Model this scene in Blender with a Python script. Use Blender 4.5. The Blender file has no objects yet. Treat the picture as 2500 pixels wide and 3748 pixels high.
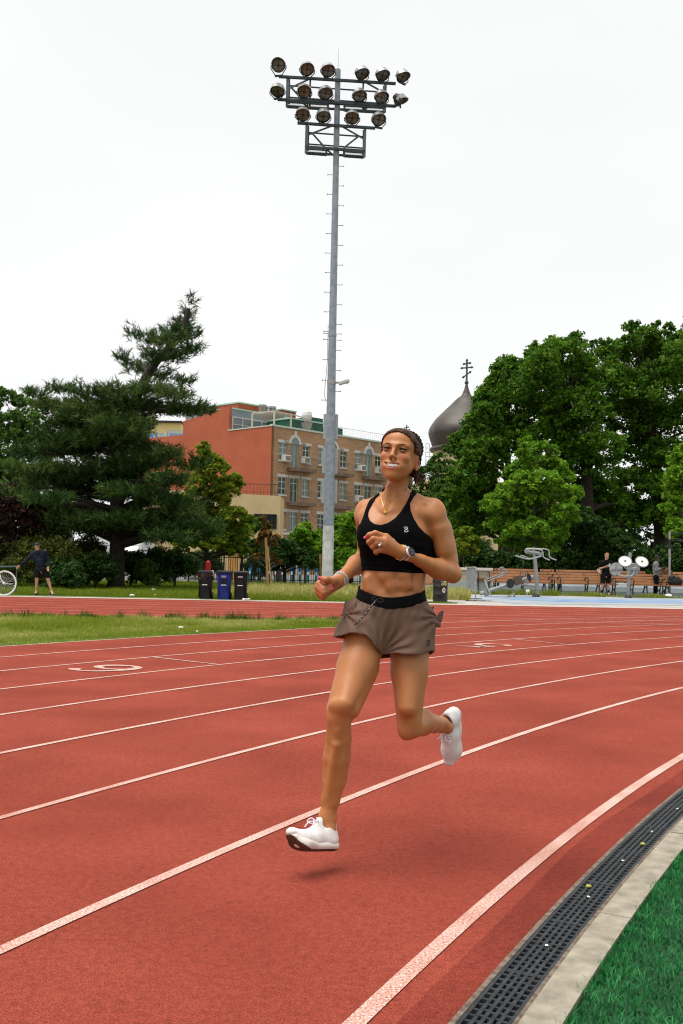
import bpy, bmesh, math, random
import numpy as np
from mathutils import Vector, Matrix
from mathutils.bvhtree import BVHTree

random.seed(7)
RNG = np.random.default_rng(7)
SC = bpy.context.scene
COL = SC.collection

# ------------------------------------------------------------------ camera
F, PW, PH = 3644.0, 2500.0, 3748.0           # focal length and frame in photograph pixels (a 35 mm lens)
PITCH, ROLL, CAMH = math.atan(181 / 3644), math.radians(1.2), 1.25
cP, sP, cR, sR = math.cos(PITCH), math.sin(PITCH), math.cos(ROLL), math.sin(ROLL)
_fw = Vector((0, cP, sP)); _up = Vector((0, -sP, cP)); _rt = Vector((1, 0, 0))
_cx = _rt * cR + _up * sR
_cy = _rt * -sR + _up * cR
cam = bpy.data.cameras.new('camera')
cam.sensor_fit = 'VERTICAL'; cam.sensor_height = 36.0; cam.lens = F / PH * 36.0
cam.clip_start = 0.05; cam.clip_end = 3000
cam.dof.use_dof = True; cam.dof.focus_distance = 4.3; cam.dof.aperture_fstop = 16.0
camo = bpy.data.objects.new('camera', cam); COL.objects.link(camo)
M3 = Matrix((_cx, _cy, -_fw)).transposed()
camo.matrix_world = Matrix.Translation((0, 0, CAMH)) @ M3.to_4x4()
SC.camera = camo

# ------------------------------------------------------------------ sky and sun (bright overcast)
SUN_EL, SUN_AZ = math.radians(73), math.radians(243)      # azimuth measured clockwise from +Y
W = bpy.data.worlds.new("World"); SC.world = W; W.use_nodes = True
nt = W.node_tree; nt.nodes.clear()
sky = nt.nodes.new('ShaderNodeTexSky'); sky.sky_type = 'NISHITA'; sky.sun_disc = False
sky.sun_elevation = SUN_EL; sky.sun_rotation = SUN_AZ; sky.air_density = 1.0; sky.dust_density = 3.0
hsv = nt.nodes.new('ShaderNodeHueSaturation'); hsv.inputs['Saturation'].default_value = 0.12
nt.links.new(sky.outputs[0], hsv.inputs['Color'])
tc = nt.nodes.new('ShaderNodeTexCoord')
mp = nt.nodes.new('ShaderNodeMapping'); mp.inputs['Scale'].default_value = (1.0, 1.0, 2.6)
nz = nt.nodes.new('ShaderNodeTexNoise'); nz.inputs['Scale'].default_value = 1.7; nz.inputs['Detail'].default_value = 3
nt.links.new(tc.outputs['Generated'], mp.inputs[0]); nt.links.new(mp.outputs[0], nz.inputs['Vector'])
rp = nt.nodes.new('ShaderNodeValToRGB')
rp.color_ramp.elements[0].position = 0.30; rp.color_ramp.elements[0].color = (7.95, 8.12, 8.2, 1)
rp.color_ramp.elements[1].position = 0.72; rp.color_ramp.elements[1].color = (8.8, 8.82, 8.8, 1)
nt.links.new(nz.outputs[0], rp.inputs[0])
mx = nt.nodes.new('ShaderNodeMix'); mx.data_type = 'RGBA'; mx.inputs[0].default_value = 0.90
nt.links.new(hsv.outputs[0], mx.inputs[6]); nt.links.new(rp.outputs[0], mx.inputs[7])
bg = nt.nodes.new('ShaderNodeBackground'); bg.inputs['Strength'].default_value = 0.1
nt.links.new(mx.outputs[2], bg.inputs['Color'])
wo = nt.nodes.new('ShaderNodeOutputWorld'); nt.links.new(bg.outputs[0], wo.inputs['Surface'])
sl = bpy.data.lights.new('sun', 'SUN'); sl.energy = 3.3; sl.angle = math.radians(42); sl.color = (1.0, 0.95, 0.88)
so = bpy.data.objects.new('sun', sl); COL.objects.link(so)
sd = Vector((math.sin(SUN_AZ) * math.cos(SUN_EL), math.cos(SUN_AZ) * math.cos(SUN_EL), math.sin(SUN_EL)))
so.rotation_euler = sd.to_track_quat('Z', 'Y').to_euler()
vs = SC.view_settings; vs.view_transform = 'Standard'; vs.look = 'None'; vs.exposure = 0.28; vs.gamma = 1.0
vs.use_curve_mapping = False
SC.cycles.filter_width = 1.1

# ------------------------------------------------------------------ measuring: photograph pixel -> place
def ray(px, py):
    x = (px - PW / 2) / F; y = -(py - PH / 2) / F
    xr = cR * x - sR * y; yr = sR * x + cR * y
    return np.array((xr, cP - yr * sP, yr * cP + sP))
def P(px, py, Y):
    d = ray(px, py); return np.array((d[0] / d[1] * Y, Y, CAMH + d[2] / d[1] * Y))
def G(px, py, z=0.0):
    d = ray(px, py); t = (z - CAMH) / d[2]
    return np.array((d[0] * t, d[1] * t, z))
def proj(p):
    p = np.asarray(p, float); X = p[..., 0]; Y = p[..., 1]; Z = p[..., 2] - CAMH
    dep = Y * cP + Z * sP; v = -Y * sP + Z * cP
    xr, yr = X / dep, v / dep
    x = cR * xr + sR * yr; y = -sR * xr + cR * yr
    return np.stack((x * F + PW / 2, -y * F + PH / 2), -1)

# ------------------------------------------------------------------ materials
MATS = {}
def mat(name, color, rough=0.6, var=0.0, scale=8.0, bump=0.0, bscale=60.0, metal=0.0, spec=0.4, color2=None, trans=0.0,
        detail=4.0, lo=0.35, hi=0.65, sss=0.0):
    if name in MATS: return MATS[name]
    m = bpy.data.materials.new(name); m.use_nodes = True; t = m.node_tree; b = t.nodes['Principled BSDF']
    b.inputs['Roughness'].default_value = rough; b.inputs['Metallic'].default_value = metal
    b.inputs['Specular IOR Level'].default_value = spec
    c = np.array(color[:3]); b.inputs['Base Color'].default_value = (*c, 1)
    if sss:
        b.inputs['Subsurface Weight'].default_value = sss; b.inputs['Subsurface Radius'].default_value = (0.9, .35, .2)
        b.inputs['Subsurface Scale'].default_value = 0.01
    tcn = t.nodes.new('ShaderNodeTexCoord')
    if var > 0 or color2 is not None:
        n = t.nodes.new('ShaderNodeTexNoise'); n.inputs['Scale'].default_value = scale; n.inputs['Detail'].default_value = detail
        t.links.new(tcn.outputs['Object'], n.inputs['Vector'])
        r = t.nodes.new('ShaderNodeValToRGB'); r.color_ramp.elements[0].position = lo; r.color_ramp.elements[1].position = hi
        c2 = np.array(color2[:3]) if color2 is not None else np.clip(c * (1 + var), 0, 1)
        c1 = c if color2 is not None else c * (1 - var)
        r.color_ramp.elements[0].color = (*c1, 1); r.color_ramp.elements[1].color = (*c2, 1)
        t.links.new(n.outputs[0], r.inputs[0]); t.links.new(r.outputs[0], b.inputs['Base Color'])
    if bump > 0:
        n2 = t.nodes.new('ShaderNodeTexNoise'); n2.inputs['Scale'].default_value = bscale; n2.inputs['Detail'].default_value = 5
        t.links.new(tcn.outputs['Object'], n2.inputs['Vector'])
        bp = t.nodes.new('ShaderNodeBump'); bp.inputs['Strength'].default_value = bump; bp.inputs['Distance'].default_value = 0.01
        t.links.new(n2.outputs[0], bp.inputs['Height']); t.links.new(bp.outputs[0], b.inputs['Normal'])
    MATS[name] = m
    return m
def leafmat(name, dark, mid, light, trans=0.35, rough=0.55):
    """foliage: every leaf carries its own random tone in the face attribute 'tone'"""
    if name in MATS: return MATS[name]
    m = bpy.data.materials.new(name); m.use_nodes = True; t = m.node_tree; b = t.nodes['Principled BSDF']
    a = t.nodes.new('ShaderNodeAttribute'); a.attribute_name = 'tone'
    r = t.nodes.new('ShaderNodeValToRGB'); e = r.color_ramp.elements
    e[0].position = 0.05; e[0].color = (*dark, 1); e[1].position = 0.95; e[1].color = (*light, 1)
    k = e.new(0.5); k.color = (*mid, 1)
    t.links.new(a.outputs['Fac'], r.inputs[0]); t.links.new(r.outputs[0], b.inputs['Base Color'])
    b.inputs['Roughness'].default_value = rough; b.inputs['Specular IOR Level'].default_value = 0.10
    tr = t.nodes.new('ShaderNodeBsdfTranslucent')
    t.links.new(r.outputs[0], tr.inputs['Color'])
    ms = t.nodes.new('ShaderNodeMixShader'); ms.inputs[0].default_value = trans
    t.links.new(b.outputs[0], ms.inputs[1]); t.links.new(tr.outputs[0], ms.inputs[2])
    t.links.new(ms.outputs[0], t.nodes['Material Output'].inputs['Surface'])
    MATS[name] = m
    return m

def crv(pts, n=10):
    """smooth curve through the points (Catmull-Rom)"""
    p = [np.array(q, float) for q in pts]; p = [2 * p[0] - p[1]] + p + [2 * p[-1] - p[-2]]; out = []
    for i in range(1, len(p) - 2):
        for k in range(n):
            t = k / n
            out.append(.5 * (2 * p[i] + (p[i + 1] - p[i - 1]) * t + (2 * p[i - 1] - 5 * p[i] + 4 * p[i + 1] - p[i + 2]) * t * t + (3 * p[i] - p[i - 1] - 3 * p[i + 1] + p[i + 2]) * t ** 3))
    return out + [p[-2]]
def lerpw(ws, m): return list(np.interp(np.linspace(0, 1, m), np.linspace(0, 1, len(ws)), ws))

# ------------------------------------------------------------------ objects and tags
def tag(o, label=None, cat=None, group=None, kind=None):
    if label: o['label'] = label
    if cat: o['category'] = cat
    if group: o['group'] = group
    if kind: o['kind'] = kind
    return o
def empty(name, loc, label=None, cat=None, group=None, rz=0.0):
    o = bpy.data.objects.new(name, None); COL.objects.link(o); o.location = Vector(loc); o.rotation_euler[2] = rz
    o.empty_display_size = 0.2
    return tag(o, label, cat, group)
def link_mesh(name, me, m=None, parent=None, world=True, smooth=False):
    """world=True: the vertices are in world coordinates and are moved into the frame of the parent"""
    o = bpy.data.objects.new(name, me); COL.objects.link(o)
    if m is not None and not me.materials: me.materials.append(m)
    if smooth: me.shade_smooth()
    if parent is not None:
        o.parent = parent
        if world:
            mw = parent.matrix_basis.copy(); p = parent.parent
            while p is not None: mw = p.matrix_basis @ mw; p = p.parent
            me.transform(mw.inverted())
    elif world and len(me.vertices):
        n = len(me.vertices); co = np.empty(n * 3, np.float32); me.vertices.foreach_get('co', co); co = co.reshape(-1, 3)
        c = Vector(((co[:, 0].min() + co[:, 0].max()) / 2, (co[:, 1].min() + co[:, 1].max()) / 2, co[:, 2].min()))
        me.transform(Matrix.Translation(-c)); o.location = c
    return o
def npmesh(name, v, f, tone=None):
    me = bpy.data.meshes.new(name); v = np.asarray(v, np.float32); f = np.asarray(f, np.int32)
    me.vertices.add(len(v)); me.vertices.foreach_set('co', v.ravel())
    n, k = f.shape
    me.loops.add(n * k); me.loops.foreach_set('vertex_index', f.ravel())
    me.polygons.add(n); me.polygons.foreach_set('loop_start', np.arange(0, n * k, k, dtype=np.int32))
    me.update(calc_edges=True)
    if tone is not None:
        a = me.attributes.new('tone', 'FLOAT', 'FACE'); a.data.foreach_set('value', np.asarray(tone, np.float32))
    return me

class MB:
    """collects shapes into one mesh"""
    def __init__(s): s.v = []; s.f = []
    def add(s, vs, fs):
        o = len(s.v); s.v += [tuple(map(float, q)) for q in vs]; s.f += [tuple(o + i for i in q) for q in fs]; return s
    def box(s, c, d, R=None):
        c = np.array(c, float); d = np.array(d, float) / 2
        q = np.array([(x, y, z) for x in (-1, 1) for y in (-1, 1) for z in (-1, 1)]) * d
        if R is not None: q = q @ np.array(R).T
        return s.add(q + c, [(0, 1, 3, 2), (4, 6, 7, 5), (0, 4, 5, 1), (2, 3, 7, 6), (0, 2, 6, 4), (1, 5, 7, 3)])
    def bar(s, a, b, w, h=None, up=(0, 0, 1)):
        a = np.array(a, float); b = np.array(b, float); h = h or w
        t = b - a; L = np.linalg.norm(t); t = t / L; up = np.array(up, float)
        if abs(t @ up) > .98: up = np.array((0, 1.0, 0))
        x = np.cross(t, up); x /= np.linalg.norm(x); z = np.cross(x, t)
        return s.box((a + b) / 2, (w, L, h), np.stack((x, t, z), 1))
    def tube(s, pts, r, n=8, closed=False, cap=True):
        pts = [np.array(p, float) for p in pts]; m = len(pts); rs = r if hasattr(r, '__len__') else [r] * m
        T = []
        for i in range(m):
            if closed: d = pts[(i + 1) % m] - pts[i - 1]
            else: d = pts[min(i + 1, m - 1)] - pts[max(i - 1, 0)]
            T.append(d / (np.linalg.norm(d) + 1e-12))
        u = np.array((0, 0, 1.0)) if abs(T[0][2]) < .9 else np.array((1.0, 0, 0))
        rings = []
        for i in range(m):
            u = u - T[i] * (u @ T[i]); u /= np.linalg.norm(u) + 1e-12; w = np.cross(T[i], u)
            rings.append([pts[i] + rs[i] * (math.cos(2 * math.pi * k / n) * u + math.sin(2 * math.pi * k / n) * w) for k in range(n)])
        vs = [p for q in rings for p in q]; fs = []
        for i in range(m if closed else m - 1):
            j = (i + 1) % m
            for k in range(n):
                fs.append((i * n + k, i * n + (k + 1) % n, j * n + (k + 1) % n, j * n + k))
        if cap and not closed: fs += [tuple(range(n - 1, -1, -1)), tuple((m - 1) * n + k for k in range(n))]
        return s.add(vs, fs)
    def lathe(s, prof, c, axis=(0, 0, 1), n=24, cap=True):
        axis = np.array(axis, float); axis /= np.linalg.norm(axis)
        u = np.array((1.0, 0, 0)) if abs(axis[0]) < .9 else np.array((0, 1.0, 0))
        u = u - axis * (u @ axis); u /= np.linalg.norm(u); w = np.cross(axis, u); c = np.array(c, float)
        vs = [c + axis * h + max(r, 1e-4) * (math.cos(2 * math.pi * k / n) * u + math.sin(2 * math.pi * k / n) * w) for r, h in prof for k in range(n)]
        m = len(prof)
        fs = [(i * n + k, i * n + (k + 1) % n, (i + 1) * n + (k + 1) % n, (i + 1) * n + k) for i in range(m - 1) for k in range(n)]
        if cap: fs += [tuple(range(n - 1, -1, -1)), tuple((m - 1) * n + k for k in range(n))]
        return s.add(vs, fs)
    def prism(s, poly, off):
        """poly: list of 3-D points, extruded by the vector off"""
        n = len(poly); a = [np.array(p, float) for p in poly]; o = np.array(off, float)
        return s.add(a + [p + o for p in a], [tuple(range(n - 1, -1, -1)), tuple(range(n, 2 * n))] + [(i, (i + 1) % n, n + (i + 1) % n, n + i) for i in range(n)])
    def ball(s, c, r, n=12, R=None):
        r = np.array(r if hasattr(r, '__len__') else (r, r, r), float); vs = []; m = n // 2
        for i in range(m + 1):
            th = math.pi * i / m
            for k in range(n):
                ph = 2 * math.pi * k / n
                q = np.array((math.sin(th) * math.cos(ph), math.sin(th) * math.sin(ph), math.cos(th))) * r
                vs.append((R @ q if R is not None else q) + np.array(c))
        return s.add(vs, [(i * n + k, (i + 1) * n + k, (i + 1) * n + (k + 1) % n, i * n + (k + 1) % n) for i in range(m) for k in range(n)])
    def quad(s, a, b, c, d): return s.add([a, b, c, d], [(0, 1, 2, 3)])
    def build(s, name, m, parent=None, smooth=False, bevel=0.0, world=True, fix=True):
        me = bpy.data.meshes.new(name); me.from_pydata(s.v, [], s.f)
        if fix or bevel:
            bm = bmesh.new(); bm.from_mesh(me)
            if fix:
                bmesh.ops.remove_doubles(bm, verts=bm.verts, dist=1e-6)
                bmesh.ops.recalc_face_normals(bm, faces=bm.faces)
            if bevel:
                es = [e for e in bm.edges if len(e.link_faces) == 2 and e.calc_face_angle(0) > .5]
                bmesh.ops.bevel(bm, geom=es, offset=bevel, segments=2, affect='EDGES', clamp_overlap=True)
            bm.to_mesh(me); bm.free()
        o = link_mesh(name, me, m, parent, world)
        if smooth:
            me.shade_smooth()
            try: me.set_sharp_from_angle(angle=math.radians(40))
            except Exception: pass
        return o
def copy_thing(o, loc, label=None, rz=None):
    """a copy of a thing with its parts and their sub-parts, sharing the meshes"""
    def rec(src, par):
        c = src.copy(); COL.objects.link(c)
        if par is not None: c.parent = par
        for ch in KIDS.get(src.name, [k for k in src.children]): rec(ch, c)
        return c
    KIDS = {}
    c = rec(o, None); c.location = Vector(loc)
    if rz is not None: c.rotation_euler[2] = rz
    if label: c['label'] = label
    return c
M_BLACKM = mat('black_painted_metal', (.012, .012, .013), .45)
# ------------------------------------------------------------------ the running track and the ground
CX, CY, R1, LW = 33.1193, -13.4593, 36.8156, 1.1921        # centre of the bend, inner line, lane width
PHI = math.radians(3.5)
SU = np.array((math.cos(PHI), math.sin(PHI))); SN = np.array((-math.sin(PHI), math.cos(PHI)))
CC = np.array((CX, CY))
D0 = R1 - .6 * LW                                          # near edge of the straight; eight lanes wide
def bend(th, r): return (CX + r * math.sin(th), CY + r * math.cos(th))
def strt(u, d): q = CC + SU * u + SN * d; return (float(q[0]), float(q[1]))
def plaza_z(y): return 0.12 * min(max((y - 31.4) / 6.0, 0), 1)

def trackmat(name, c1, c2, c3, rough=.8):
    m = bpy.data.materials.new(name); m.use_nodes = True; t = m.node_tree; b = t.nodes['Principled BSDF']
    b.inputs['Roughness'].default_value = .95; b.inputs['Specular IOR Level'].default_value = 0.06
    g = t.nodes.new('ShaderNodeNewGeometry')
    def noise(s, d=3.0):
        n = t.nodes.new('ShaderNodeTexNoise'); n.inputs['Scale'].default_value = s; n.inputs['Detail'].default_value = d
        t.links.new(g.outputs['Position'], n.inputs['Vector']); return n
    big = noise(0.9, 8); rb = t.nodes.new('ShaderNodeValToRGB')
    rb.color_ramp.elements[0].position = .3; rb.color_ramp.elements[0].color = (*c1, 1)
    rb.color_ramp.elements[1].position = .7; rb.color_ramp.elements[1].color = (*c2, 1)
    t.links.new(big.outputs[0], rb.inputs[0])
    fine = noise(210, 3); rf = t.nodes.new('ShaderNodeValToRGB')
    rf.color_ramp.elements[0].position = .33; rf.color_ramp.elements[0].color = (.46, .40, .40, 1)
    rf.color_ramp.elements[1].position = .62; rf.color_ramp.elements[1].color = (1.12, 1.12, 1.12, 1)
    t.links.new(fine.outputs[0], rf.inputs[0])
    mid = noise(38, 4); rm = t.nodes.new('ShaderNodeValToRGB')
    rm.color_ramp.elements[0].position = .3; rm.color_ramp.elements[0].color = (.82, .8, .8, 1)
    rm.color_ramp.elements[1].position = .6; rm.color_ramp.elements[1].color = (1.05, 1.05, 1.05, 1)
    t.links.new(mid.outputs[0], rm.inputs[0])
    def mul(a, bb):
        x = t.nodes.new('ShaderNodeMix'); x.data_type = 'RGBA'; x.blend_type = 'MULTIPLY'; x.inputs[0].default_value = 1
        t.links.new(a, x.inputs[6]); t.links.new(bb, x.inputs[7]); return x.outputs[2]
    o = mul(mul(rb.outputs[0], rf.outputs[0]), rm.outputs[0])
    sp = noise(330, 1); rs = t.nodes.new('ShaderNodeValToRGB')
    rs.color_ramp.elements[0].position = .735; rs.color_ramp.elements[0].color = (0, 0, 0, 1)
    rs.color_ramp.elements[1].position = .77; rs.color_ramp.elements[1].color = (.8, .8, .8, 1)
    t.links.new(sp.outputs[0], rs.inputs[0])
    x = t.nodes.new('ShaderNodeMix'); x.data_type = 'RGBA'; t.links.new(rs.outputs[0], x.inputs[0]); t.links.new(o, x.inputs[6])
    x.inputs[7].default_value = (*c3, 1)
    t.links.new(x.outputs[2], b.inputs['Base Color'])
    bp = t.nodes.new('ShaderNodeBump'); bp.inputs['Strength'].default_value = .55; bp.inputs['Distance'].default_value = .004
    t.links.new(fine.outputs[0], bp.inputs['Height']); t.links.new(bp.outputs[0], b.inputs['Normal'])
    return m
M_TRACK = trackmat('red_rubber_track', (.222, .0440, .0280), (.318, .0665, .0435), (.44, .24, .19))
M_EDGE = trackmat('worn_inner_edge', (.150, .028, .019), (.26, .050, .034), (.4, .2, .15))
def linemat():
    m = bpy.data.materials.new('worn_line_paint'); m.use_nodes = True; t = m.node_tree; b = t.nodes['Principled BSDF']
    b.inputs['Roughness'].default_value = .75
    g = t.nodes.new('ShaderNodeNewGeometry')
    n = t.nodes.new('ShaderNodeTexNoise'); n.inputs['Scale'].default_value = 130; n.inputs['Detail'].default_value = 3
    n2 = t.nodes.new('ShaderNodeTexNoise'); n2.inputs['Scale'].default_value = 3; n2.inputs['Detail'].default_value = 4
    t.links.new(g.outputs['Position'], n.inputs['Vector']); t.links.new(g.outputs['Position'], n2.inputs['Vector'])
    a = t.nodes.new('ShaderNodeMath'); a.operation = 'MULTIPLY_ADD'; t.links.new(n2.outputs[0], a.inputs[0]); a.inputs[1].default_value = .35
    t.links.new(n.outputs[0], a.inputs[2])
    r = t.nodes.new('ShaderNodeValToRGB'); e = r.color_ramp.elements
    e[0].position = .50; e[0].color = (.33, .075, .050, 1); e[1].position = .82; e[1].color = (.60, .47, .41, 1)
    k = e.new(.64); k.color = (.43, .235, .185, 1)
    t.links.new(a.outputs[0], r.inputs[0]); t.links.new(r.outputs[0], b.inputs['Base Color'])
    return m
M_LINE = linemat()
M_CONC = mat('pale_concrete', (.185, .162, .122), .85, color2=(.33, .295, .23), scale=14, bump=.5, bscale=90, lo=.3, hi=.7)
M_ASPH = mat('grey_pavement', (.30, .28, .255), .85, color2=(.40, .375, .345), scale=1.3, bump=.25, bscale=120)
M_SOIL = mat('lawn_soil', (.060, .095, .018), .95, color2=(.13, .17, .035), scale=1.2, bump=.6, bscale=25)
M_DUST = mat('dusty_ground', (.16, .15, .12), .95, color2=(.24, .22, .18), scale=.8)

def sheet(name, pts, z, m, kind='structure'):
    s = MB(); s.add([(x, y, (z(x, y) if callable(z) else z)) for x, y in pts], [tuple(range(len(pts)))])
    o = s.build(name, m, world=False); o['kind'] = kind; return o
def strip(name, rows, z, m, kind='structure', parent=None):
    """rows: list of (left point, right point)"""
    s = MB(); v = []
    for a, b in rows: v += [(a[0], a[1], z), (b[0], b[1], z)]
    s.add(v, [(2 * i, 2 * i + 1, 2 * i + 3, 2 * i + 2) for i in range(len(rows) - 1)])
    o = s.build(name, m, parent, world=False)
    if kind: o['kind'] = kind
    return o
# ground sheet: flat earth out to the horizon
sheet('ground', [(-900, -300), (900, -300), (900, 2500), (-900, 2500)], -0.03, M_DUST)
# the lawn behind the straight on the left
sheet('lawn', [strt(-160, 46.2), strt(-30.3, 46.2), (2.9, 33.2), (3.4, 36.5), (3.6, 54.0), (-110, 54.0)], -0.004, M_SOIL)
# street beyond the railing
sheet('road', [(-300, 58), (300, 58), (300, 76), (-300, 76)], -0.02, mat('asphalt_road', (.12, .12, .12), .9, var=.15, scale=2))
# red track: bend ring and the straight, each its own sheet
ths = [math.radians(a) for a in np.arange(-130, 95, .75)]
strip('track_bend', [(bend(t, R1 - .221), bend(t, R1 + 8 * LW + .06)) for t in ths], 0.004, M_TRACK)
strip('track_inner_edge', [(bend(t, R1 - .2205), bend(t, R1 - .10 - .018 * math.sin(t * 37) - .012 * math.sin(t * 91))) for t in [math.radians(a) for a in np.arange(-130, 95, .2)]], 0.0055, M_EDGE)
strip('track_straight', [(strt(-160, D0 - .05), strt(-160, D0 + 8 * LW + .06)), (strt(60, D0 - .05), strt(60, D0 + 8 * LW + .06))], 0.0, M_TRACK)
strip('track_apron', [(strt(-160, D0 + 8 * LW + .06), strt(-160, D0 + 8 * LW + .62)), (strt(60, D0 + 8 * LW + .06), strt(60, D0 + 8 * LW + .62))], 0.001,
      mat('apron_concrete', (.36, .34, .31), .85, color2=(.46, .44, .41), scale=2))
# painted lines
s = MB()
def arc_line(r, w, z, t0=-130, t1=95, st=.4):
    rows = [math.radians(a) for a in np.arange(t0, t1, st)]; v = []
    for t in rows:
        a, b = bend(t, r - w / 2), bend(t, r + w / 2); v += [(a[0], a[1], z), (b[0], b[1], z)]
    s.add(v, [(2 * i, 2 * i + 1, 2 * i + 3, 2 * i + 2) for i in range(len(rows) - 1)])
for i in range(9): arc_line(R1 + i * LW, (.046 if i else .058) + .006 * (i == 1), 0.008)
for i in range(1, 9):
    d = D0 + i * LW; v = [strt(-160, d - .018), strt(60, d - .018), strt(60, d + .018), strt(-160, d + .018)]
    s.add([(x, y, 0.0115 if i < 9 else .008) for x, y in v], [(0, 1, 2, 3)])
def th_of(p): return math.atan2(p[0] - CX, p[1] - CY)
# short stagger marks across lanes five and six
for (a, b) in (((555, 2407), (795, 2434)), ((1876, 2341), (2068, 2359))):
    p, q = G(*a), G(*b); n = np.array((-(q - p)[1], (q - p)[0], 0)); n = n / np.linalg.norm(n) * .02
    s.add([p - n + (0, 0, .0105), q - n + (0, 0, .0105), q + n + (0, 0, .0105), p + n + (0, 0, .0105)], [(0, 1, 2, 3)])
o = s.build('track_lines', M_LINE, world=False); o['kind'] = 'structure'
# lane numerals, painted so that they read from the infield side; outline strokes in lane coordinates
def numeral(name, strokes, th0, lane, hgt, wid, z=.0102):
    s = MB(); rc = R1 + (lane - .5) * LW
    for pts, ws in strokes:
        v = []; n = len(pts)
        for i in range(n):
            p = np.array(pts[i], float); d = np.array(pts[min(i + 1, n - 1)], float) - np.array(pts[max(i - 1, 0)], float)
            d = d * (wid, hgt); d /= np.linalg.norm(d) + 1e-9; nn = np.array((-d[1], d[0])) * ws[i] / 2
            for sgn in (-1, 1):
                q = (p - .5) * (wid, hgt) + nn * sgn
                # numeral x runs across the lane (outwards is numeral right), numeral y along it
                x, y = bend(th0 - q[1] / rc, rc + q[0]); v.append((x, y, z))
        s.add(v, [(2 * i, 2 * i + 1, 2 * i + 3, 2 * i + 2) for i in range(n - 1)])
    o = s.build(name, M_LINE, world=False); o['kind'] = 'structure'; return o

c6 = crv([(.93, .80), (.80, .90), (.58, .93), (.30, .80), (.13, .50), (.12, .30), (.22, .12), (.5, .03), (.80, .12), (.92, .30), (.80, .47), (.52, .53), (.32, .46), (.20, .36)])
numeral('painted_lane_six', [(c6, lerpw([.15, .11, .05, .09, .13, .13, .10, .06, .11, .13, .10, .06, .05, .03], len(c6)))], math.radians(-55.42), 5.97, .78, .60)
c5 = crv([(.16, .22), (.26, .07), (.5, .02), (.78, .10), (.90, .30), (.82, .47), (.55, .55), (.34, .50), (.24, .47)])
numeral('painted_lane_five', [(c5, lerpw([.13, .08, .05, .11, .14, .12, .06, .05, .05], len(c5))), ([(.24, .47), (.27, .7), (.30, .90)], [.05, .06, .07]), ([(.28, .90), (.6, .88), (.92, 1.06)], [.13, .11, .03])], math.radians(-46.95), 5.02, .84, .60)

# ------------------------------------------------------------------ drain, kerb and synthetic turf along the inner edge
M_IRON = mat('dark_grate_plastic', (.012, .014, .016), .6, color2=(.032, .036, .040), spec=.25, scale=30, bump=.3, bscale=200)
M_DARK = mat('dark_void', (.006, .006, .006), .9)
M_STONE = mat('drain_frame_stone', (.085, .055, .040), .85, color2=(.20, .155, .115), scale=40, bump=.7, bscale=140)
tA, tB = math.radians(-72), math.radians(-50)
def ring(name, r0, r1, z0, z1, m, parent=None, t0=tA, t1=tB, kind=None, step=.25):
    """solid arc-shaped bar from radius r0 to r1 (offsets from the inner line)"""
    n = max(2, int(math.degrees(t1 - t0) / step)); s = MB(); v = []
    for i in range(n + 1):
        t = t0 + (t1 - t0) * i / n
        for r, z in ((r0, z0), (r1, z0), (r1, z1), (r0, z1)): v.append((*bend(t, R1 + r), z))
    f = [(4 * i + k, 4 * i + (k + 1) % 4, 4 * i + 4 + (k + 1) % 4, 4 * i + 4 + k) for i in range(n) for k in range(4)]
    s.add(v, f + [(0, 1, 2, 3), (4 * n + 3, 4 * n + 2, 4 * n + 1, 4 * n)])
    o = s.build(name, m, parent)
    if kind: o['kind'] = kind
    return o
ring('drain_channel', -.392, -.221, -.029, -.012, M_DARK, kind='structure')
fr = empty('drain_edging', (*bend(math.radians(-61), R1 - .3), 0), 'weathered stone frame lining both sides of the black drain grate', 'drain edging')
ring('frame_rail', -.2385, -.2215, -.011, .0065, M_STONE, fr); ring('frame_rail', -.3925, -.3765, -.011, .008, M_STONE, fr)
n_sec = 22; dt = math.radians(.785)
names_g = {}
first = None
for k in range(n_sec):
    t0 = math.radians(-68.5) + k * dt; t1 = t0 + dt - .00006
    if k == 0:
        s = MB(); L = dt * (R1 - .3); rows = 5; wr = .136; y0 = -wr / 2
        # local frame: x along the channel, y across
        def lbox(xa, xb, ya, yb, za, zb): s.box(((xa + xb) / 2, (ya + yb) / 2, (za + zb) / 2), (xb - xa, yb - ya, zb - za))
        lbox(0, L, -.0685, -.056, -.010, .006); lbox(0, L, .056, .0685, -.010, .006)
        for r in range(1, rows): 
            yc = -.056 + r * .112 / rows; lbox(0, L, yc - .0058, yc + .0058, -.010, .0052)
        nb = 13
        for b in range(nb + 1):
            xc = min(max(b * L / nb, .006), L - .0065); wd = .0058 if 0 < b < nb else .0055
            for r in range(rows):
                ya = -.056 + r * .112 / rows + (.0058 if r else 0); yb = -.056 + (r + 1) * .112 / rows - (.0058 if r < rows - 1 else 0)
                off = (.008 if r % 2 else 0) if 0 < b < nb else 0
                lbox(xc - wd + off, xc + wd + off, ya, yb, -.009, .0040)
        g = s.build('drain_grate', M_IRON, world=False); first = g
    else:
        g = first.copy(); COL.objects.link(g)
    p = bend(t0, R1 - .3075); q = bend(t1, R1 - .3075)
    g.location = (p[0], p[1], 0); g.rotation_euler[2] = math.atan2(q[1] - p[1], q[0] - p[0])
    tag(g, 'black slotted drain grate section set along the inner edge of the red track', 'drain grate', 'drain grate sections along the inner edge')
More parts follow.
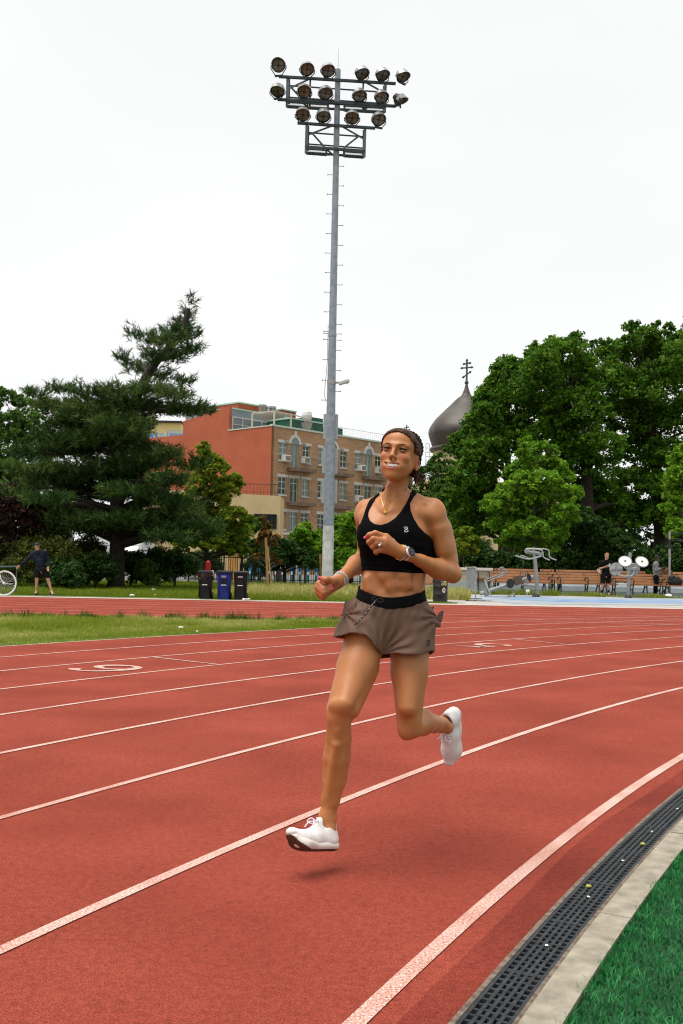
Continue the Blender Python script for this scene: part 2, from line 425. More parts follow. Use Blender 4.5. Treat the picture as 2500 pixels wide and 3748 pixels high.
# kerb of concrete slabs
kb = empty('concrete_kerb', (*bend(math.radians(-61), R1 - .44), 0), 'pale concrete kerb between the black drain and the green turf', 'kerb')
for k in range(11):
    t0 = math.radians(-70 + k * 2.0)
    ring('kerb_slab', -.500, -.3935, -.02, .012 + .0015 * (k % 2), M_CONC, kb, t0, t0 + math.radians(1.985))
strip('synthetic_turf', [(bend(t, R1 - 30), bend(t, R1 - .497)) for t in ths], -.004, mat('turf_backing', (.004, .035, .010), .9, color2=(.008, .06, .018), scale=30))
# small things lying on the grate
def blob_thing(name, label, cat, pt, r, m, group=None, squash=.4, seed=0):
    rg = np.random.default_rng(seed); s = MB(); s.ball((0, 0, 0), (r, r, r * squash), 10)
    v = np.array(s.v); v *= 1 + .35 * np.sin(v @ rg.normal(0, 1, (3, 3)) / r * 2.0).sum(1, keepdims=True) * .5
    v[:, 2] -= v[:, 2].min(); s.v = [tuple(q) for q in v + np.array(pt)]
    return tag(s.build(name, m), label, cat, group)
M_LEAFY = mat('yellow_leaf', (.32, .34, .04), .6); M_WHITE = mat('white_paper', (.78, .77, .74), .7, var=.08, scale=20)
for j, (px, py, nm, lb) in enumerate([(2351, 3093, 'fallen_leaf', 'small yellow leaf lying on the drain grate farther up'), (2152, 3249, 'fallen_leaf', 'small yellow leaf lying on the drain grate nearer the bottom')]):
    g = G(px, py, .007); blob_thing(nm, lb, 'leaf', g, .011, M_LEAFY, squash=.5, seed=j)
for j, (px, py, w) in enumerate([(2003, 3463, 'lowest, nearest the bottom'), (2153, 3284, 'beside the nearer yellow leaf'), (2279, 3151, 'just below the farther yellow leaf'), (2387, 3045, 'just above the farther yellow leaf'), (2480, 2962, 'at the right edge of the photo')]):
    blob_thing('pebble', 'tiny white pebble on the black drain grate, ' + w, 'pebble', G(px, py, .007), .006, M_WHITE, 'white pebbles on the drain grate', seed=j + 5)

# ------------------------------------------------------------------ grass as blades
def blades(name, xy, z, h, w, m, tone, lean=.35, kind='stuff'):
    n = len(xy); a = RNG.uniform(0, 2 * np.pi, n); h = np.broadcast_to(h, n) * RNG.uniform(.55, 1.25, n); w = np.broadcast_to(w, n)
    ln = RNG.normal(0, lean, (n, 2)) * h[:, None]
    base = np.column_stack((xy, np.broadcast_to(z, n))); dx = np.column_stack((np.cos(a), np.sin(a), 0 * a)) * w[:, None] / 2
    tip = base + np.column_stack((ln, h)); midp = base + np.column_stack((ln * .35, h * .55))
    v = np.stack((base - dx, base + dx, midp + dx * .8, midp - dx * .8, tip), 1).reshape(-1, 3)
    i = np.arange(n)[:, None] * 5
    f4 = i + [0, 1, 2, 3]; f3 = i + [3, 2, 4]
    me = bpy.data.meshes.new(name); me.vertices.add(len(v)); me.vertices.foreach_set('co', v.astype(np.float32).ravel())
    me.loops.add(n * 7); me.loops.foreach_set('vertex_index', np.column_stack((f4, f3)).astype(np.int32).ravel())
    me.polygons.add(n * 2); me.polygons.foreach_set('loop_start', np.column_stack((np.arange(n) * 7, np.arange(n) * 7 + 4)).astype(np.int32).ravel())
    me.update(calc_edges=True)
    at = me.attributes.new('tone', 'FLOAT', 'FACE'); at.data.foreach_set('value', np.repeat(np.clip(tone, 0, 1), 2).astype(np.float32))
    o = link_mesh(name, me, m, None, True)
    return tag(o, kind=kind)
def vnoise(p, s, seed=0):
    """cheap smooth value noise in the plane"""
    rg = np.random.default_rng(seed); g = rg.uniform(0, 1, (64, 64)); q = np.asarray(p) / s + 200
    i = np.floor(q).astype(int); f = q - i; f = f * f * (3 - 2 * f); x, y = i[:, 0] % 64, i[:, 1] % 64; X, Y = (x + 1) % 64, (y + 1) % 64
    return (g[x, y] * (1 - f[:, 0]) + g[X, y] * f[:, 0]) * (1 - f[:, 1]) + (g[x, Y] * (1 - f[:, 0]) + g[X, Y] * f[:, 0]) * f[:, 1]
M_TURF = leafmat('synthetic_turf_blades', (.007, .066, .016), (.019, .165, .042), (.065, .31, .095), .2)
n = 90000
t = np.radians(RNG.uniform(-67, -55.5, n)); r = R1 - .492 - np.abs(RNG.normal(0, 1, n)) * 0 - RNG.uniform(0, 1, n) ** 1.3 * 1.5
xy = np.column_stack((CX + r * np.sin(t), CY + r * np.cos(t))); k = vnoise(xy, .035, 3)
r2 = r + (r > R1 - .52) * (vnoise(xy, .09, 5) - .75) * .02
xy = np.column_stack((CX + r2 * np.sin(t), CY + r2 * np.cos(t)))
o = blades('synthetic_turf_blades', xy, -.004, .012 + .016 * k, .004, M_TURF, k * .7 + RNG.uniform(-.1, .35, n), .6)
# wedge of rough grass between the bend and the straight
M_GRASS = leafmat('rough_grass_blades', (.060, .115, .006), (.215, .275, .022), (.50, .46, .17), .4)
M_GRASS2 = leafmat('dark_tuft_blades', (.018, .06, .008), (.055, .12, .015), (.15, .21, .05), .3)
def wedge_pts(n):
    u = -29.6 - RNG.uniform(0, 1, n) ** 1.25 * 15.0; lo = np.sqrt(np.maximum((R1 + 8 * LW + .09) ** 2 - u ** 2, 0)); hi = D0 - .08
    ok = lo < hi; d = lo + (hi - lo) * RNG.uniform(0, 1, n)
    return (CC + SU * u[:, None] + SN * d[:, None])[ok], ((d - lo) / np.maximum(hi - lo, .01))[ok], (hi - lo)[ok], (d - lo)[ok]
us = np.linspace(-28.9, -75, 80); wl = [(strt(u, math.sqrt(max((R1 + 8 * LW + .05) ** 2 - u * u, 0)) if abs(u) < R1 + 8 * LW else 0), strt(u, D0 - .04)) for u in us if abs(u) < 46.2]
strip('grass_wedge', [w for w in wl], .003, M_SOIL)
xy, fr_, wd, dd = wedge_pts(150000)
k = vnoise(xy, .55, 11); k2 = vnoise(xy, .18, 12); k3 = vnoise(xy, 1.7, 13)
hh = .022 + .045 * k2 * np.clip(dd / 1.0, .3, 1) + .05 * (fr_ > .5) * k; hh = np.where(dd < .35, hh * .6, hh)
blades('grass_verge', xy, .003, hh, .010, M_GRASS, .34 + .50 * np.clip(k3 * 1.2 - .2, 0, 1) * np.clip(dd / 1.6, 0, 1) + .22 * (k2 - .5) + RNG.uniform(-.1, .22, len(xy)), .5)
# taller dark tufts along its far edge
n = 130; uc = -29.9 - RNG.uniform(0, 1, n) * 15; dc = D0 - .25 - np.abs(RNG.normal(0, .16, n)); cc = CC + SU * uc[:, None] + SN * dc[:, None]
idx = RNG.integers(0, n, 8000); xy = cc[idx] + RNG.normal(0, .10, (8000, 2)); hh = RNG.uniform(.07, .24, n)[idx] * np.exp(-((xy - cc[idx]) ** 2).sum(1) / .05)
dl = (xy - CC) @ SN; xy = xy[dl < D0 - .03]; hh = hh[dl < D0 - .03]; idx = idx[dl < D0 - .03]
blades('grass_tufts', xy, .003, hh, .009, M_GRASS2, RNG.uniform(0, .6, n)[idx] + RNG.uniform(-.1, .3, len(xy)), .3)
# lawn behind the straight: short mown edge, then tall pale seed heads
n = 130000; y = 31.3 + RNG.uniform(0, 1, n) ** 1.5 * 21; x = RNG.uniform(-.44, .13, n) * y
d = (np.column_stack((x, y)) - CC) @ SN; edge = D0 + 8 * LW + .68
xy = np.column_stack((x, y))[(d > edge) & ~((y < 33.4) & (x > 2.4))]; d = d[(d > edge) & ~((y < 33.4) & (x > 2.4))]
k = vnoise(xy, .9, 21); k2 = vnoise(xy, .3, 22); far = np.clip((d - edge - .8) / 1.5, 0, 1); seed = far * np.clip((xy[:, 0] + 5.2) / 2.0, 0.15, 1) * np.clip((44 - xy[:, 1]) / 5, .3, 1)
hh = .05 + .09 * k * far + .30 * seed * np.clip(k2 * 1.7 - .25, 0, 1)
blades('lawn_grass', xy, -.004, hh, .020 + .016 * seed, M_GRASS, .30 + .60 * seed * np.clip(k2 * 1.5, 0, 1) + RNG.uniform(-.14, .18, len(xy)), .35)
# ------------------------------------------------------------------ buildings
def brickmat(name, c1, c2, mortar, sx=1.0):
    m = bpy.data.materials.new(name); m.use_nodes = True; t = m.node_tree; b = t.nodes['Principled BSDF']; b.inputs['Roughness'].default_value = .9
    uv = t.nodes.new('ShaderNodeUVMap'); uv.uv_map = 'UVMap'
    br = t.nodes.new('ShaderNodeTexBrick'); br.inputs['Scale'].default_value = 1.0; br.inputs['Brick Width'].default_value = .42; br.inputs['Row Height'].default_value = .14
    br.inputs['Mortar Size'].default_value = .014; br.inputs['Color1'].default_value = (*c1, 1); br.inputs['Color2'].default_value = (*c2, 1); br.inputs['Mortar'].default_value = (*mortar, 1)
    t.links.new(uv.outputs[0], br.inputs['Vector'])
    n = t.nodes.new('ShaderNodeTexNoise'); n.inputs['Scale'].default_value = .35; n.inputs['Detail'].default_value = 6; t.links.new(uv.outputs[0], n.inputs['Vector'])
    r = t.nodes.new('ShaderNodeValToRGB'); r.color_ramp.elements[0].position = .3; r.color_ramp.elements[0].color = (.72, .70, .68, 1); r.color_ramp.elements[1].position = .65; r.color_ramp.elements[1].color = (1.1, 1.08, 1.05, 1)
    t.links.new(n.outputs[0], r.inputs[0])
    x = t.nodes.new('ShaderNodeMix'); x.data_type = 'RGBA'; x.blend_type = 'MULTIPLY'; x.inputs[0].default_value = 1
    t.links.new(br.outputs[0], x.inputs[6]); t.links.new(r.outputs[0], x.inputs[7]); t.links.new(x.outputs[2], b.inputs['Base Color'])
    return m
def glassmat(name, c, rough=.06):
    m = mat(name, c, rough, spec=.45); return m
M_BRICK = brickmat('brown_brick', (.295, .168, .082), (.395, .238, .122), (.36, .26, .165))
M_RED = mat('red_stucco', (.340, .084, .038), .9, color2=(.395, .102, .048), scale=.5, bump=.2, bscale=20)
M_REDB = mat('red_block', (.32, .075, .035), .9, var=.15, scale=2)
M_TRIM = mat('pale_stone_trim', (.50, .48, .45), .7, var=.08, scale=3)
M_MINT = mat('mint_paint', (.34, .50, .40), .5)
M_WFR = mat('window_frame_paint', (.42, .52, .44), .5)
M_GLASS = glassmat('window_glass', (.022, .028, .030))
M_GLASSB = glassmat('window_glass_pale', (.16, .19, .19), .12)
M_BLUEG = mat('blue_grey_cladding', (.19, .25, .27), .6, var=.1, scale=2)
M_DGREEN = mat('dark_green_cladding', (.012, .085, .045), .6, var=.3, scale=1.5)
M_BEIGE = mat('beige_stucco', (.47, .36, .185), .9, color2=(.54, .42, .23), scale=.6, bump=.15, bscale=15)
M_CREAM = mat('cream_stucco', (.50, .40, .23), .85, var=.07, scale=.5)
M_WHITEW = mat('white_clapboard', (.64, .65, .67), .7, var=.04, scale=2)
M_SLAB = mat('balcony_slab', (.16, .11, .08), .85, var=.25, scale=2)
M_ACW = mat('air_conditioner_white', (.66, .66, .62), .5)

YB = 90.0
def lvl(px, py, z):            # depth at which the pixel ray reaches the height z
    d = ray(px, py); return (z - CAMH) * d[1] / d[2]
ZR = P(995, 1559, YB)[2]
C0 = P(995, 1559, YB)[:2]
c1 = P(1400, 1622, lvl(1400, 1622, ZR))[:2]; c2 = P(837, 1574, lvl(837, 1574, ZR))[:2]
E1 = (c1 - C0) / np.linalg.norm(c1 - C0)
E2 = np.array((-E1[1], E1[0])); E2 = E2 if E2 @ (c2 - C0) > 0 else -E2
def onfac(px, py, d=0.0):      # (t along the facade, z) where the pixel ray meets the plane d metres behind the facade
    r = ray(px, py); o = np.array((0.0, 0.0)); A = np.array(((r[0], -E1[0]), (r[1], -E1[1]))); k, t = np.linalg.solve(A, C0 + E2 * d)
    return t, CAMH + r[2] * k
def onside(px, py, a=0.0):     # (s along the side wall, z) on the plane a metres along the facade
    r = ray(px, py); A = np.array(((r[0], -E2[0]), (r[1], -E2[1]))); k, s_ = np.linalg.solve(A, C0 + E1 * a)
    return s_, CAMH + r[2] * k
def BW(t, d, z): q = C0 + E1 * t + E2 * d; return (q[0], q[1], z)
RB = np.array(((E1[0], E2[0], 0), (E1[1], E2[1], 0), (0, 0, 1)))
def bbox(s, t0, t1, d0, d1, z0, z1): return s.box(BW((t0 + t1) / 2, (d0 + d1) / 2, (z0 + z1) / 2), (abs(t1 - t0), abs(d1 - d0), abs(z1 - z0)), RB)
def c8(x, y): return (850 + x / 2.613, 1430 + y / 2.613)
brick = empty('brick_building', BW(0, 0, 0), 'four-storey brown brick apartment building with a red side wall and balconies', 'building')
TEND = onfac(1478, 1800)[0]
fl = onfac(*c8(447, 660))[1] - onfac(*c8(440, 990))[1]      # floor height
# openings in facade coordinates
a0, _ = onfac(*c8(447, 576)); a1, _ = onfac(*c8(525, 576)); b0, _ = onfac(*c8(560, 600)); b1, _ = onfac(*c8(635, 600)); d0, _ = onfac(*c8(672, 600)); d1, _ = onfac(*c8(742, 600))
p3, _ = onfac(*c8(1175, 680)); pitch = (p3 - a0) / 2
wz0 = onfac(*c8(447, 660))[1]; wz1 = onfac(*c8(447, 492))[1]; az0 = onfac(*c8(560, 738))[1]; asp = onfac(*c8(560, 505))[1]
ops = []     # (t0,t1,z0,z1,kind)
for k in range(4):
    o_ = k * pitch
    for f in range(4):
        zz = -f * fl
        for (u0, u1, kd) in ((a0, a1, 'w'), (b0, b1, 'a' if f == 0 else 'd'), (d0, d1, 'w')):
            u0 += o_; u1 += o_
            if u1 > TEND - .4: continue
            ops.append((u0, u1, (wz0 if kd == 'w' else az0) + zz, (wz1 + zz) if kd != 'a' else asp, kd, k, f))
zb = onfac(1075, 1952)[1]      # pale band above the ground floor
ops = [q for q in ops if q[2] > zb - .3]
ops = [(q[0], q[1], max(q[2], zb + .12), *q[3:]) for q in ops]
ts = sorted({0.0, TEND, *[round(q[0], 4) for q in ops], *[round(q[1], 4) for q in ops]}); zs = sorted({zb, ZR, *[round(q[2], 4) for q in ops], *[round(q[3], 4) for q in ops]})
s = MB()
for i in range(len(ts) - 1):
    for j in range(len(zs) - 1):
        tm, zm = (ts[i] + ts[i + 1]) / 2, (zs[j] + zs[j + 1]) / 2
        if any(q[0] < tm < q[1] and q[2] < zm < q[3] for q in ops): continue
        s.quad(BW(ts[i], 0, zs[j]), BW(ts[i + 1], 0, zs[j]), BW(ts[i + 1], 0, zs[j + 1]), BW(ts[i], 0, zs[j + 1]))
for q in ops:
    for (A, B) in (((q[0], q[2]), (q[0], q[3])), ((q[1], q[2]), (q[1], q[3])), ((q[0], q[2]), (q[1], q[2])), ((q[0], q[3]), (q[1], q[3]))):
        s.quad(BW(A[0], 0, A[1]), BW(B[0], 0, B[1]), BW(B[0], .22, B[1]), BW(A[0], .22, A[1]))
s.quad(BW(0, 0, -.1), BW(TEND, 0, -.1), BW(TEND, 0, zb), BW(0, 0, zb))
s.quad(BW(TEND, 0, -.1), BW(TEND, 14, -.1), BW(TEND, 14, ZR), BW(TEND, 0, ZR))
w = s.build('front_wall', M_BRICK, brick)
def uvbox(o, ax):
    me = o.data; uv = me.uv_layers.new(name='UVMap'); mw = o.matrix_world
    po = np.array(brick.location)[:2]
    for l in me.loops:
        c = me.vertices[l.vertex_index].co; uv.data[l.index].uv = (c.x * ax[0] + c.y * ax[1], c.z)
uvbox(w, E1)
SIDE = [(995, 1559), (837, 1573), (841, 1487), (670, 1542), (670, 1591), (520, 1606)]
sp = [onside(*q) for q in SIDE]; SL = sp[-1][0]
poly = [BW(.0, 0, -.1)] + [BW(0, q[0], q[1]) for q in sp] + [BW(0, SL, -.1)]
s = MB(); s.prism(poly, (E1[0] * .3, E1[1] * .3, 0)); s.build('side_wall', M_RED, brick)
s = MB(); bbox(s, .3, TEND - .02, .25, 14, ZR - .5, ZR - .35); s.build('roof', mat('roof_felt', (.2, .2, .2), .9), brick)
s = MB(); bbox(s, -.06, TEND + .06, -.10, .22, ZR, ZR + .16); bbox(s, -.06, .26, .22, sp[1][0], ZR, ZR + .1); s.build('parapet_cap', mat('pale_green_coping', (.45, .52, .45), .6), brick)
s = MB(); bbox(s, -.03, TEND, -.09, .0, zb - .18, zb + .08); s.build('stone_band', M_TRIM, brick)
def window_trim(q, fr):
    if q[4] != 'a': s = MB(); bbox(s, q[0] - .18, q[1] + .18, -.06, .03, q[3] + .003, q[3] + .26); s.build('lintel', M_TRIM, fr)
    if q[4] == 'w': s = MB(); bbox(s, q[0] - .08, q[1] + .08, -.08, .04, q[2] - .14, q[2] - .003); s.build('sill', M_TRIM, fr)
    if q[4] == 'a':
        c = (q[0] + q[1]) / 2; r = (q[1] - q[0]) / 2; n = 12; s = MB()
        for i in range(n):
            A, B = math.pi * i / n, math.pi * (i + 1) / n
            s.add([BW(c + rr * math.cos(t), dd, q[3] + rr * math.sin(t) * 1.15) for t in (A, B) for rr in (r, r + .26) for dd in (-.07, .02)],
                  [(0, 1, 3, 2), (4, 6, 7, 5), (0, 2, 6, 4), (1, 5, 7, 3), (0, 4, 5, 1), (2, 3, 7, 6)])
        bbox(s, c - .13, c + .13, -.09, .02, q[3] + r * 1.15 + .24, q[3] + r * 1.15 + .62)
        bbox(s, q[0] - .9, q[0] - .255, -.06, .02, q[3] - .02, q[3] + .2); bbox(s, q[1] + .255, q[1] + .9, -.06, .02, q[3] - .02, q[3] + .2); s.build('arch_trim', M_TRIM, fr)
kk = 0
for q in ops:
    t0, t1, z0, z1, kd = q[:5]; c = (t0 + t1) / 2; fw = .065
    s = MB(); bbox(s, t0, t0 + fw, .10, .17, z0, z1); bbox(s, t1 - fw, t1, .10, .17, z0, z1); bbox(s, t0, t1, .101, .169, z1 - fw, z1); bbox(s, t0, t1, .101, .169, z0, z0 + fw)
    bbox(s, c - .035, c + .035, .102, .168, z0, z1); zt = z1 - (z1 - z0) * (.27 if kd == 'w' else .22)
    if kd != 'a': bbox(s, t0, t1, .103, .167, zt - .035, zt + .035)
    if kd == 'w': zm = z0 + (zt - z0) * .5; bbox(s, t0, t1, .104, .166, zm - .03, zm + .03)
    fr = s.build('window' if kd == 'w' else 'balcony_door', M_WFR if kd == 'w' else M_MINT, brick)
    s = MB(); bbox(s, t0 + .01, t1 - .01, .15, .2, z0, z1)
    if kd == 'a':
        r = (t1 - t0) / 2; s.prism([BW(c + r * math.cos(a), -.03, z1 + 1.15 * r * math.sin(a)) for a in np.linspace(0, math.pi, 13)], (E2[0] * .04, E2[1] * .04, 0))
    s.build('pane', M_GLASSB if (kk * 7 + q[6]) % 3 == 0 or kd == 'a' else M_GLASS, fr); kk += 1; window_trim(q, fr)
    # balcony under each door
    if kd in 'ad' and q[6] < 2:
        x1 = d1 + q[5] * pitch + .05; s = MB(); bbox(s, t0 - .45, x1, -1.0, -.001, z0 - .34, z0 - .02)
        bb = s.build('balcony', M_SLAB, brick); s = MB()
        for x in np.arange(t0 - .4, x1, .13): s.bar(BW(x, -.95, z0 - .02), BW(x, -.95, z0 + .95), .012)
        s.bar(BW(t0 - .42, -.95, z0 + .97), BW(x1 - .03, -.95, z0 + .97), .05)
        for x in (t0 - .42, x1 - .03): s.bar(BW(x, -.95, z0 + .97), BW(x, -.01, z0 + .97), .04); s.bar(BW(x, -.95, z0), BW(x, -.95, z0 + .97), .05)
        s.build('railing', mat('weathered_railing', (.20, .19, .15), .7), bb)
# air conditioners sitting in windows
for (cx_, cy_) in ((505, 648), (690, 668), (1231, 742), (1390, 765), (1200, 1035)):
    t, z = onfac(*c8(cx_, cy_)); s = MB(); bbox(s, t - .42, t + .42, -.42, .12, z - .30, z + .30)
    ac = s.build('air_conditioner', M_ACW, brick, bevel=.03); s = MB(); bbox(s, t - .30, t + .30, -.445, -.423, z - .20, z + .20); s.build('grille', mat('ac_grille', (.18, .18, .17), .7), ac)
# ground-floor shopfront under the band
s = MB()
for x in np.arange(.3, TEND, 1.55): bbox(s, x, x + .22, -.16, -.002, 0, 3.3)
s.build('shopfront_column', mat('white_column', (.62, .63, .62), .6), brick)
s = MB(); bbox(s, .2, TEND - .1, -.06, -.004, .4, 3.2); s.build('shop_window', M_GLASS, brick)
# roof structures
def roofbox(name, px0, py0, px1, py1, dd, depth, m, cap=None):
    t0, z1 = onfac(px0, py0, dd); t1, z0 = onfac(px1, py1, dd); z0 = ZR - .35
    s = MB(); bbox(s, t0, t1, dd, dd + depth, z0, z1); o = s.build(name, m, brick)
    if cap: s = MB(); bbox(s, t0 - .08, t1 + .08, dd - .08, dd + depth + .08, z1, z1 + .14); s.build('coping', cap, o)
    return o, (t0, t1, z1)
sd1 = sp[1][0]
pent, (pt0, pt1, pz) = roofbox('penthouse', *c8(-5, 175), *c8(552, 345), sd1, 7.0, M_BLUEG, M_MINT)
s = MB(); zw1 = onfac(862, 1530, sd1)[1]
for k in range(5):
    u = .5 + k * 1.25; bbox(s, u, u + 1.05, sd1 - .05, sd1 - .003, ZR - .1, zw1)
zw1 = onfac(862, 1530, sd1)[1]; w = s.build('penthouse_window', M_GLASSB, brick)
s = MB()
for k in range(6): bbox(s, .36 + k * 1.25, .46 + k * 1.25, sd1 - .10, sd1 - .052, ZR - .1, zw1 + .05)
bbox(s, .36, 6.75, sd1 - .099, sd1 - .053, zw1, zw1 + .12); bbox(s, .36, 6.75, sd1 - .098, sd1 - .054, (ZR + zw1) / 2, (ZR + zw1) / 2 + .07); s.build('window_frame', M_TRIM, w)
roofbox('red_bulkhead', *c8(60, 118), *c8(255, 200), sd1 + 4, 5, M_REDB, M_MINT)
roofbox('red_bulkhead', *c8(470, 185), *c8(607, 262), sd1 + 4.5, 4, M_REDB, M_MINT)
roofbox('green_bulkhead', *c8(560, 270), *c8(868, 410), 2.6, 5, M_DGREEN, M_MINT)
roofbox('green_bulkhead', *c8(750, 250), *c8(868, 300), 7.8, 4, M_DGREEN)
roofbox('green_bulkhead', *c8(940, 345), *c8(1056, 440), 2.7, 4, M_DGREEN)
s = MB()
for (cx_, y0, y1, wd) in ((288, 135, 215, .32), (306, 140, 215, .25), (328, 152, 215, .16), (382, 152, 210, .36)):
    t, z1 = onfac(*c8(cx_, y0), sd1 + 2); s.lathe([(wd, ZR), (wd, z1 - .25), (wd * 1.2, z1 - .2), (wd * 1.1, z1)], BW(t, sd1 + 2, 0), n=10)
s.build('chimney_flue', mat('rusty_flue', (.16, .11, .09), .7, color2=(.28, .28, .3), scale=2), brick)
posts = []; s = MB()
for (cx_, y0, dd) in ((193, 215, 3.5), (403, 195, .5), (563, 225, .5), (515, 285, 3.5), (727, 270, .5)):
    t, z1 = onfac(*c8(cx_, y0), dd); s.bar(BW(t, dd, ZR - .3), BW(t, dd, z1), .17); posts.append((t, dd, z1))
for a, b in ((0, 1), (1, 2), (2, 4)): s.bar(BW(*posts[a]), BW(*posts[b]), .09)
s.build('pergola_post', mat('pergola_wood', (.50, .46, .38), .7), brick)
s = MB(); cv = [BW(*posts[0]), BW(*posts[1]), BW(*posts[2]), BW(posts[2][0], 4.2, posts[2][2] - .3)]
s.prism([np.array(q) - (0, 0, .12) for q in cv], (0, 0, .03)); s.build('shade_sail', mat('shade_cloth', (.66, .62, .56), .8), brick)
t, z1 = onfac(*c8(717, 175), .6); s = MB(); s.lathe([(.12, ZR), (.12, z1 - 2.4), (.38, z1 - 1.9), (.55, z1 - 1.35), (.2, z1 - 1.3)], BW(t, .6, 0), n=12)
lamp = s.build('roof_lamp', mat('lamp_metal', (.3, .28, .25), .5), brick); s = MB(); s.ball(BW(t, .6, z1 - .65), (.5, .5, .65), 12); s.build('globe', mat('lamp_globe', (.6, .6, .58), .3), lamp)
s = MB()
for x in np.arange(pt1 - 1.0, TEND, .3): s.bar(BW(x, .3, ZR + .16), BW(x, .3, ZR + .95), .012)
s.bar(BW(pt1 - 1.0, .3, ZR + .95), BW(TEND - .1, .3, ZR + .95), .03); s.build('roof_railing', mat('thin_grey_railing', (.25, .26, .26), .6), brick)

# beige low building in front of it
YG = 80.0
bg_ = empty('beige_building', P(800, 2120, YG) * (1, 1, 0), 'low beige stucco building with an industrial window beside the brown brick one', 'building')
def fr3(x, y, Y=YG): return P(550 + x / 1.7422, 1430 + y / 1.7422, Y)
xr, zt = fr3(831, 672)[0], fr3(831, 672)[2]; xl = P(519, 2000, YG)[0]; zt2 = fr3(560, 652)[2]
s = MB(); s.prism([(xl, YG, -.05), (xr, YG, -.05), (xr, YG, zt), (xl, YG, zt2 + .25)], (0, 5, 0)); s.build('wall', M_BEIGE, bg_)
w0, w1 = fr3(664, 788), fr3(803, 880); s = MB()
s.box(((w0[0] + w1[0]) / 2, YG - .01, (w0[2] + w1[2]) / 2), (w1[0] - w0[0], .1, w0[2] - w1[2])); wi = s.build('factory_window', M_GLASS, bg_)
s = MB()
for k in range(6): x = w0[0] + (w1[0] - w0[0]) * k / 5; s.bar((x, YG - .09, w1[2]), (x, YG - .09, w0[2]), .06)
for k in range(3): z = w1[2] + (w0[2] - w1[2]) * k / 2; s.bar((w0[0], YG - .1, z), (w1[0], YG - .1, z), .06)
s.build('frame', M_BLACKM, wi)
s = MB(); xa = fr3(590, 640)[0]
for x in np.arange(xa, xr, .28): s.bar((x, YG + .25, zt - .1), (x, YG + .25, zt + .95), .025)
s.bar((xa, YG + .25, zt + .95), (xr - .05, YG + .25, zt + .95), .05); s.bar((xa, YG + .25, zt + .3), (xr - .05, YG + .25, zt + .3), .03); s.build('roof_railing', mat('rusty_railing', (.05, .035, .03), .7), bg_)
# white clapboard house behind the pine
YW = 72.0; wx0, wx1 = P(300, 2000, YW)[0], P(518, 2000, YW)[0]; zw = P(420, 1925, YW)[2]
wh = empty('clapboard_house', ((wx0 + wx1) / 2, YW, 0), 'white clapboard house glimpsed between the hedge and the pine boughs', 'house')
s = MB(); n = int(zw / .22)
for k in range(n):
    z = zw * k / n; dz = zw / n; s.prism([(wx0, YW, z), (wx0, YW - .035, z), (wx0, YW - .005, z + dz), (wx0, YW, z + dz)], (wx1 - wx0, 0, 0))
s.box(((wx0 + wx1) / 2, YW + 2.5, zw / 2), (wx1 - wx0 - .02, 4.99, zw)); s.build('wall', M_WHITEW, wh)
for (x0, y0, x1, y1) in ((655, 1803, 680, 1845), (692, 1800, 735, 1845), (765, 1800, 800, 1845), (850, 1825, 945, 1880)):
    q0, q1 = P(x0 / 1.889, 1050 + y0 / 1.889, YW), P(x1 / 1.889, 1050 + y1 / 1.889, YW); s = MB(); s.box(((q0[0] + q1[0]) / 2, YW - .05, (q0[2] + q1[2]) / 2), (q1[0] - q0[0], .08, q0[2] - q1[2]))
    s.build('window', M_GLASS, wh)
q0, q1 = P(845 / 1.889, 1050 + 1792 / 1.889, YW), P(962 / 1.889, 1050 + 1825 / 1.889, YW)
s = MB(); s.prism([(q0[0], YW - .04, q0[2]), (q0[0], YW - .9, q1[2]), (q0[0], YW - .9, q1[2] - .12), (q0[0], YW - .04, q1[2] - .1)], (q1[0] - q0[0], 0, 0)); s.build('awning', mat('white_awning', (.8, .8, .8), .6), wh)
# yellow building wrapped in blue netting, far left behind the pine
YY = 125.0; ye = empty('yellow_building', P(600, 2080, YY) * (1, 1, 0), 'yellow building with blue scaffold netting showing behind the pine top', 'building')
q0, q1 = P(500, 1545, YY), P(660, 1620, YY); s = MB(); s.box(((q0[0] + q1[0]) / 2, YY + 4, q0[2] / 2), (q1[0] - q0[0], 8, q0[2])); s.build('wall', mat('yellow_stucco', (.72, .56, .22), .8), ye)
s = MB(); s.box(((q0[0] + q1[0]) / 2 - .3, YY + 3.9, q0[2] + .12), (q1[0] - q0[0] + .9, 8.6, .22)); s.build('roof', mat('dark_eaves', (.03, .03, .03), .7), ye)
a, b = P(500, 1566, YY - 2), P(628, 1640, YY - 2); s = MB(); nx, nz_ = 24, 12; v = []
for j in range(nz_ + 1):
    for i in range(nx + 1):
        x = a[0] + (b[0] - a[0]) * i / nx; sag = 1.2 * abs(math.sin(i * .9)) * (j / nz_); z = (b[2] - 14) + (a[2] - b[2] + 14) * j / nz_ - sag
        v.append((x, YY - 2 + .25 * math.sin(i * 1.9 + j), z))
s.add(v, [(j * (nx + 1) + i, j * (nx + 1) + i + 1, (j + 1) * (nx + 1) + i + 1, (j + 1) * (nx + 1) + i) for j in range(nz_) for i in range(nx)])
s.build('scaffold_net', mat('blue_netting', (.10, .30, .62), .7, color2=(.42, .55, .68), scale=.8), ye)
a, b = P(617, 1582, YY - 1.5), P(668, 1592, YY - 1.5); s = MB()
for k in range(9): x = a[0] + (b[0] - a[0]) * k / 8; s.bar((x, YY - 1.5, a[2] - .9), (x, YY - 1.5, a[2] + .2), .06)
s.bar((a[0], YY - 1.5, a[2] + .2), (b[0], YY - 1.5, a[2] + .2), .06); s.box(((a[0] + b[0]) / 2, YY - 1.2, a[2] - .5), (b[0] - a[0], .06, .9)); s.build('roof_rail', mat('blue_rail', (.25, .40, .55), .6), ye)

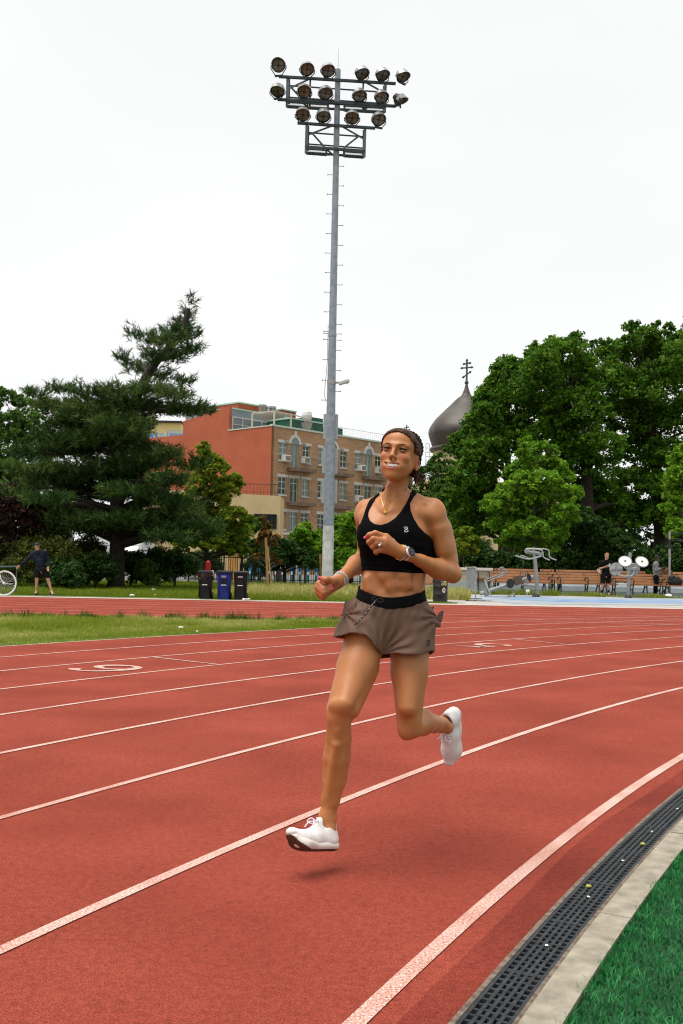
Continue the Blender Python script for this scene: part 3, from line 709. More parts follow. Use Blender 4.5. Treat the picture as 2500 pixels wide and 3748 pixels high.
# church with onion dome
YC = 120.0; ax_ = 1705.0
ch = empty('church', P(ax_, 2100, YC) * (1, 1, 0), 'cream church drum under a big dark onion dome topped by an Orthodox cross', 'church')
def chz(yc): return P(ax_, 1280 + yc / 5.877, YC)[2]
def chr_(r): return r / 5.877 / F * YC
cx0 = np.array((P(ax_, 1600, YC)[0], YC, 0))
prof = [(720, 2100), (755, 2000), (790, 1900), (810, 1800), (785, 1700), (725, 1600), (650, 1500), (550, 1400), (450, 1300), (345, 1200), (205, 1060), (110, 985), (70, 900), (45, 830), (25, 740), (20, 735)]
pr = crv([(chr_(a), chz(b)) for a, b in prof], 5)
def domemat():
    m = mat('dome_copper', (.034, .026, .020), .5, color2=(.068, .055, .044), scale=.6, spec=.45, bump=.1, bscale=10); return m
s = MB(); s.lathe([(p[0], p[1]) for p in pr], cx0, n=48); dm = s.build('onion_dome', domemat(), ch, smooth=True)
s = MB(); s.lathe([(chr_(722), chz(2112)), (chr_(740), chz(2105)), (chr_(780), chz(2150)), (chr_(782), chz(2170)), (chr_(760), chz(2172)), (chr_(765), chz(2205)), (chr_(715), chz(2215))], cx0, n=48); s.build('cornice', mat('dark_cornice', (.05, .03, .025), .5), ch)
s = MB(); s.lathe([(chr_(705), 3), (chr_(705), chz(2208))], cx0, n=48); s.build('drum', M_CREAM, ch, smooth=True)
s = MB(); s.box(cx0 + (2.5, 4, 5.5), (17, 14, 11)); s.build('nave', M_CREAM, ch)
def ocross(name, cx_, top, scale, Y, parent, m, foot):
    """three-bar cross; scale = metres for the height from foot to top"""
    s = MB(); x0, z0 = cx_, foot; H = scale
    def zz(f): return z0 + H * f
    s.bar((x0, Y, z0), (x0, Y, zz(.94)), .085 * H, .06 * H)
    def trefoil(x, z, a):
        s.ball((x, Y, z), (.060 * H, .03 * H, .060 * H), 8); s.ball((x + math.cos(a) * .05 * H, Y, z + math.sin(a) * .05 * H), .030 * H, 8)
    trefoil(x0, zz(.95), math.pi / 2)
    for f, hw, sl in ((.80, .135, .05), (.60, .23, .05), (.27, .155, .24)):
        a, b = (x0 - hw * H, Y, zz(f - sl / 2)), (x0 + hw * H, Y, zz(f + sl / 2)); s.bar(a, b, .070 * H, .055 * H)
        an = math.atan2(b[2] - a[2], b[0] - a[0]); trefoil(a[0], a[2], an + math.pi); trefoil(b[0], b[2], an)
    return s.build(name, m, parent)
M_CROSS = mat('patinated_cross', (.045, .065, .065), .6)
ocross('cross', cx0[0], 0, chz(205) - chz(660), YC, ch, M_CROSS, chz(660))
s = MB(); s.lathe([(chr_(22), chz(745)), (chr_(40), chz(725)), (chr_(50), chz(708)), (chr_(38), chz(690)), (chr_(22), chz(650)), (chr_(20), chz(630))], cx0, n=14); s.build('finial', M_CROSS, ch, smooth=True)
s = MB(); xa, xb = P(1559, 1650, YC - 4)[0], P(1572, 1650, YC - 4)[0]; za, zb_ = P(1565, 1760, YC - 4)[2], P(1565, 1624, YC - 4)[2]
for x in (xa, xb): s.bar((x, YC - 4, za), (x, YC - 4, zb_), .05)
for z in np.arange(za + .3, zb_ + .01, (zb_ - za - .3) / 8): s.bar((xa, YC - 4, z), (xb, YC - 4, z), .05)
s.build('ladder', mat('grey_ladder', (.25, .28, .32), .5), ch)
# a second, smaller cupola of which only the cross top clears the runner's head
xq = P(1488, 1600, YC + 8)[0]; zq = P(1488, 1600, YC + 8)[2]; Y2 = YC + 8
c2_ = empty('church_cupola', (xq, Y2, 0), 'small dark church cross rising just above the head of the runner', 'church')
ocross('cross', xq, 0, P(1488, 1556, Y2)[2] - zq, Y2, c2_, mat('dark_cross', (.02, .025, .025), .6), zq)
s = MB(); s.lathe([(.9, 9), (.9, zq - 3.4), (1.25, zq - 2.8), (1.2, zq - 2.0), (.6, zq - .9), (.12, zq + .1)], (xq, Y2, 0), n=20); s.build('cupola', domemat(), c2_, smooth=True)
s = MB(); s.box((xq + 2, Y2 + 2.5, 4.6), (7, 5, 9.2)); s.build('base', M_CREAM, c2_)
# ------------------------------------------------------------------ trees and shrubs
def unit(v): return v / (np.linalg.norm(v, axis=-1, keepdims=True) + 1e-9)
def leaf_quads(c, size, up=.35, aspect=.62, nrm=None):
    """diamond leaves, folded along the midrib, at the points c"""
    n = len(c); a = unit(RNG.normal(0, 1, (n, 3)) + (0, 0, -.25)); b = RNG.normal(0, 1, (n, 3)) + np.array((0, 0, up * 3))
    if nrm is not None: b = b + nrm * 1.2
    b = unit(b - a * (a * b).sum(1, keepdims=True)); w = np.cross(a, b); L = (np.broadcast_to(size, n) * RNG.uniform(.65, 1.3, n))[:, None]
    p0 = c - a * L * .5; p2 = c + a * L * .5; p1 = c + w * L * aspect * .5 + b * L * .10; p3 = c - w * L * aspect * .5 + b * L * .10
    return np.stack((p0, p1, p2, p3), 1).reshape(-1, 3), np.arange(n * 4).reshape(-1, 4)
def crown_points(blobs, n, clump=.3, per=26, hollow=.45, drop=0.0):
    """leaf centres: clumps on and in the blobs, leaves gathered in each clump"""
    vol = np.array([b[3] * b[4] + b[4] * b[5] + b[3] * b[5] for b in blobs]); k = np.maximum((n / per * vol / vol.sum()).astype(int), 3)
    C, T, R_ = [], [], []
    for b, m in zip(blobs, k):
        d = unit(RNG.normal(0, 1, (m, 3))); d[:, 2] = np.where(d[:, 2] < -.55, -d[:, 2], d[:, 2]); r = hollow + (1.08 - hollow) * RNG.uniform(0, 1, (m, 1)) ** .55
        C.append(np.array(b[:3]) + d * r * np.array(b[3:6])); T.append(np.clip(.5 + RNG.normal(0, .16, m), 0, 1)); R_.append(np.full(m, min(b[3:6]) * clump + .05) * RNG.uniform(.6, 1.35, m))
    C, T, R_ = np.concatenate(C), np.concatenate(T), np.concatenate(R_)
    if drop: ok = RNG.uniform(0, 1, len(C)) > drop; C, T, R_ = C[ok], T[ok], R_[ok]
    i = np.repeat(np.arange(len(C)), per); m = len(i)
    off = unit(RNG.normal(0, 1, (m, 3))) * (RNG.uniform(0, 1, (m, 1)) ** .5) * R_[i][:, None] * (1, 1, .7)
    return C[i] + off, np.clip(T[i] + RNG.normal(0, .12, m), 0, 1), unit(off + (0, 0, .03))
def pxblobs(lst, Y, dy=1.5, flat=1.0, brk=True):
    out = []
    for q in lst:
        px, py, rx = q[:3]; ry = q[3] if len(q) > 3 else rx * flat; yy = Y + (q[4] if len(q) > 4 else RNG.uniform(-dy, dy)); c = P(px, py, yy); a = rx / F * yy; b = ry / F * yy
        out.append((*c, a, a * .9, b))
        if brk:                # smaller lobes round each limb end, so that the outline is uneven
            for _ in range(3):
                d = unit(RNG.normal(0, 1, 3) + (0, -.2, .35)); k = RNG.uniform(.30, .50); out.append((*(c + d * np.array((a, a * .9, b)) * 1.0), a * k, a * k, b * k * 1.15))
    return out
M_BARK = mat('dark_bark', (.014, .010, .007), .95, color2=(.034, .026, .019), scale=9, bump=.8, bscale=14)
M_BARK2 = mat('grey_bark', (.09, .075, .06), .95, color2=(.16, .14, .115), scale=9, bump=.6, bscale=16)
def tree(name, label, base, trunk, blobs, n, size, m, group=None, bark=None, r0=.2, clump=.3, per=26, limbs=True, cat='tree', hollow=.45, up=.35, drop=0.0, kind='leaf'):
    """base: foot; trunk: list of points up from the foot; blobs: crown lobes in world space"""
    root = empty(name, base, label, cat, group); s = MB(); bark = bark or M_BARK
    pts = [np.array(base, float)] + [np.array(q, float) for q in trunk]; tp = crv(pts, 5); k = len(tp)
    s.tube(tp, [r0 * (1.25 if i == 0 else 1 - .78 * i / k) for i in range(k)], 9)
    if limbs:
        big_ = np.median([q[3] for q in blobs])
        for b in blobs:
            if b[3] < big_ * .7: continue
            c = np.array(b[:3]); i = int(np.argmin([np.linalg.norm((p - c) * (1, 1, .8)) + max(0, p[2] - c[2] + .3) * 2 for p in tp])); a = tp[i]
            L = np.linalg.norm(c - a)
            if L < .3: continue
            rr = r0 * (1 - .78 * i / k) * .5; mid = (a + c) / 2 + (0, 0, .06 * L)
            s.tube([a, mid, c], [max(rr, .02), max(rr * .7, .015), .012], 6)
            for _ in range(3):
                e = c + RNG.normal(0, .5, 3) * b[3:6]; s.tube([mid * .4 + c * .6, (c + e) / 2, e], [max(rr * .45, .012), .012, .006], 4)
    s.build('trunk', bark, root, smooth=True)
    if kind == 'leaf':
        c, t, nr = crown_points(blobs, n, clump, per, hollow, drop); v, f = leaf_quads(c, size, up, nrm=nr); t = np.clip(t, 0, 1)
    else: v, f, t = needle_tufts(blobs, n, size)
    link_mesh('crown', npmesh('crown', v, f, t), m, root)
    return root
def needle_tufts(blobs, n, size, per=11):
    vol = np.array([b[3] * b[4] for b in blobs]); k = np.maximum((n * vol / vol.sum()).astype(int), 6); C, D, T = [], [], []
    for b, m in zip(blobs, k):
        # twigs spread outwards in a flat spray, tips turned up
        ang = RNG.uniform(0, 2 * np.pi, m); r = RNG.uniform(.1, 1.0, m) ** .6; d = np.column_stack((np.cos(ang), np.sin(ang), np.zeros(m)))
        c = np.array(b[:3]) + d * r[:, None] * np.array(b[3:6]) + np.column_stack((0 * r, 0 * r, RNG.normal(0, .42, m) * b[5] + .35 * b[5] * r ** 2 * RNG.uniform(.3, 1.3, m)))
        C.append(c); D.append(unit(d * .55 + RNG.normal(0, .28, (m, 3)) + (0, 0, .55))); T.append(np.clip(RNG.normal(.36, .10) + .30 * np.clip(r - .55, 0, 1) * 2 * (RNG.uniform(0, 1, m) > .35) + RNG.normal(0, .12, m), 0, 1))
    C, D, T = np.concatenate(C), np.concatenate(D), np.concatenate(T); m = len(C); i = np.repeat(np.arange(m), per); q = len(i)
    along = RNG.uniform(-.9, .25, q) * size; a = unit(D[i] * .75 + RNG.normal(0, .45, (q, 3))); L = size * RNG.uniform(.6, 1.15, q)[:, None]
    p = C[i] + D[i] * along[:, None]; w = unit(np.cross(a, RNG.normal(0, 1, (q, 3)))) * size * .060
    v = np.stack((p - w, p + w, p + a * L + w * .35, p + a * L - w * .35), 1).reshape(-1, 3)
    return v, np.arange(q * 4).reshape(-1, 4), np.clip(T[i] + RNG.normal(0, .1, q), 0, 1)

# the leaning pine
YP = 39.0; L_PINE = leafmat('pine_needles', (.011, .036, .007), (.036, .084, .016), (.155, .225, .060), .2)
pads = []
for (x, y, rx, ry) in [(712, 1105, 16, 22), (690, 1140, 30, 22), (665, 1185, 48, 26), (705, 1215, 42, 20), (640, 1235, 55, 28), (480, 1215, 26, 24), (530, 1235, 42, 26), (590, 1250, 55, 30), (700, 1270, 50, 18), (640, 1300, 60, 26),
        (560, 1300, 55, 30), (455, 1310, 40, 20), (500, 1340, 60, 26), (580, 1370, 65, 28), (680, 1390, 48, 18), (560, 1425, 90, 26), (640, 1440, 75, 20), (430, 1430, 80, 24), (330, 1435, 80, 22), (230, 1420, 60, 20), (140, 1440, 50, 16),
        (110, 1432, 34, 12), (700, 1490, 70, 18), (760, 1497, 42, 11), (590, 1490, 110, 24), (470, 1490, 110, 28), (350, 1490, 110, 26), (220, 1490, 80, 24), (160, 1475, 50, 18),
        (300, 1560, 140, 30), (440, 1560, 130, 34), (500, 1575, 50, 30), (200, 1590, 90, 26), (380, 1620, 160, 36), (250, 1640, 110, 30), (510, 1640, 80, 34), (620, 1660, 60, 26), (140, 1660, 80, 26), (540, 1690, 110, 34), (690, 1700, 50, 20),
        (100, 1715, 90, 24), (300, 1720, 150, 34), (440, 1730, 110, 34), (180, 1760, 110, 30), (620, 1750, 80, 30), (80, 1790, 80, 24), (300, 1800, 130, 34), (480, 1800, 120, 34), (600, 1830, 100, 34), (700, 1850, 60, 26),
        (180, 1830, 100, 28), (260, 1880, 110, 34), (560, 1890, 110, 34), (680, 1905, 90, 28), (760, 1925, 60, 20), (360, 1900, 80, 26), (440, 1915, 80, 20), (310, 1925, 50, 18), (620, 1930, 90, 22), (270, 1935, 100, 34), (390, 1915, 90, 26), (510, 1925, 90, 26), (620, 1968, 100, 26), (715, 1962, 70, 24), (470, 1905, 110, 30), (180, 1900, 90, 30), (660, 1880, 80, 28)]:
    yy = YP + RNG.uniform(-2.6, 2.6); c = P(x, y, yy); k = yy / F; pads.append((*c, rx * k, rx * k * 1.15, ry * k))
    if y < 1320:
        for _ in range(1): c = P(x + RNG.uniform(-22, 22), y + RNG.uniform(-16, 16), yy + RNG.uniform(-.6, .6)); pads.append((*c, rx * k * .8, rx * k * .8, ry * k * 1.1))
    if y > 1480 and not (540 < x < 700 and y < 1680): yy = YP + RNG.uniform(-1.5, 3.5); c = P(x + RNG.uniform(-60, 60), y + RNG.uniform(-25, 25), yy); pads.append((*c, rx * k * .9, rx * k * 1.1, ry * k))
bp = P(424, 2158, YP); bp[2] = 0
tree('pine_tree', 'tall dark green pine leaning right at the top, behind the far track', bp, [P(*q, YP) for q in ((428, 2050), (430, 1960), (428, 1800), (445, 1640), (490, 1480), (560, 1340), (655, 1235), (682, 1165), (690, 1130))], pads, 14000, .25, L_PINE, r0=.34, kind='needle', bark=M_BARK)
# leafy trees on the left edge behind the pine
L_GRN = leafmat('mid_green_leaves', (.022, .060, .008), (.060, .130, .020), (.135, .235, .040), .4)
L_DRK = leafmat('dark_green_leaves', (.010, .030, .006), (.026, .068, .012), (.070, .135, .026), .3)
L_OLV = leafmat('olive_leaves', (.022, .036, .006), (.060, .080, .014), (.14, .16, .03), .3)
L_PUR = leafmat('purple_leaves', (.020, .014, .010), (.034, .020, .016), (.085, .034, .032), .3)
L_YEL = leafmat('yellow_green_leaves', (.055, .115, .008), (.165, .245, .018), (.40, .41, .04), .45)
L_ORG = leafmat('rust_leaves', (.06, .05, .012), (.16, .10, .02), (.34, .17, .03), .35)
L_BRT = leafmat('bright_green_leaves', (.040, .120, .006), (.125, .275, .016), (.28, .47, .040), .45)
L_MAP = leafmat('maple_leaves', (.017, .060, .005), (.062, .155, .011), (.185, .345, .032), .42)
def pxtree(name, label, foot, Y, trunk, lst, n, size, m, group=None, dy=1.5, **k):
    b = P(foot[0], foot[1], Y); b[2] = k.pop('z0', 0); return tree(name, label, b, [P(*q, Y) for q in trunk], pxblobs(lst, Y, dy), n, size, m, group, **k)
pxtree('locust_tree', 'airy light green tree at the left edge behind the pine', (30, 2130), 56, [(30, 1900), (50, 1700), (60, 1560)], [(20, 1470, 45, 40), (90, 1510, 60, 45), (15, 1560, 70, 50), (120, 1570, 70, 40), (40, 1640, 90, 60), (150, 1640, 70, 50), (30, 1740, 80, 60), (-60, 1600, 80, 90)], 16000, .20, L_GRN, r0=.3, dy=2)
pxtree('dark_conifer', 'dark green bushy conifer on the left edge below the airy tree', (-30, 2160), 44, [(-20, 1950), (0, 1800)], [(-20, 1740, 90, 50), (40, 1790, 90, 50), (-10, 1860, 100, 60), (60, 1850, 80, 45)], 16000, .17, L_GRN, r0=.2, dy=1.2)
pxtree('purple_leaf_tree', 'low purple-leaved tree at the left edge behind the cyclist', (40, 2150), 37.5, [(45, 2040), (50, 1930)], [(20, 1830, 60, 55), (90, 1860, 60, 50), (30, 1910, 75, 55), (110, 1920, 60, 50), (40, 1980, 80, 45), (-40, 1880, 80, 90)], 14000, .13, L_PUR, r0=.1, dy=.8, bark=M_BARK)
pass
# hedge row: separate shrubs
def shrub(label, px, y0, rx, y1, Y, m, n=9000, size=.11, cat='shrub', name='shrub', grp=None):
    c = P(px, (y0 + y1) / 2, Y); k = Y / F; g = P(px, y1, Y); h = P(px, y0, Y)[2]
    bl = []
    for _ in range(9):
        a = RNG.uniform(0, 6.28); bl.append((c[0] + RNG.uniform(-.62, .62) * rx * k, Y + .45 * rx * k * math.sin(a), h * RNG.uniform(.28, .72), rx * k * .52, rx * k * .5, h * .33))
    return tree(name, label, (c[0], Y, 0), [(c[0] + .05, Y, h * .3), (c[0], Y, h * .6)], bl, n, size, m, grp, r0=.05, clump=.34, limbs=True, cat=cat)
shrub('olive-brown shrub behind the man in the navy jacket', 165, 1975, 150, 2140, 37, L_OLV, 14000)
shrub('tall olive-brown bush rising behind the purple tree and the man in navy', 120, 1905, 130, 2140, 42, L_OLV, 16000)
shrub('broad olive bush between the purple tree and the pine trunk', 245, 1930, 75, 2140, 44, L_OLV, 9000)
shrub('dark olive bush at the left edge behind the bicycle', 50, 1940, 110, 2145, 41, L_OLV, 14000)
shrub('dark hedge shrub between the man in navy and the pine trunk', 290, 2005, 75, 2148, 38.5, L_DRK, 10000)
shrub('dark rounded shrub just right of the man in the navy jacket', 230, 2040, 70, 2145, 35.5, L_DRK, 8000)
shrub('dark clipped shrub left of the pine trunk', 350, 2020, 75, 2150, 37.5, L_DRK, 9000)
shrub('light green shrub close behind the pine trunk on its right', 478, 2015, 58, 2150, 41, L_DRK, 7000)
shrub('pale green shrub between the pine trunk and the bins', 540, 2050, 50, 2150, 40, L_GRN, 5000)
shrub('wide dark hedge shrub left of the bins', 640, 2010, 95, 2150, 42, L_DRK, 11000)
shrub('olive shrub spreading up behind the pine foot on the left', 300, 1960, 90, 2120, 40, L_OLV, 8000)
# tree with yellow top between the pine and the building
pxtree('yellowing_tree', 'green tree with yellow-tinged top between the pine and the red wall', (755, 2140), 50, [(756, 2050), (752, 1950), (745, 1800), (745, 1690)],
       [(745, 1650, 26, 26), (770, 1690, 40, 34), (730, 1720, 44, 36), (800, 1715, 46, 30), (850, 1760, 40, 28), (760, 1775, 75, 36), (825, 1795, 60, 32), (720, 1830, 60, 40), (800, 1850, 60, 40), (860, 1890, 60, 36), (770, 1910, 80, 40), (700, 1900, 50, 40), (840, 1950, 70, 40), (760, 1985, 90, 34), (880, 1950, 50, 36), (690, 1990, 60, 30), (850, 2020, 60, 24)], 30000, .17, L_YEL, r0=.18, dy=1.4)
shrub('dark shrub behind the iron fence left of the orange board', 740, 2020, 90, 2135, 60, L_DRK, 8000, .15)
shrub('dark shrub behind the iron fence right of the orange board', 930, 2030, 60, 2132, 61, L_DRK, 6000, .15)
pxtree('dark_street_tree', 'dark green street tree behind the iron fence beside the yellow-topped tree', (880, 2130), 58, [(885, 2060), (890, 1990)], [(870, 1960, 45, 40), (930, 1930, 40, 36), (900, 2010, 70, 36), (960, 2020, 50, 34), (840, 2020, 50, 30)], 12000, .17, L_GRN, r0=.13, dy=1)
# staked sapling with rust leaves
sap = pxtree('young_sapling', 'young staked sapling with rust-orange leaves left of the light pole', (976, 2158), 47.5, [(975, 2080), (974, 1990), (972, 1925)], [(970, 1930, 20, 16), (985, 1960, 24, 18), (960, 1960, 14, 12), (995, 1990, 18, 14), (945, 2040, 18, 14), (1000, 2040, 20, 14), (1015, 2060, 14, 12), (965, 1905, 16, 14), (1010, 1975, 14, 14), (950, 1985, 10, 10)], 2600, .14, L_ORG, r0=.035, dy=.5, bark=M_BARK2)
pxtree('dark_broad_tree', 'dark spreading tree with a bare lower trunk behind the fence', (1042, 2142), 50.5, [(1040, 2085), (1025, 2050), (1035, 2010)], [(1000, 2040, 50, 30), (1040, 2010, 50, 34), (1090, 2030, 55, 30), (1060, 2055, 60, 22), (1120, 2060, 40, 22), (985, 2070, 40, 18)], 15000, .14, L_DRK, r0=.11, dy=1.1)
pxtree('light_green_tree', 'small light green tree in front of the brick shopfront', (1115, 2141), 52, [(1117, 2080), (1118, 2000), (1115, 1930)], [(1117, 1935, 22, 22), (1105, 1965, 36, 26), (1140, 1975, 34, 24), (1090, 1990, 40, 26), (1130, 2010, 50, 28), (1100, 2030, 40, 24)], 11000, .15, L_BRT, r0=.07, dy=.9, bark=M_BARK2)
pxtree('light_green_tree', 'light green young tree half hidden behind the light pole', (1170, 2138), 55, [(1170, 2080), (1172, 2000)], [(1170, 1970, 30, 28), (1185, 2000, 36, 28), (1160, 2030, 40, 30), (1180, 2060, 36, 26)], 7000, .15, L_BRT, r0=.07, dy=.8, bark=M_BARK2)
pxtree('green_street_tree', 'dense green tree just right of the light pole behind the runner', (1285, 2145), 51, [(1285, 2080), (1290, 2000)], [(1250, 1930, 40, 34), (1290, 1920, 50, 38), (1320, 1950, 50, 40), (1260, 1980, 50, 36), (1310, 2010, 60, 40), (1255, 2030, 44, 34), (1290, 2060, 60, 34), (1240, 2070, 34, 24)], 22000, .16, L_BRT, r0=.14, dy=1.3)
# right side
pxtree('cherry_tree', 'loose light green tree beside the drum of the domed church', (1590, 2110), 62, [(1590, 2000), (1600, 1900), (1610, 1800)],
       [(1600, 1690, 34, 30), (1640, 1660, 34, 34), (1570, 1740, 44, 34), (1620, 1740, 50, 40), (1680, 1720, 50, 40), (1560, 1800, 50, 36), (1620, 1810, 60, 40), (1680, 1800, 60, 44), (1540, 1840, 44, 30), (1600, 1880, 70, 40), (1670, 1890, 70, 44), (1620, 1950, 80, 40), (1690, 1960, 60, 40)], 26000, .19, L_GRN, r0=.2, dy=2, drop=.12)
big = [(1762, 1472, 34, 34), (1800, 1420, 42, 42), (1850, 1365, 46, 52), (1772, 1525, 56, 46), (1830, 1440, 80, 60), (1900, 1380, 60, 60), (1722, 1580, 44, 40), (1720, 1640, 60, 50), (1800, 1560, 90, 60), (1890, 1480, 90, 70), (1780, 1650, 80, 60), (1860, 1600, 90, 60), (1740, 1740, 80, 60), (1700, 1830, 70, 60), (1770, 1830, 80, 60), (1720, 1920, 80, 50), (1800, 1930, 70, 50)]
pxtree('maple_tree', 'big dark green maple nearest the domed church', (1840, 2095), 56, [(1845, 1990), (1850, 1850), (1860, 1700), (1850, 1560)], big, 64000, .20, L_MAP, r0=.40, dy=2.4, clump=.34)
big2 = [(1955, 1310, 40, 50), (2020, 1280, 42, 50), (2110, 1268, 40, 46), (1985, 1350, 80, 64), (2060, 1310, 80, 66), (1970, 1430, 90, 70), (2070, 1400, 100, 76), (1990, 1520, 100, 74), (2100, 1500, 100, 74), (2020, 1620, 110, 70), (2110, 1600, 90, 70), (2150, 1720, 110, 60), (2180, 1820, 110, 66), (2120, 1780, 90, 60), (2200, 1900, 100, 56), (2150, 1960, 90, 44), (2210, 1640, 80, 60), (2075, 1470, 60, 50, 51.0), (2060, 1550, 60, 50, 51.0), (2110, 1660, 60, 40, 50.8)]
pxtree('maple_tree', 'tallest dark green maple with a thick trunk behind the standing men', (2150, 2090), 53, [(2150, 1980), (2150, 1840), (2140, 1680), (2100, 1560)], big2, 68000, .20, L_MAP, r0=.52, dy=2.4, clump=.34, hollow=.55)
big3 = [(2310, 1222, 36, 50), (2350, 1250, 46, 54), (2250, 1290, 50, 50), (2200, 1330, 60, 60), (2420, 1240, 46, 46), (2490, 1262, 46, 50), (2310, 1320, 90, 70), (2410, 1310, 90, 70), (2500, 1330, 80, 80), (2230, 1420, 100, 76), (2340, 1430, 100, 80), (2450, 1430, 100, 80), (2280, 1540, 100, 70), (2400, 1560, 100, 76), (2510, 1540, 90, 80), (2330, 1660, 100, 66), (2450, 1670, 100, 70), (2340, 1780, 100, 66), (2440, 1790, 90, 60), (2300, 1880, 90, 56), (2400, 1900, 100, 50), (2520, 1880, 80, 80), (2560, 1300, 70, 160)]
pxtree('maple_tree', 'dark green maple spreading past the right edge of the photo', (2420, 2090), 56, [(2420, 1980), (2410, 1800), (2390, 1600), (2360, 1420)], big3, 72000, .205, L_MAP, r0=.5, dy=2.6, clump=.34)
pxtree('young_linden', 'bright green young tree with a pointed crown right of the runner', (1958, 2105), 45, [(1958, 2030), (1955, 1900), (1950, 1750), (1940, 1640)],
       [(1920, 1620, 18, 26), (1945, 1650, 32, 36), (1990, 1650, 28, 32), (2025, 1660, 18, 24), (1915, 1690, 46, 36), (1975, 1700, 60, 40), (2035, 1720, 40, 40), (1890, 1745, 50, 36), (1960, 1765, 80, 44), (2050, 1750, 50, 40), (1870, 1800, 50, 36), (1930, 1820, 80, 44), (2020, 1820, 80, 46), (2080, 1810, 36, 30), (1830, 1830, 50, 32), (1800, 1850, 36, 24), (1870, 1870, 80, 40), (1960, 1890, 100, 46), (2060, 1880, 60, 40), (1840, 1920, 60, 34), (1930, 1950, 90, 40), (2020, 1950, 70, 40), (1880, 1990, 60, 26), (1980, 2000, 70, 28), (2110, 1800, 24, 22)], 44000, .17, L_BRT, r0=.12, dy=1.3, clump=.36, hollow=.3, bark=M_BARK2)
pxtree('young_linden', 'bright green young tree cut by the right edge of the photo', (2530, 2110), 45, [(2530, 2000), (2530, 1850), (2525, 1740)], [(2470, 1690, 26, 26), (2510, 1680, 40, 44), (2480, 1740, 40, 34), (2530, 1760, 60, 44), (2470, 1800, 44, 34), (2530, 1830, 70, 44), (2460, 1860, 36, 30), (2520, 1890, 80, 40), (2480, 1940, 50, 30)], 18000, .17, L_BRT, r0=.12, dy=1.2, clump=.36, hollow=.3, bark=M_BARK2)
pxtree('dark_yew', 'dark drooping evergreen between the young tree and the maple trunk', (2110, 2095), 48, [(2110, 2040), (2110, 1960)], [(2140, 1890, 40, 30), (2110, 1930, 60, 34), (2170, 1930, 60, 34), (2090, 1980, 66, 34), (2160, 1990, 80, 36), (2230, 1980, 60, 40), (2110, 2040, 90, 36), (2200, 2040, 90, 36), (2290, 2010, 70, 40), (2290, 2060, 70, 30)], 26000, .16, L_DRK, r0=.1, dy=1.2)
pxtree('small_bush_tree', 'small yellow-green young tree with a thin pale trunk above the beige wall', (1697, 2105), 47, [(1697, 2060), (1696, 2000)], [(1690, 1960, 34, 26), (1705, 1990, 40, 30), (1680, 2010, 36, 26), (1715, 2020, 30, 22)], 5200, .14, L_YEL, r0=.04, dy=.7, bark=M_BARK2)
for lb, px, y0, rx, Y in (('dark shrub behind the beige wall left of the benches', 1760, 1975, 80, 50), ('dark shrub behind the leftmost benches', 1860, 2000, 80, 49), ('dark shrub just left of the red-haired man', 2090, 2000, 90, 48.5), ('dark shrub under the bright young tree', 1990, 2010, 80, 49.5), ('dark shrub behind the men at the benches', 2320, 2010, 100, 51), ('dark shrub behind the benches at the right edge', 2470, 1985, 90, 50), ('dark shrub behind the shoulder of the runner', 1640, 2000, 70, 52)):
    shrub(lb, px, y0, rx, 2105, Y, L_DRK, 9000, .15)
for i, (lb, px, y0, rx, Y) in enumerate((('far dark tree beyond the playground, behind the leaning machine post', 1950, 1880, 170, 72), ('far dark tree beyond the playground, behind the red-haired man', 2220, 1860, 180, 74), ('far dark tree beyond the playground, near the right edge', 2480, 1850, 190, 73), ('far dark tree behind the shoulder of the runner', 1640, 1900, 120, 74))):
    pxtree('far_tree', lb, (px, 2092), Y, [(px, 2040), (px, 1960)], [(px + RNG.uniform(-1, 1) * rx * .6, RNG.uniform(y0 + 30, 2060), rx * .42, 52) for _ in range(16)], 16000, .26, L_DRK, r0=.2, dy=1.5)
# ------------------------------------------------------------------ floodlight mast
YM = 41.0
M_GALV = mat('galvanised_steel', (.185, .23, .27), .5, color2=(.275, .32, .36), scale=5, metal=.0, spec=.5, detail=8)
M_OLDPAINT = mat('weathered_white_paint', (.42, .43, .42), .75, color2=(.66, .68, .68), scale=3.5, detail=8)
M_TRUSS = mat('dark_truss_steel', (.022, .036, .038), .5, var=.2, scale=4)
M_TRUSSG = mat('grey_truss_steel', (.10, .13, .14), .5, var=.2, scale=4)
M_LAMP = mat('lamp_housing', (.010, .011, .011), .5)
M_VISOR = mat('lamp_visor_metal', (.34, .35, .35), .32, metal=.5, spec=.6)
def lensmat():
    m = mat('lamp_lens', (.055, .052, .034), .18, color2=(.16, .15, .10), scale=5, spec=.6); return m
pb, pt_ = P(1198, 2140, YM), P(1237, 255, YM); pb = pb + (pb - pt_) * (pb[2] / (pt_[2] - pb[2]))
mast = empty('floodlight_mast', pb, 'tall grey steel floodlight mast with three rows of lamps on top', 'floodlight mast')
def pole_at(py):               # point of the pole axis and its radius at photograph height py
    f = (2140 - py) / (2140 - 255); a = P(1198 + 39 * f, py, YM); return a, np.interp(py, [255, 1300, 1925, 2140], [9.6, 14.5, 20, 21]) / F * YM
ys = [1925, 1700, 1500, 1235, 1228, 900, 600, 262, 255]; s = MB()
q = [pole_at(y) for y in ys]; rr = [b for a, b in q]; rr[-1] *= 1.08; rr[-2] *= 1.08
s.tube([a for a, b in q], rr, 20); s.build('pole', M_GALV, mast, smooth=True)
s = MB(); q = [pole_at(1925), pole_at(2140)]; s.tube([q[0][0], q[1][0], pb], [q[0][1] * 1.012, q[1][1], q[1][1] * 1.02], 20); s.build('pole_base', M_OLDPAINT, mast, smooth=True)
s = MB(); s.lathe([(.52, 0), (.52, .05), (.34, .06), (.30, .16)], pb, n=20); s.build('base_plate', M_GALV, mast)
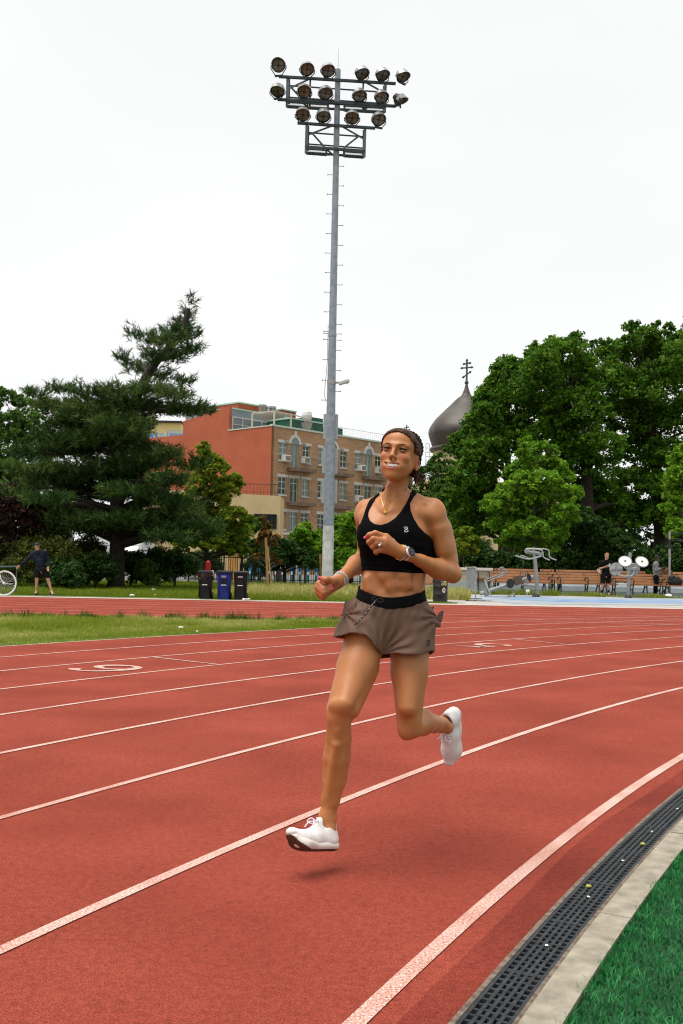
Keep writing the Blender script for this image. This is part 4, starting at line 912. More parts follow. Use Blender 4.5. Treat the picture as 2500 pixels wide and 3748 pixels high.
s = MB(); a, r = pole_at(1228); s.lathe([(r * 1.05, -.06), (r * 1.09, 0), (r * 1.05, .06)], a, n=20); s.build('joint_collar', M_GALV, mast)
k = 0
for side, ys in ((-1, [640 + 71.7 * i for i in range(9)] + [1221, 1243, 1317, 1392, 1465, 605 - 37]), (1, [680 + 72.5 * i for i in range(8)] + [1222, 1245, 1282, 1356, 1432, 608])):
    for y in ys:
        a, r = pole_at(y); s = MB(); s.tube([a + (side * r * .9, 0, 0), a + (side * (r + .22), 0, 0)], .011, 6); s.tube([a + (side * (r + .205), 0, -.03), a + (side * (r + .205), 0, .035)], .010, 6)
        s.build('climbing_peg', M_TRUSS, mast)
for y0, y1, lx, rx in ((1513, 1607, 17, 13), (1637, 1732, 17, 13), (1753, 1842, 17, 12)):
    (a, ra), (b, rb) = pole_at(y0), pole_at(y1); k = YM / F; s = MB()
    s.box(((a[0] + b[0]) / 2, YM + ra + .12, (a[2] + b[2]) / 2), (2 * ra + (lx + rx) * k * .72, .25, a[2] - b[2])); s.build('ballast_box', mat('ballast_box_paint', (.42, .45, .47), .6, var=.06, scale=3), mast, bevel=.015)
a, r = pole_at(1398); s = MB(); s.lathe([(r * 1.06, -.10), (r * 1.06, .05)], a, n=20); s.tube([a + (r, -.05, -.03), a + (r + .22, -.1, -.04)], .045, 8); cb = s.build('camera_bracket', mat('bracket_steel', (.30, .31, .31), .5), mast)
s = MB(); s.bar(a + (r + .14, -.16, -.10), a + (r + .56, -.28, .02), .15, .13); s.bar(a + (r + .40, -.25, -.03), a + (r + .52, -.28, -.13), .05); s.build('security_camera', mat('camera_housing', (.46, .47, .46), .45), cb, bevel=.02)
s = MB(); a, r = pole_at(255); s.tube([a, a + (.0, 0, .9)], [.012, .006], 5); s.build('lightning_rod', M_GALV, mast)
s = MB(); q = [pole_at(y)[0] + (-pole_at(y)[1] - .03, -.05, 0) for y in (1190, 1260, 1330, 1440, 1470)]; q[-2] = q[-2] + (-.07, 0, 0); s.tube(crv(q, 5), .010, 5); s.build('cable', M_BLACKM, mast)
def T(x, y, dv=0.0): px, py = 950 + x / 2.613, 180 + y / 2.613; return P(px, py, YM + .077 * (x - 745) / 2.613 * YM / F - dv)
def gratemat():
    m = mat('catwalk_mesh_floor', (.40, .41, .42), .6); t = m.node_tree
    if 'Transparent BSDF' not in t.nodes:        # open steel mesh: most of the sky shows through
        tr = t.nodes.new('ShaderNodeBsdfTransparent'); ms = t.nodes.new('ShaderNodeMixShader'); ms.inputs[0].default_value = .82; t.links.new(t.nodes['Principled BSDF'].outputs[0], ms.inputs[1]); t.links.new(tr.outputs[0], ms.inputs[2]); t.links.new(ms.outputs[0], t.nodes['Material Output'].inputs['Surface'])
    return m
def arm(pts, w, m, name='crossarm'): s = MB(); [s.bar(a, b, w) for a, b in pts]; return s.build(name, m, mast)
for a, b in (((185, 262), (1302, 330)), ((172, 481), (1302, 546)), ((362, 706), (1106, 756))):
    arm([(T(*a, .26), T(*b, .26))], .10, M_TRUSS)
VB = .62                        # depth of the two box frames behind the lamps
for (x0, y0, x1, y1, y0b, y1b, cols) in ((270, 265, 1205, 330, 545, 602, (485, 992)), (452, 715, 1010, 755, 990, 1030, ())):
    def e(x, f): t = (x - x0) / (x1 - x0); return y0 + (y1 - y0) * t + (y0b + (y1b - y0b) * t - y0 - (y1 - y0) * t) * f
    for x in (x0, x1): arm([(T(x, e(x, 0), .2), T(x - 8, e(x, 1), .2))], .11, M_TRUSSG, 'upright'); arm([(T(x + (14 if x == x0 else -14), e(x, .08), -VB), T(x + (10 if x == x0 else -14), e(x, .92), -VB))], .09, M_TRUSS, 'upright')
    for x in cols: arm([(T(x, e(x, .05), .15), T(x - 4, e(x, .98), .15))], .075, M_TRUSSG, 'upright')
    for f, dv in ((.30, -VB), (.70, -VB)): arm([(T(x0 + 14, e(x0, f), dv), T(x1 - 14, e(x1, f), dv))], .05, M_TRUSS, 'rail')
    # catwalk trays
    n = 2 if x0 == 452 else 4; edges = [(x0 - 4, 655 if n == 4 else 648), (812, x1 - 16)] if n == 4 else [(x0 - 2, 640), (808, x1 - 18)]
    for (u0, u1) in edges:
        pz = [T(u0, e(u0, .83), .25), T(u1, e(u1, .83), .25), T(u1, e(u1, 1.0) + 2, -VB), T(u0, e(u0, 1.0) + 2, -VB)]
        s = MB(); s.prism(pz, (0, 0, .03)); tr = s.build('catwalk', gratemat(), mast)
        s = MB()
        for i in range(4): s.bar(pz[i] - (0, 0, .02), pz[(i + 1) % 4] - (0, 0, .02), .09)
        if n == 4: m0, m1 = (pz[0] + pz[1]) / 2, (pz[2] + pz[3]) / 2; s.bar(m0 - (0, 0, .03), m1 - (0, 0, .03), .07)
        s.build('tray_frame', M_TRUSS, tr)
    arm([(T(x0 - 6, e(x0, .80), .24), T(x1 - 6, e(x1, .80), .24))], .10, M_TRUSS, 'rail'); arm([(T(x0 - 6, e(x0, 1.0), -VB), T(x1 - 6, e(x1, 1.0), -VB))], .08, M_TRUSS, 'rail')
for a, b in (((478, 285), (285, 375)), ((1020, 320), (1140, 388)), ((300, 362), (358, 428)), ((410, 508), (465, 560)), ((1060, 530), (995, 590)), ((690, 735), (462, 820)), ((790, 740), (998, 858)), ((500, 800), (620, 935)), ((945, 835), (805, 945)), ((650, 965), (700, 1010))):
    arm([(T(*a, .1), T(*b, -.2))], .055, M_TRUSSG, 'brace')
# lamps: reflector bowl, lens, visor and yoke
lamps = [(182, 155, 1, -.12, .10), (455, 190, 1, .22, .42), (655, 203, 1, .30, .46), (980, 232, 1, .52, .52), (1175, 247, 1, .56, .52), (1368, 262, 1, .72, .55),
         (172, 398, 2, -.10, .60), (428, 405, 2, .12, .40), (632, 420, 2, .25, .48), (956, 445, 2, .30, .48), (1166, 460, 2, .42, .45), (1345, 495, 2, 1.45, .5),
         (414, 625, 3, .10, .45), (611, 640, 3, .20, .55), (886, 655, 3, .02, .45), (1140, 672, 3, .35, .45)]
for (x, y, row, yaw, tilt) in lamps:
    c = T(x, y, .42); d = np.array((math.sin(yaw) * math.cos(tilt + .30), -math.cos(yaw) * math.cos(tilt + .30), -math.sin(tilt + .30))); R = .287
    s = MB(); s.lathe([(.05, -.34), (.13, -.33), (.15, -.24), (.20, -.20), (R * .93, -.04), (R, 0), (R, .02), (R * .96, .02)], c, d, 24)
    fl_ = s.build('floodlight', M_LAMP, mast, smooth=True)
    s = MB(); s.lathe([(R * .95, .012), (R * .94, .018), (.02, .032)], c, d, 24)
    ln = s.build('lens', lensmat(), fl_, smooth=True); s = MB()
    for ang in (0, math.pi / 2):
        u = np.cross(d, (0, 0, 1.0)); u /= np.linalg.norm(u); w = np.cross(u, d); q = (u * math.cos(ang) + w * math.sin(ang)) * R * .9; s.bar(c + d * .03 - q, c + d * .03 + q, .016)
    s.ball(c + d * .02, .05, 8); s.build('guard_wire', M_LAMP, ln)
    # visor: upper part of a tube around the rim, reaching forward
    u = np.cross(d, (0, 0, 1.0)); u /= np.linalg.norm(u); w = np.cross(u, d); s = MB(); v = []
    angs = np.linspace(-.15 * math.pi, 1.15 * math.pi, 22)
    for a in angs:
        dr = u * math.cos(a) + w * math.sin(a); L = .02 + .17 * max(0, math.sin(a)) ** .8
        v += [c + dr * R * 1.0 - d * .10, c + dr * R * 1.03 + d * L, c + dr * (R * 1.03 + .012) + d * L, c + dr * (R + .014) - d * .10]
    s.add(v, [(4 * i + k, 4 * i + (k + 1) % 4, 4 * i + 4 + (k + 1) % 4, 4 * i + 4 + k) for i in range(21) for k in range(4)]); s.build('visor', M_VISOR, fl_, smooth=True)
    ya = {1: (262, 330, 185, 1302), 2: (481, 546, 172, 1302), 3: (706, 756, 362, 1106)}[row]; yy = ya[0] + (ya[1] - ya[0]) * (x - ya[2]) / (ya[3] - ya[2]); f = T(x, yy, .26)
    s = MB(); side = u * (R + .03)
    s.tube([c - side, c - side * 1.02 - (0, 0, .12), f - u * .14 + (0, 0, .05), f - u * .10 + (0, 0, .04), f + u * .10 + (0, 0, .04), f + u * .14 + (0, 0, .05), c + side * 1.02 - (0, 0, .12), c + side], .020, 6)
    s.bar(f - u * .16 + (0, 0, .03), f + u * .16 + (0, 0, .03), .07); s.build('yoke', M_BLACKM, fl_)

# ------------------------------------------------------------------ wheeled bins
def wheeled_bin(label, px0, px1, pyb, pyt, Y, body_m, lid_m, sticker, bag=False):
    c = P((px0 + px1) / 2, pyb, Y); k = Y / F; w = (px1 - px0) * k; h = (pyb - pyt) * k; x0 = c[0]
    root = empty('wheeled_bin', (x0, Y, 0), label, 'bin', 'wheeled bins beside the track'); d = w * 1.15; b = MB()
    def ring_(z, ww, dd): return [(x0 + sx * ww / 2, Y + sy * dd / 2, z) for sx, sy in ((-1, -1), (1, -1), (1, 1), (-1, 1))]
    lv = [(0.02, .72, .70), (.55 * h, .86, .84), (.90 * h, .97, .97)]; v = []
    for z, a, e in lv: v += ring_(z, w * a, d * e)
    b.add(v, [(0, 3, 2, 1), (8, 9, 10, 11)] + [(4 * i + j, 4 * i + (j + 1) % 4, 4 * i + 4 + (j + 1) % 4, 4 * i + 4 + j) for i in range(2) for j in range(4)])
    b.box((x0, Y, .90 * h), (w * 1.03, d * 1.03, .035))
    for sx in (-1, 1): b.box((x0 + sx * w * .36, Y - d * .405, .27 * h), (w * .11, .035, .42 * h))
    b.build('body', body_m, root, bevel=.018)
    s = MB(); s.prism([(x0 - w * .53, Y - d * .55, .915 * h), (x0 - w * .53, Y + d * .52, .935 * h), (x0 - w * .50, Y + d * .50, .985 * h), (x0 - w * .47, Y - .1 * d, 1.0 * h), (x0 - w * .50, Y - d * .52, .965 * h)], (w * 1.03, 0, 0)); s.build('lid', lid_m, root, bevel=.012)
    s = MB(); s.box((x0, Y - d * .462, .62 * h), (w * .38, .05, .16 * h)); s.build('handle_pocket', M_DARK, root)
    s = MB(); s.tube([(x0 - w * .18, Y - d * .485, .50 * h), (x0 + w * .18, Y - d * .485, .50 * h)], .013, 8); s.build('lift_bar', mat('bare_metal_bar', (.72, .72, .72), .35, metal=.4), root)
    for sx in (-1, 1):
        s = MB(); s.lathe([(.03, -.03), (.105, -.028), (.11, 0), (.105, .028), (.03, .03)], (x0 + sx * w * .40, Y + d * .36, .11), (1, 0, 0), 14); s.build('wheel', M_BLACKM, root)
    if sticker:
        s = MB(); s.box((x0, Y - d * .488, .79 * h), (w * .34, .008, .055 * h)); st = s.build('sticker', mat('bin_sticker', (.60, .61, .62), .5), root); s = MB()
        for i in range(7): s.box((x0 - w * .145 + w * .048 * i, Y - d * .488 - .006, .79 * h), (w * .028, .006, .03 * h))
        s.build('lettering', M_BLACKM, st)
    if bag:
        rg = np.random.default_rng(3); s = MB(); n = 40; v = []
        for j in range(5):
            for i in range(n):
                a = 2 * math.pi * i / n; cx_, sy_ = math.cos(a), math.sin(a); q = max(abs(cx_), abs(sy_)); ww = w * (1.045 - .06 * j / 4) / 2 / q; dd = d * (1.05 - .07 * j / 4) / 2 / q
                drop = [0, .05, .10, .15, .19][j] * (1 + .45 * math.sin(a * 3 + 1) * (j > 2)); wr = .012 * math.sin(a * 11 + j * 1.4) + .008 * rg.normal()
                v.append((x0 + cx_ * (ww + wr), Y + sy_ * (dd + wr), h * (.925 - drop)))
        s.add(v, [(j * n + i, j * n + (i + 1) % n, (j + 1) * n + (i + 1) % n, (j + 1) * n + i) for j in range(4) for i in range(n)]); s.build('bag_liner', mat('shiny_black_bag', (.010, .010, .011), .22, spec=.6, bump=.6, bscale=18), root, smooth=True)
        s = MB(); s.ball((x0 + w * .50, Y - d * .3, .90 * h), (.05, .05, .10), 8); s.build('bag_knot', mat('pale_bag_knot', (.4, .4, .4), .4), root)
    return root
M_BINK = mat('black_bin_plastic', (.0075, .0085, .0095), .5, var=.25, scale=5, spec=.22); M_BINB = mat('blue_bin_plastic', (.006, .018, .15), .45, color2=(.008, .024, .19), spec=.25, scale=5)
wheeled_bin('black wheeled bin with a crumpled bag liner, left of the blue bin', 725, 778, 2193, 2088, 30.9, M_BINK, M_BINK, False, True)
wheeled_bin('blue recycling wheeled bin with a black lid between the two black bins', 794, 847, 2194, 2088, 30.9, M_BINB, M_BINK, True)
wheeled_bin('black wheeled bin with a white sticker, right of the blue bin', 855, 906, 2195, 2090, 30.9, M_BINK, M_BINK, True)

# ------------------------------------------------------------------ stakes, iron fence, docked bicycles
M_STAKE = mat('orange_wood_stake', (.36, .17, .045), .7, color2=(.50, .26, .08), scale=6)
s = MB(); a, b = G(981, 2166), P(973, 1968, 44.5); a = P(981, 2166, 44.5); a[2] = 0; s.tube([a, b], .055, 8); tag(s.build('wooden_stake', M_STAKE, smooth=True), 'tall orange wooden stake holding the rust-leaved sapling', 'stake')
s = MB(); a, b = P(994, 2160, 45), P(980, 2000, 45); a[2] = 0; s.tube([a, b], .028, 6); tag(s.build('thin_stake', mat('pale_cane', (.48, .36, .18), .7), smooth=True), 'thin pale cane leaning beside the orange wooden stake', 'stake')
s = MB(); a, b = P(1174, 2140, 51), P(1173, 2028, 51); a[2] = 0; s.tube([a, b], .06, 8); tag(s.build('wooden_stake', M_STAKE, smooth=True), 'orange wooden stake just left of the light pole', 'stake')
s = MB(); a, b = P(1329, 2150, 50), P(1328, 2020, 50); a[2] = 0; s.tube([a, b], .05, 8); tag(s.build('wooden_stake', M_STAKE, smooth=True), 'wooden stake between the light pole and the runner', 'stake')
YF = 53.6; fx0, fx1 = P(690, 2130, YF)[0], P(1460, 2130, YF)[0]
fence = empty('iron_fence', ((fx0 + fx1) / 2, YF, 0), 'black iron picket fence behind the lawn and the small trees', 'fence'); s = MB()
hf = 1.62
for z in (.18, hf - .28): s.bar((fx0, YF, z), (fx1, YF, z), .045)
s.build('rail', M_BLACKM, fence); s = MB(); nn = 92
for i in range(nn): x = fx0 + (fx1 - fx0) * i / (nn - 1); s.bar((x, YF - .0, .05), (x, YF, hf), .028)
o = s.build('picket', M_BLACKM, fence)
for i in range(7):
    x = fx0 + (fx1 - fx0) * i / 6; s = MB(); s.bar((x, YF - .05, 0), (x, YF - .05, hf + .12), .075); s.ball((x, YF - .05, hf + .16), .06, 8); s.build('post', M_BLACKM, fence)
M_BBLUE = mat('dock_bike_blue', (.02, .16, .34), .4); M_TEAL = mat('dock_bike_teal', (.02, .22, .20), .5); M_TYRE = mat('rubber_tyre', (.012, .012, .012), .7)
proto = None
for i, px in enumerate((915, 948, 985, 1008, 1034, 1068, 1097, 1127, 1157, 1290, 1318)):
    p = P(px, 2128, 56.5); p[2] = 0
    if proto is None:
        proto = empty('shared_bicycle', p, 'blue docked hire bicycle in a row behind the iron fence', 'bicycle', 'docked hire bicycles behind the iron fence'); x, y = p[0], p[1]
        def wheel(yc):
            s = MB(); n = 18; pts = [(x, y + yc + .32 * math.cos(2 * math.pi * k / n), .34 + .32 * math.sin(2 * math.pi * k / n)) for k in range(n)]; s.tube(pts, .028, 6, closed=True); s.build('wheel', M_TYRE, proto)
        wheel(0); wheel(1.05)
        s = MB(); v = []; 
        for k in range(12):
            t = math.radians(-30 + 150 * k / 11 + 60); v += [(x - .05, y - .38 * math.sin(t - 1.0) * 1, .34 + .38 * math.cos(t - 1.0)), (x + .05, y - .38 * math.sin(t - 1.0), .34 + .38 * math.cos(t - 1.0))]
        s.add(v, [(2 * k, 2 * k + 1, 2 * k + 3, 2 * k + 2) for k in range(11)]); s.box((x, y - .20, .70), (.20, .10, .16)); s.build('mudguard', M_BBLUE, proto)
        s = MB(); s.tube([(x, y, .34), (x, y + .45, .36), (x, y + .75, .85), (x, y + 1.05, .34)], .035, 6); s.tube([(x, y + .45, .36), (x, y + .2, .95)], .03, 6); s.build('frame', M_BBLUE, proto)
        s = MB(); s.ball((x, y + .18, .98), (.11, .15, .05), 10); s.build('saddle', M_BLACKM, proto)
        s = MB(); s.tube([(x - .28, y + .70, 1.10), (x, y + .80, 1.02), (x + .28, y + .70, 1.10)], .02, 6); s.build('handlebar', M_BLACKM, proto)
        s = MB(); s.box((x, y - .40, .50), (.09, .03, .10)); s.build('reflector_panel', M_WHITE, proto)
        s = MB(); s.box((x, y - .42, .22), (.12, .10, .26)); s.build('dock_plate', M_TEAL, proto)
    else: copy_thing(proto, p)
p = P(1022, 2133, 58); p[2] = 0; s = MB(); s.lathe([(.30, 0), (.42, .75), (.40, .78), (.34, .74)], p, n=4); tag(s.build('planter_box', mat('rust_planter', (.28, .08, .04), .7)), 'rust red square planter behind the iron fence beside the docked bicycles', 'planter')
p = P(906, 2105, 62); s = MB(); s.box((P(853, 2100, 57)[0], 57, .8), (.55, .12, 1.6)); tag(s.build('orange_hoarding', mat('orange_board', (.62, .30, .08), .7)), 'orange board behind the fence just above the bins', 'board')
s = MB(); x = P(770, 2085, 34)[0]; xx = P(762, 2076, 46); s.box((xx[0], 46, 0.72), (.22, .2, .72)); s.ball((xx[0], 46, 1.06), (.10, .10, .11), 10); tag(s.build('red_hydrant', mat('red_paint', (.45, .015, .012), .5)), 'small red post with a domed top behind the black bin with the bag', 'post')

# ------------------------------------------------------------------ the plaza on the right
def plsheet(name, poly, z, m, kind='structure', n=24):
    """sheet that follows the gentle rise of the plaza: split into bands in depth"""
    ys = sorted({y for _, y in poly} | set(np.linspace(31.4, 37.4, 7))); ys = [y for y in ys if min(q[1] for q in poly) <= y <= max(q[1] for q in poly)]; rows = []
    for y in ys:
        xs = []
        for i in range(len(poly)):
            (x0, y0), (x1, y1) = poly[i], poly[(i + 1) % len(poly)]
            if y0 != y1 and min(y0, y1) - 1e-9 <= y <= max(y0, y1) + 1e-9: xs.append(x0 + (x1 - x0) * (y - y0) / (y1 - y0))
            elif y0 == y1 == y: xs += [x0, x1]
        rows.append(((min(xs), y), (max(xs), y)))
    s = MB(); v = []
    for a, b in rows: v += [(*a, plaza_z(a[1]) + z), (*b, plaza_z(b[1]) + z)]
    s.add(v, [(2 * i, 2 * i + 1, 2 * i + 3, 2 * i + 2) for i in range(len(rows) - 1)]); o = s.build(name, m, world=False); o['kind'] = kind; return o
plsheet('pavement', [(2.2, 31.0), (60, 32.5), (60, 39.9), (3.4, 39.9), (3.3, 36.0)], -.003, M_ASPH)
def Gp(px, py):                # pixel on the plaza
    g = G(px, py)
    for _ in range(25): g = G(px, py, plaza_z(g[1]) + .004)
    return g
M_MAT = mat('blue_play_surface', (.205, .265, .345), .8, color2=(.285, .315, .345), scale=.55, bump=.2, bscale=150, lo=.40, hi=.52)
mp_ = [Gp(*q)[:2] for q in ((1700, 2187), (1790, 2200), (1880, 2209), (2100, 2212), (2500, 2216))]
plsheet('play_surface', [tuple(q) for q in mp_] + [(60, mp_[-1][1] + .6), (60, 37.5), (5.9, 37.5), (4.9, 36.2)], .004, M_MAT)
plsheet('blue_mat_band', [tuple(Gp(*q)[:2]) for q in ((1800, 2186), (1880, 2195), (2100, 2204), (2500, 2209), (2500, 2202), (2100, 2196), (1890, 2190))], .009, mat('blue_mat_stripe', (.125, .235, .43), .8, color2=(.22, .29, .37), scale=1.0))
zP = .12
sheet('plaza_verge', [(4.6, 37.5), (60, 37.5), (60, 40.2), (4.0, 40.2)], zP + .002, mat('verge_dirt', (.20, .17, .12), .95, color2=(.30, .26, .19), scale=1.5))
sheet('back_ground', [(3.4, 39.8), (90, 39.8), (90, 75), (3.6, 75)], zP - .05, M_SOIL)
n = 9000; x = RNG.uniform(4.6, 17, n); y = 37.6 + np.abs(RNG.normal(0, .5, n)); kk = vnoise(np.column_stack((x, y)), .8, 31); ok = kk > .45; blades('verge_grass', np.column_stack((x, y))[ok], zP, .05 + .30 * (kk[ok] - .45) + .25 * ((x[ok] > 5.6) & (x[ok] < 8.4)) * RNG.uniform(0, 1, ok.sum()), .02, M_GRASS, .35 + .5 * RNG.uniform(0, 1, ok.sum()) * (kk[ok]), .3)
# pool wall behind the benches and the beige wall on the left
YWl = 41.5; x0, x1 = P(1790, 2150, YWl)[0], 40.0
wl_ = empty('low_wall', ((x0 + x1) / 2, YWl, zP), 'long low white and pale blue stepped wall behind the benches', 'wall')
def wz(py, px=2050, Y=YWl): return P(px, py, Y)[2]
for nm, za, zb2, dy, m in (('wall_base', zP - .1, wz(2160), 0, mat('pale_blue_wall', (.26, .31, .33), .7, var=.1, scale=1.5)), ('wall_step', wz(2160), wz(2146), .3, mat('blue_grey_wall', (.33, .38, .40), .7, var=.08, scale=1.5)), ('wall_cap', wz(2146), wz(2131), .5, mat('white_wall', (.52, .56, .58), .7, var=.05, scale=1.5))):
    s = MB(); s.box(((x0 + x1) / 2, YWl + dy + .4, (za + zb2) / 2), (x1 - x0 + dy * .01, .8, zb2 - za - .004)); s.build(nm, m, wl_)
YBw = 40.6; xa, xb = P(1440, 2150, YBw)[0], P(1798, 2150, YBw)[0]; za, zc = P(1690, 2130, YBw)[2], P(1690, 2086, YBw)[2]
bw = empty('beige_wall', ((xa + xb) / 2, YBw, 0), 'low beige wall with a pale blue foot behind the black trash barrel', 'wall')
s = MB(); s.box(((xa + xb) / 2, YBw + .3, (za + zc) / 2), (xb - xa, .6, zc - za)); s.build('wall', mat('beige_wall_paint', (.40, .375, .30), .8, color2=(.48, .45, .37), scale=1.2), bw)
s = MB(); s.box(((xa + xb) / 2, YBw + .26, zc + .05), (xb - xa + .1, .72, .10)); s.build('coping', mat('wall_coping', (.62, .60, .53), .8), bw)
s = MB(); s.box(((xa + xb) / 2, YBw + .2, za / 2 - .002), (xb - xa, .62, za - .004)); s.build('wall_foot', MATS['blue_grey_wall'], bw)

# ------------------------------------------------------------------ park benches
M_SLAT = mat('orange_bench_wood', (.21, .085, .028), .6, color2=(.30, .135, .050), scale=2.2); M_CAST = mat('black_cast_iron', (.009, .009, .010), .5)
def bench(x, y, z, L, label, rz=0.0):
    """faces -Y; local origin at the middle of the front edge on the ground"""
    root = empty('park_bench', (x, y, z), label, 'bench', 'park benches along the low wall'); 
    def part(s, nm, m, par=root): return s.build(nm, m, par, world=False)
    for k in range(4):
        s = MB(); s.box((0, .04 + .115 * k, .455 + .006 * k), (L, .10, .035)); part(s, 'seat_slat', M_SLAT)
    for k in range(4):
        t = k / 3; s = MB(); s.box((0, .50 + .17 * t, .52 + .105 * k), (L, .032, .086), np.array(((1, 0, 0), (0, .94, -.34 * -1), (0, -.34 * -1 * -1, .94)))); part(s, 'back_slat', M_SLAT)
    xs = [-L / 2 + .1, L / 2 - .1] + ([0.0] if L > 1.9 else [])
    for x_ in xs:
        s = MB(); leg = crv([(x_, .02, 0), (x_, .09, .12), (x_, .11, .28), (x_, .03, .43)], 4); s.tube(leg, .026, 6); leg = crv([(x_, .62, 0), (x_, .50, .14), (x_, .42, .30), (x_, .46, .43)], 4); s.tube(leg, .026, 6)
        s.tube([(x_, .10, .20), (x_, .27, .26), (x_, .46, .20)], .02, 6); s.bar((x_, .0, .425), (x_, .52, .425), .035); s.tube([(x_, .49, .42), (x_, .70, .90)], .024, 6); part(s, 'leg_frame', M_CAST)
    for x_ in xs:
        s = MB(); s.tube(crv([(x_, .03, .44), (x_, -.03, .56), (x_, .04, .68), (x_, .22, .70), (x_, .42, .66), (x_, .56, .62)], 4), .022, 6); part(s, 'armrest', M_CAST)
    root.rotation_euler[2] = rz; return root
def bpx(px, Y): return P(px, 2140, Y)[0]
fy = 38.6
for (a, b, y, lb) in ((1805, 2028, fy, 'park bench facing the track behind the tilted exercise machine'), (2042, 2263, fy, 'park bench directly behind the man looking at his phone'), (2310, 2428, fy + .1, 'short park bench between the disc machine post and the man in grey'), (2430, 2640, fy - .2, 'park bench at the right edge of the photo with a dark bag on it')):
    xa_, xb_ = bpx(a, y), bpx(b, y); bench((xa_ + xb_) / 2, y, zP, xb_ - xa_, lb)
by = 40.35
for (a, b, lb) in ((1742, 1800, 'far park bench half hidden by the steel crowd barrier'), (1818, 1980, 'park bench of the back row with its back to the tilted exercise machine'), (1988, 2040, 'short park bench of the back row behind the leaning machine post'), (2047, 2205, 'park bench of the back row left of the disc machine'), (2212, 2380, 'park bench of the back row behind the disc machine'), (2440, 2600, 'park bench of the back row at the right edge under the brown jacket')):
    xa_, xb_ = bpx(a, by), bpx(b, by); bench((xa_ + xb_) / 2, by, zP + .10, xb_ - xa_, lb, 0)
b_ = bench(P(1565, 2150, 34.5)[0], 34.9, plaza_z(34.5), 1.25, 'park bench end poking out between the runner and the trash barrel', math.radians(12))
# bag and jacket
g = P(2475, 2128, fy + .05); s = MB(); s.ball((g[0], g[1] + .12, zP + .62), (.30, .17, .20), 14); s.ball((g[0] - .12, g[1] + .10, zP + .74), (.16, .12, .13), 10); s.tube(crv([(g[0] - .1, g[1], zP + .78), (g[0], g[1] - .03, zP + .92), (g[0] + .12, g[1], zP + .76)], 5), .014, 6); tag(s.build('sports_bag', mat('black_bag_cloth', (.010, .010, .011), .8, bump=.5, bscale=12), smooth=True), 'black sports bag sitting on the bench at the right edge', 'bag')
g = P(2437, 2097, by - .2); s = MB()
for dx, dz, r in ((0, 0, .22), (-.14, -.06, .19), (.14, -.03, .18), (0, -.18, .22), (-.1, .09, .12), (.09, .10, .12)): s.ball((g[0] + dx, g[1] + .1, g[2] + dz), (r, .11, r * 1.0), 12)
tag(s.build('brown_jacket', mat('brown_jacket_cloth', (.10, .038, .016), .8, bump=.6, bscale=9), smooth=True), 'brown jacket draped over the back of the bench near the post', 'jacket')

# ------------------------------------------------------------------ trash barrel
g = Gp(1611, 2203); yb_ = g[1]; k = yb_ / F; r = 27.0 * k; h = (2203 - 2118) * k; z0 = g[2]
bar_ = empty('trash_barrel', (g[0], yb_, z0), 'black steel drum used as a trash can, with a yellow label and a round sticker', 'trash can')
s = MB(); s.lathe([(r * .98, 0), (r, .02), (r * .985, .04), (r * .985, h * .33), (r * 1.02, h * .345), (r * .985, h * .36), (r * .985, h * .66), (r * 1.02, h * .675), (r * .985, h * .69), (r * .985, h * .97), (r * 1.03, h * .985), (r * 1.0, h), (r * .9, h * .985), (r * .9, h * .6)], (g[0], yb_, z0), n=32, cap=False); s.build('drum', mat('black_drum_paint', (.012, .012, .013), .45, var=.3, scale=4), bar_, smooth=True)
s = MB(); n = 28; v = []
for j in range(3):
    for i in range(n): a = 2 * math.pi * i / n; rr_ = r * (1.035 + .01 * j) + .008 * math.sin(9 * a + j); v.append((g[0] + rr_ * math.cos(a), yb_ + rr_ * math.sin(a), z0 + h * (1.0 - .07 * j - (.05 * math.sin(3 * a) if j == 2 else 0))))
s.add(v, [(j * n + i, j * n + (i + 1) % n, (j + 1) * n + (i + 1) % n, (j + 1) * n + i) for j in range(2) for i in range(n)]); s.build('bag_liner', MATS['shiny_black_bag'], bar_, smooth=True)
def on_drum(ang, z, off=.004): return np.array((g[0] + (r * 1.0 + off) * math.sin(ang), yb_ - (r * 1.0 + off) * math.cos(ang), z0 + z))
def drum_patch(name, a0, a1, za, zb3, m, off, parent, shape='rect'):
    s = MB(); n = 8; v = []
    if shape == 'rect':
        for i in range(n + 1): a = a0 + (a1 - a0) * i / n; v += [on_drum(a, za, off), on_drum(a, zb3, off)]
        s.add(v, [(2 * i, 2 * i + 1, 2 * i + 3, 2 * i + 2) for i in range(n)])
    else:
        ac, zc_ = (a0 + a1) / 2, (za + zb3) / 2; v = [on_drum(ac, zc_, off)] + [on_drum(ac + (a1 - a0) / 2 * math.cos(t), zc_ + (zb3 - za) / 2 * math.sin(t), off) for t in np.linspace(0, 2 * math.pi, 24, endpoint=False)]
        s.add(v, [(0, 1 + i, 1 + (i + 1) % 24) for i in range(24)])
    return s.build(name, m, parent)
lb_ = drum_patch('label', .05, .75, h * .72, h * .90, mat('yellow_label', (.62, .56, .20), .6), .012, bar_)
s = MB()
for q in range(4):
    for w in range(5): a = .12 + .12 * w; p = on_drum(a, h * (.75 + .037 * q), .016); p2 = on_drum(a + .08, h * (.75 + .037 * q), .016); s.bar(p, p2, .006, .010)
s.build('lettering', mat('label_print', (.10, .09, .05), .6), lb_)
dc = drum_patch('round_sticker', .16, .60, h * .40, h * .62, M_WHITE, .010, bar_, 'disc')
s = MB()
def dp(u, v_): return on_drum(.38 + u * .20, h * (.51 + .10 * v_), .014)
s.tube(crv([dp(-.1, .55), dp(.1, .1), dp(0, -.6)], 4), .011, 5); s.tube(crv([dp(.3, .5), dp(.25, 0), dp(.15, -.6)], 4), .011, 5); s.build('red_mark', mat('red_print', (.50, .03, .02), .6), dc)
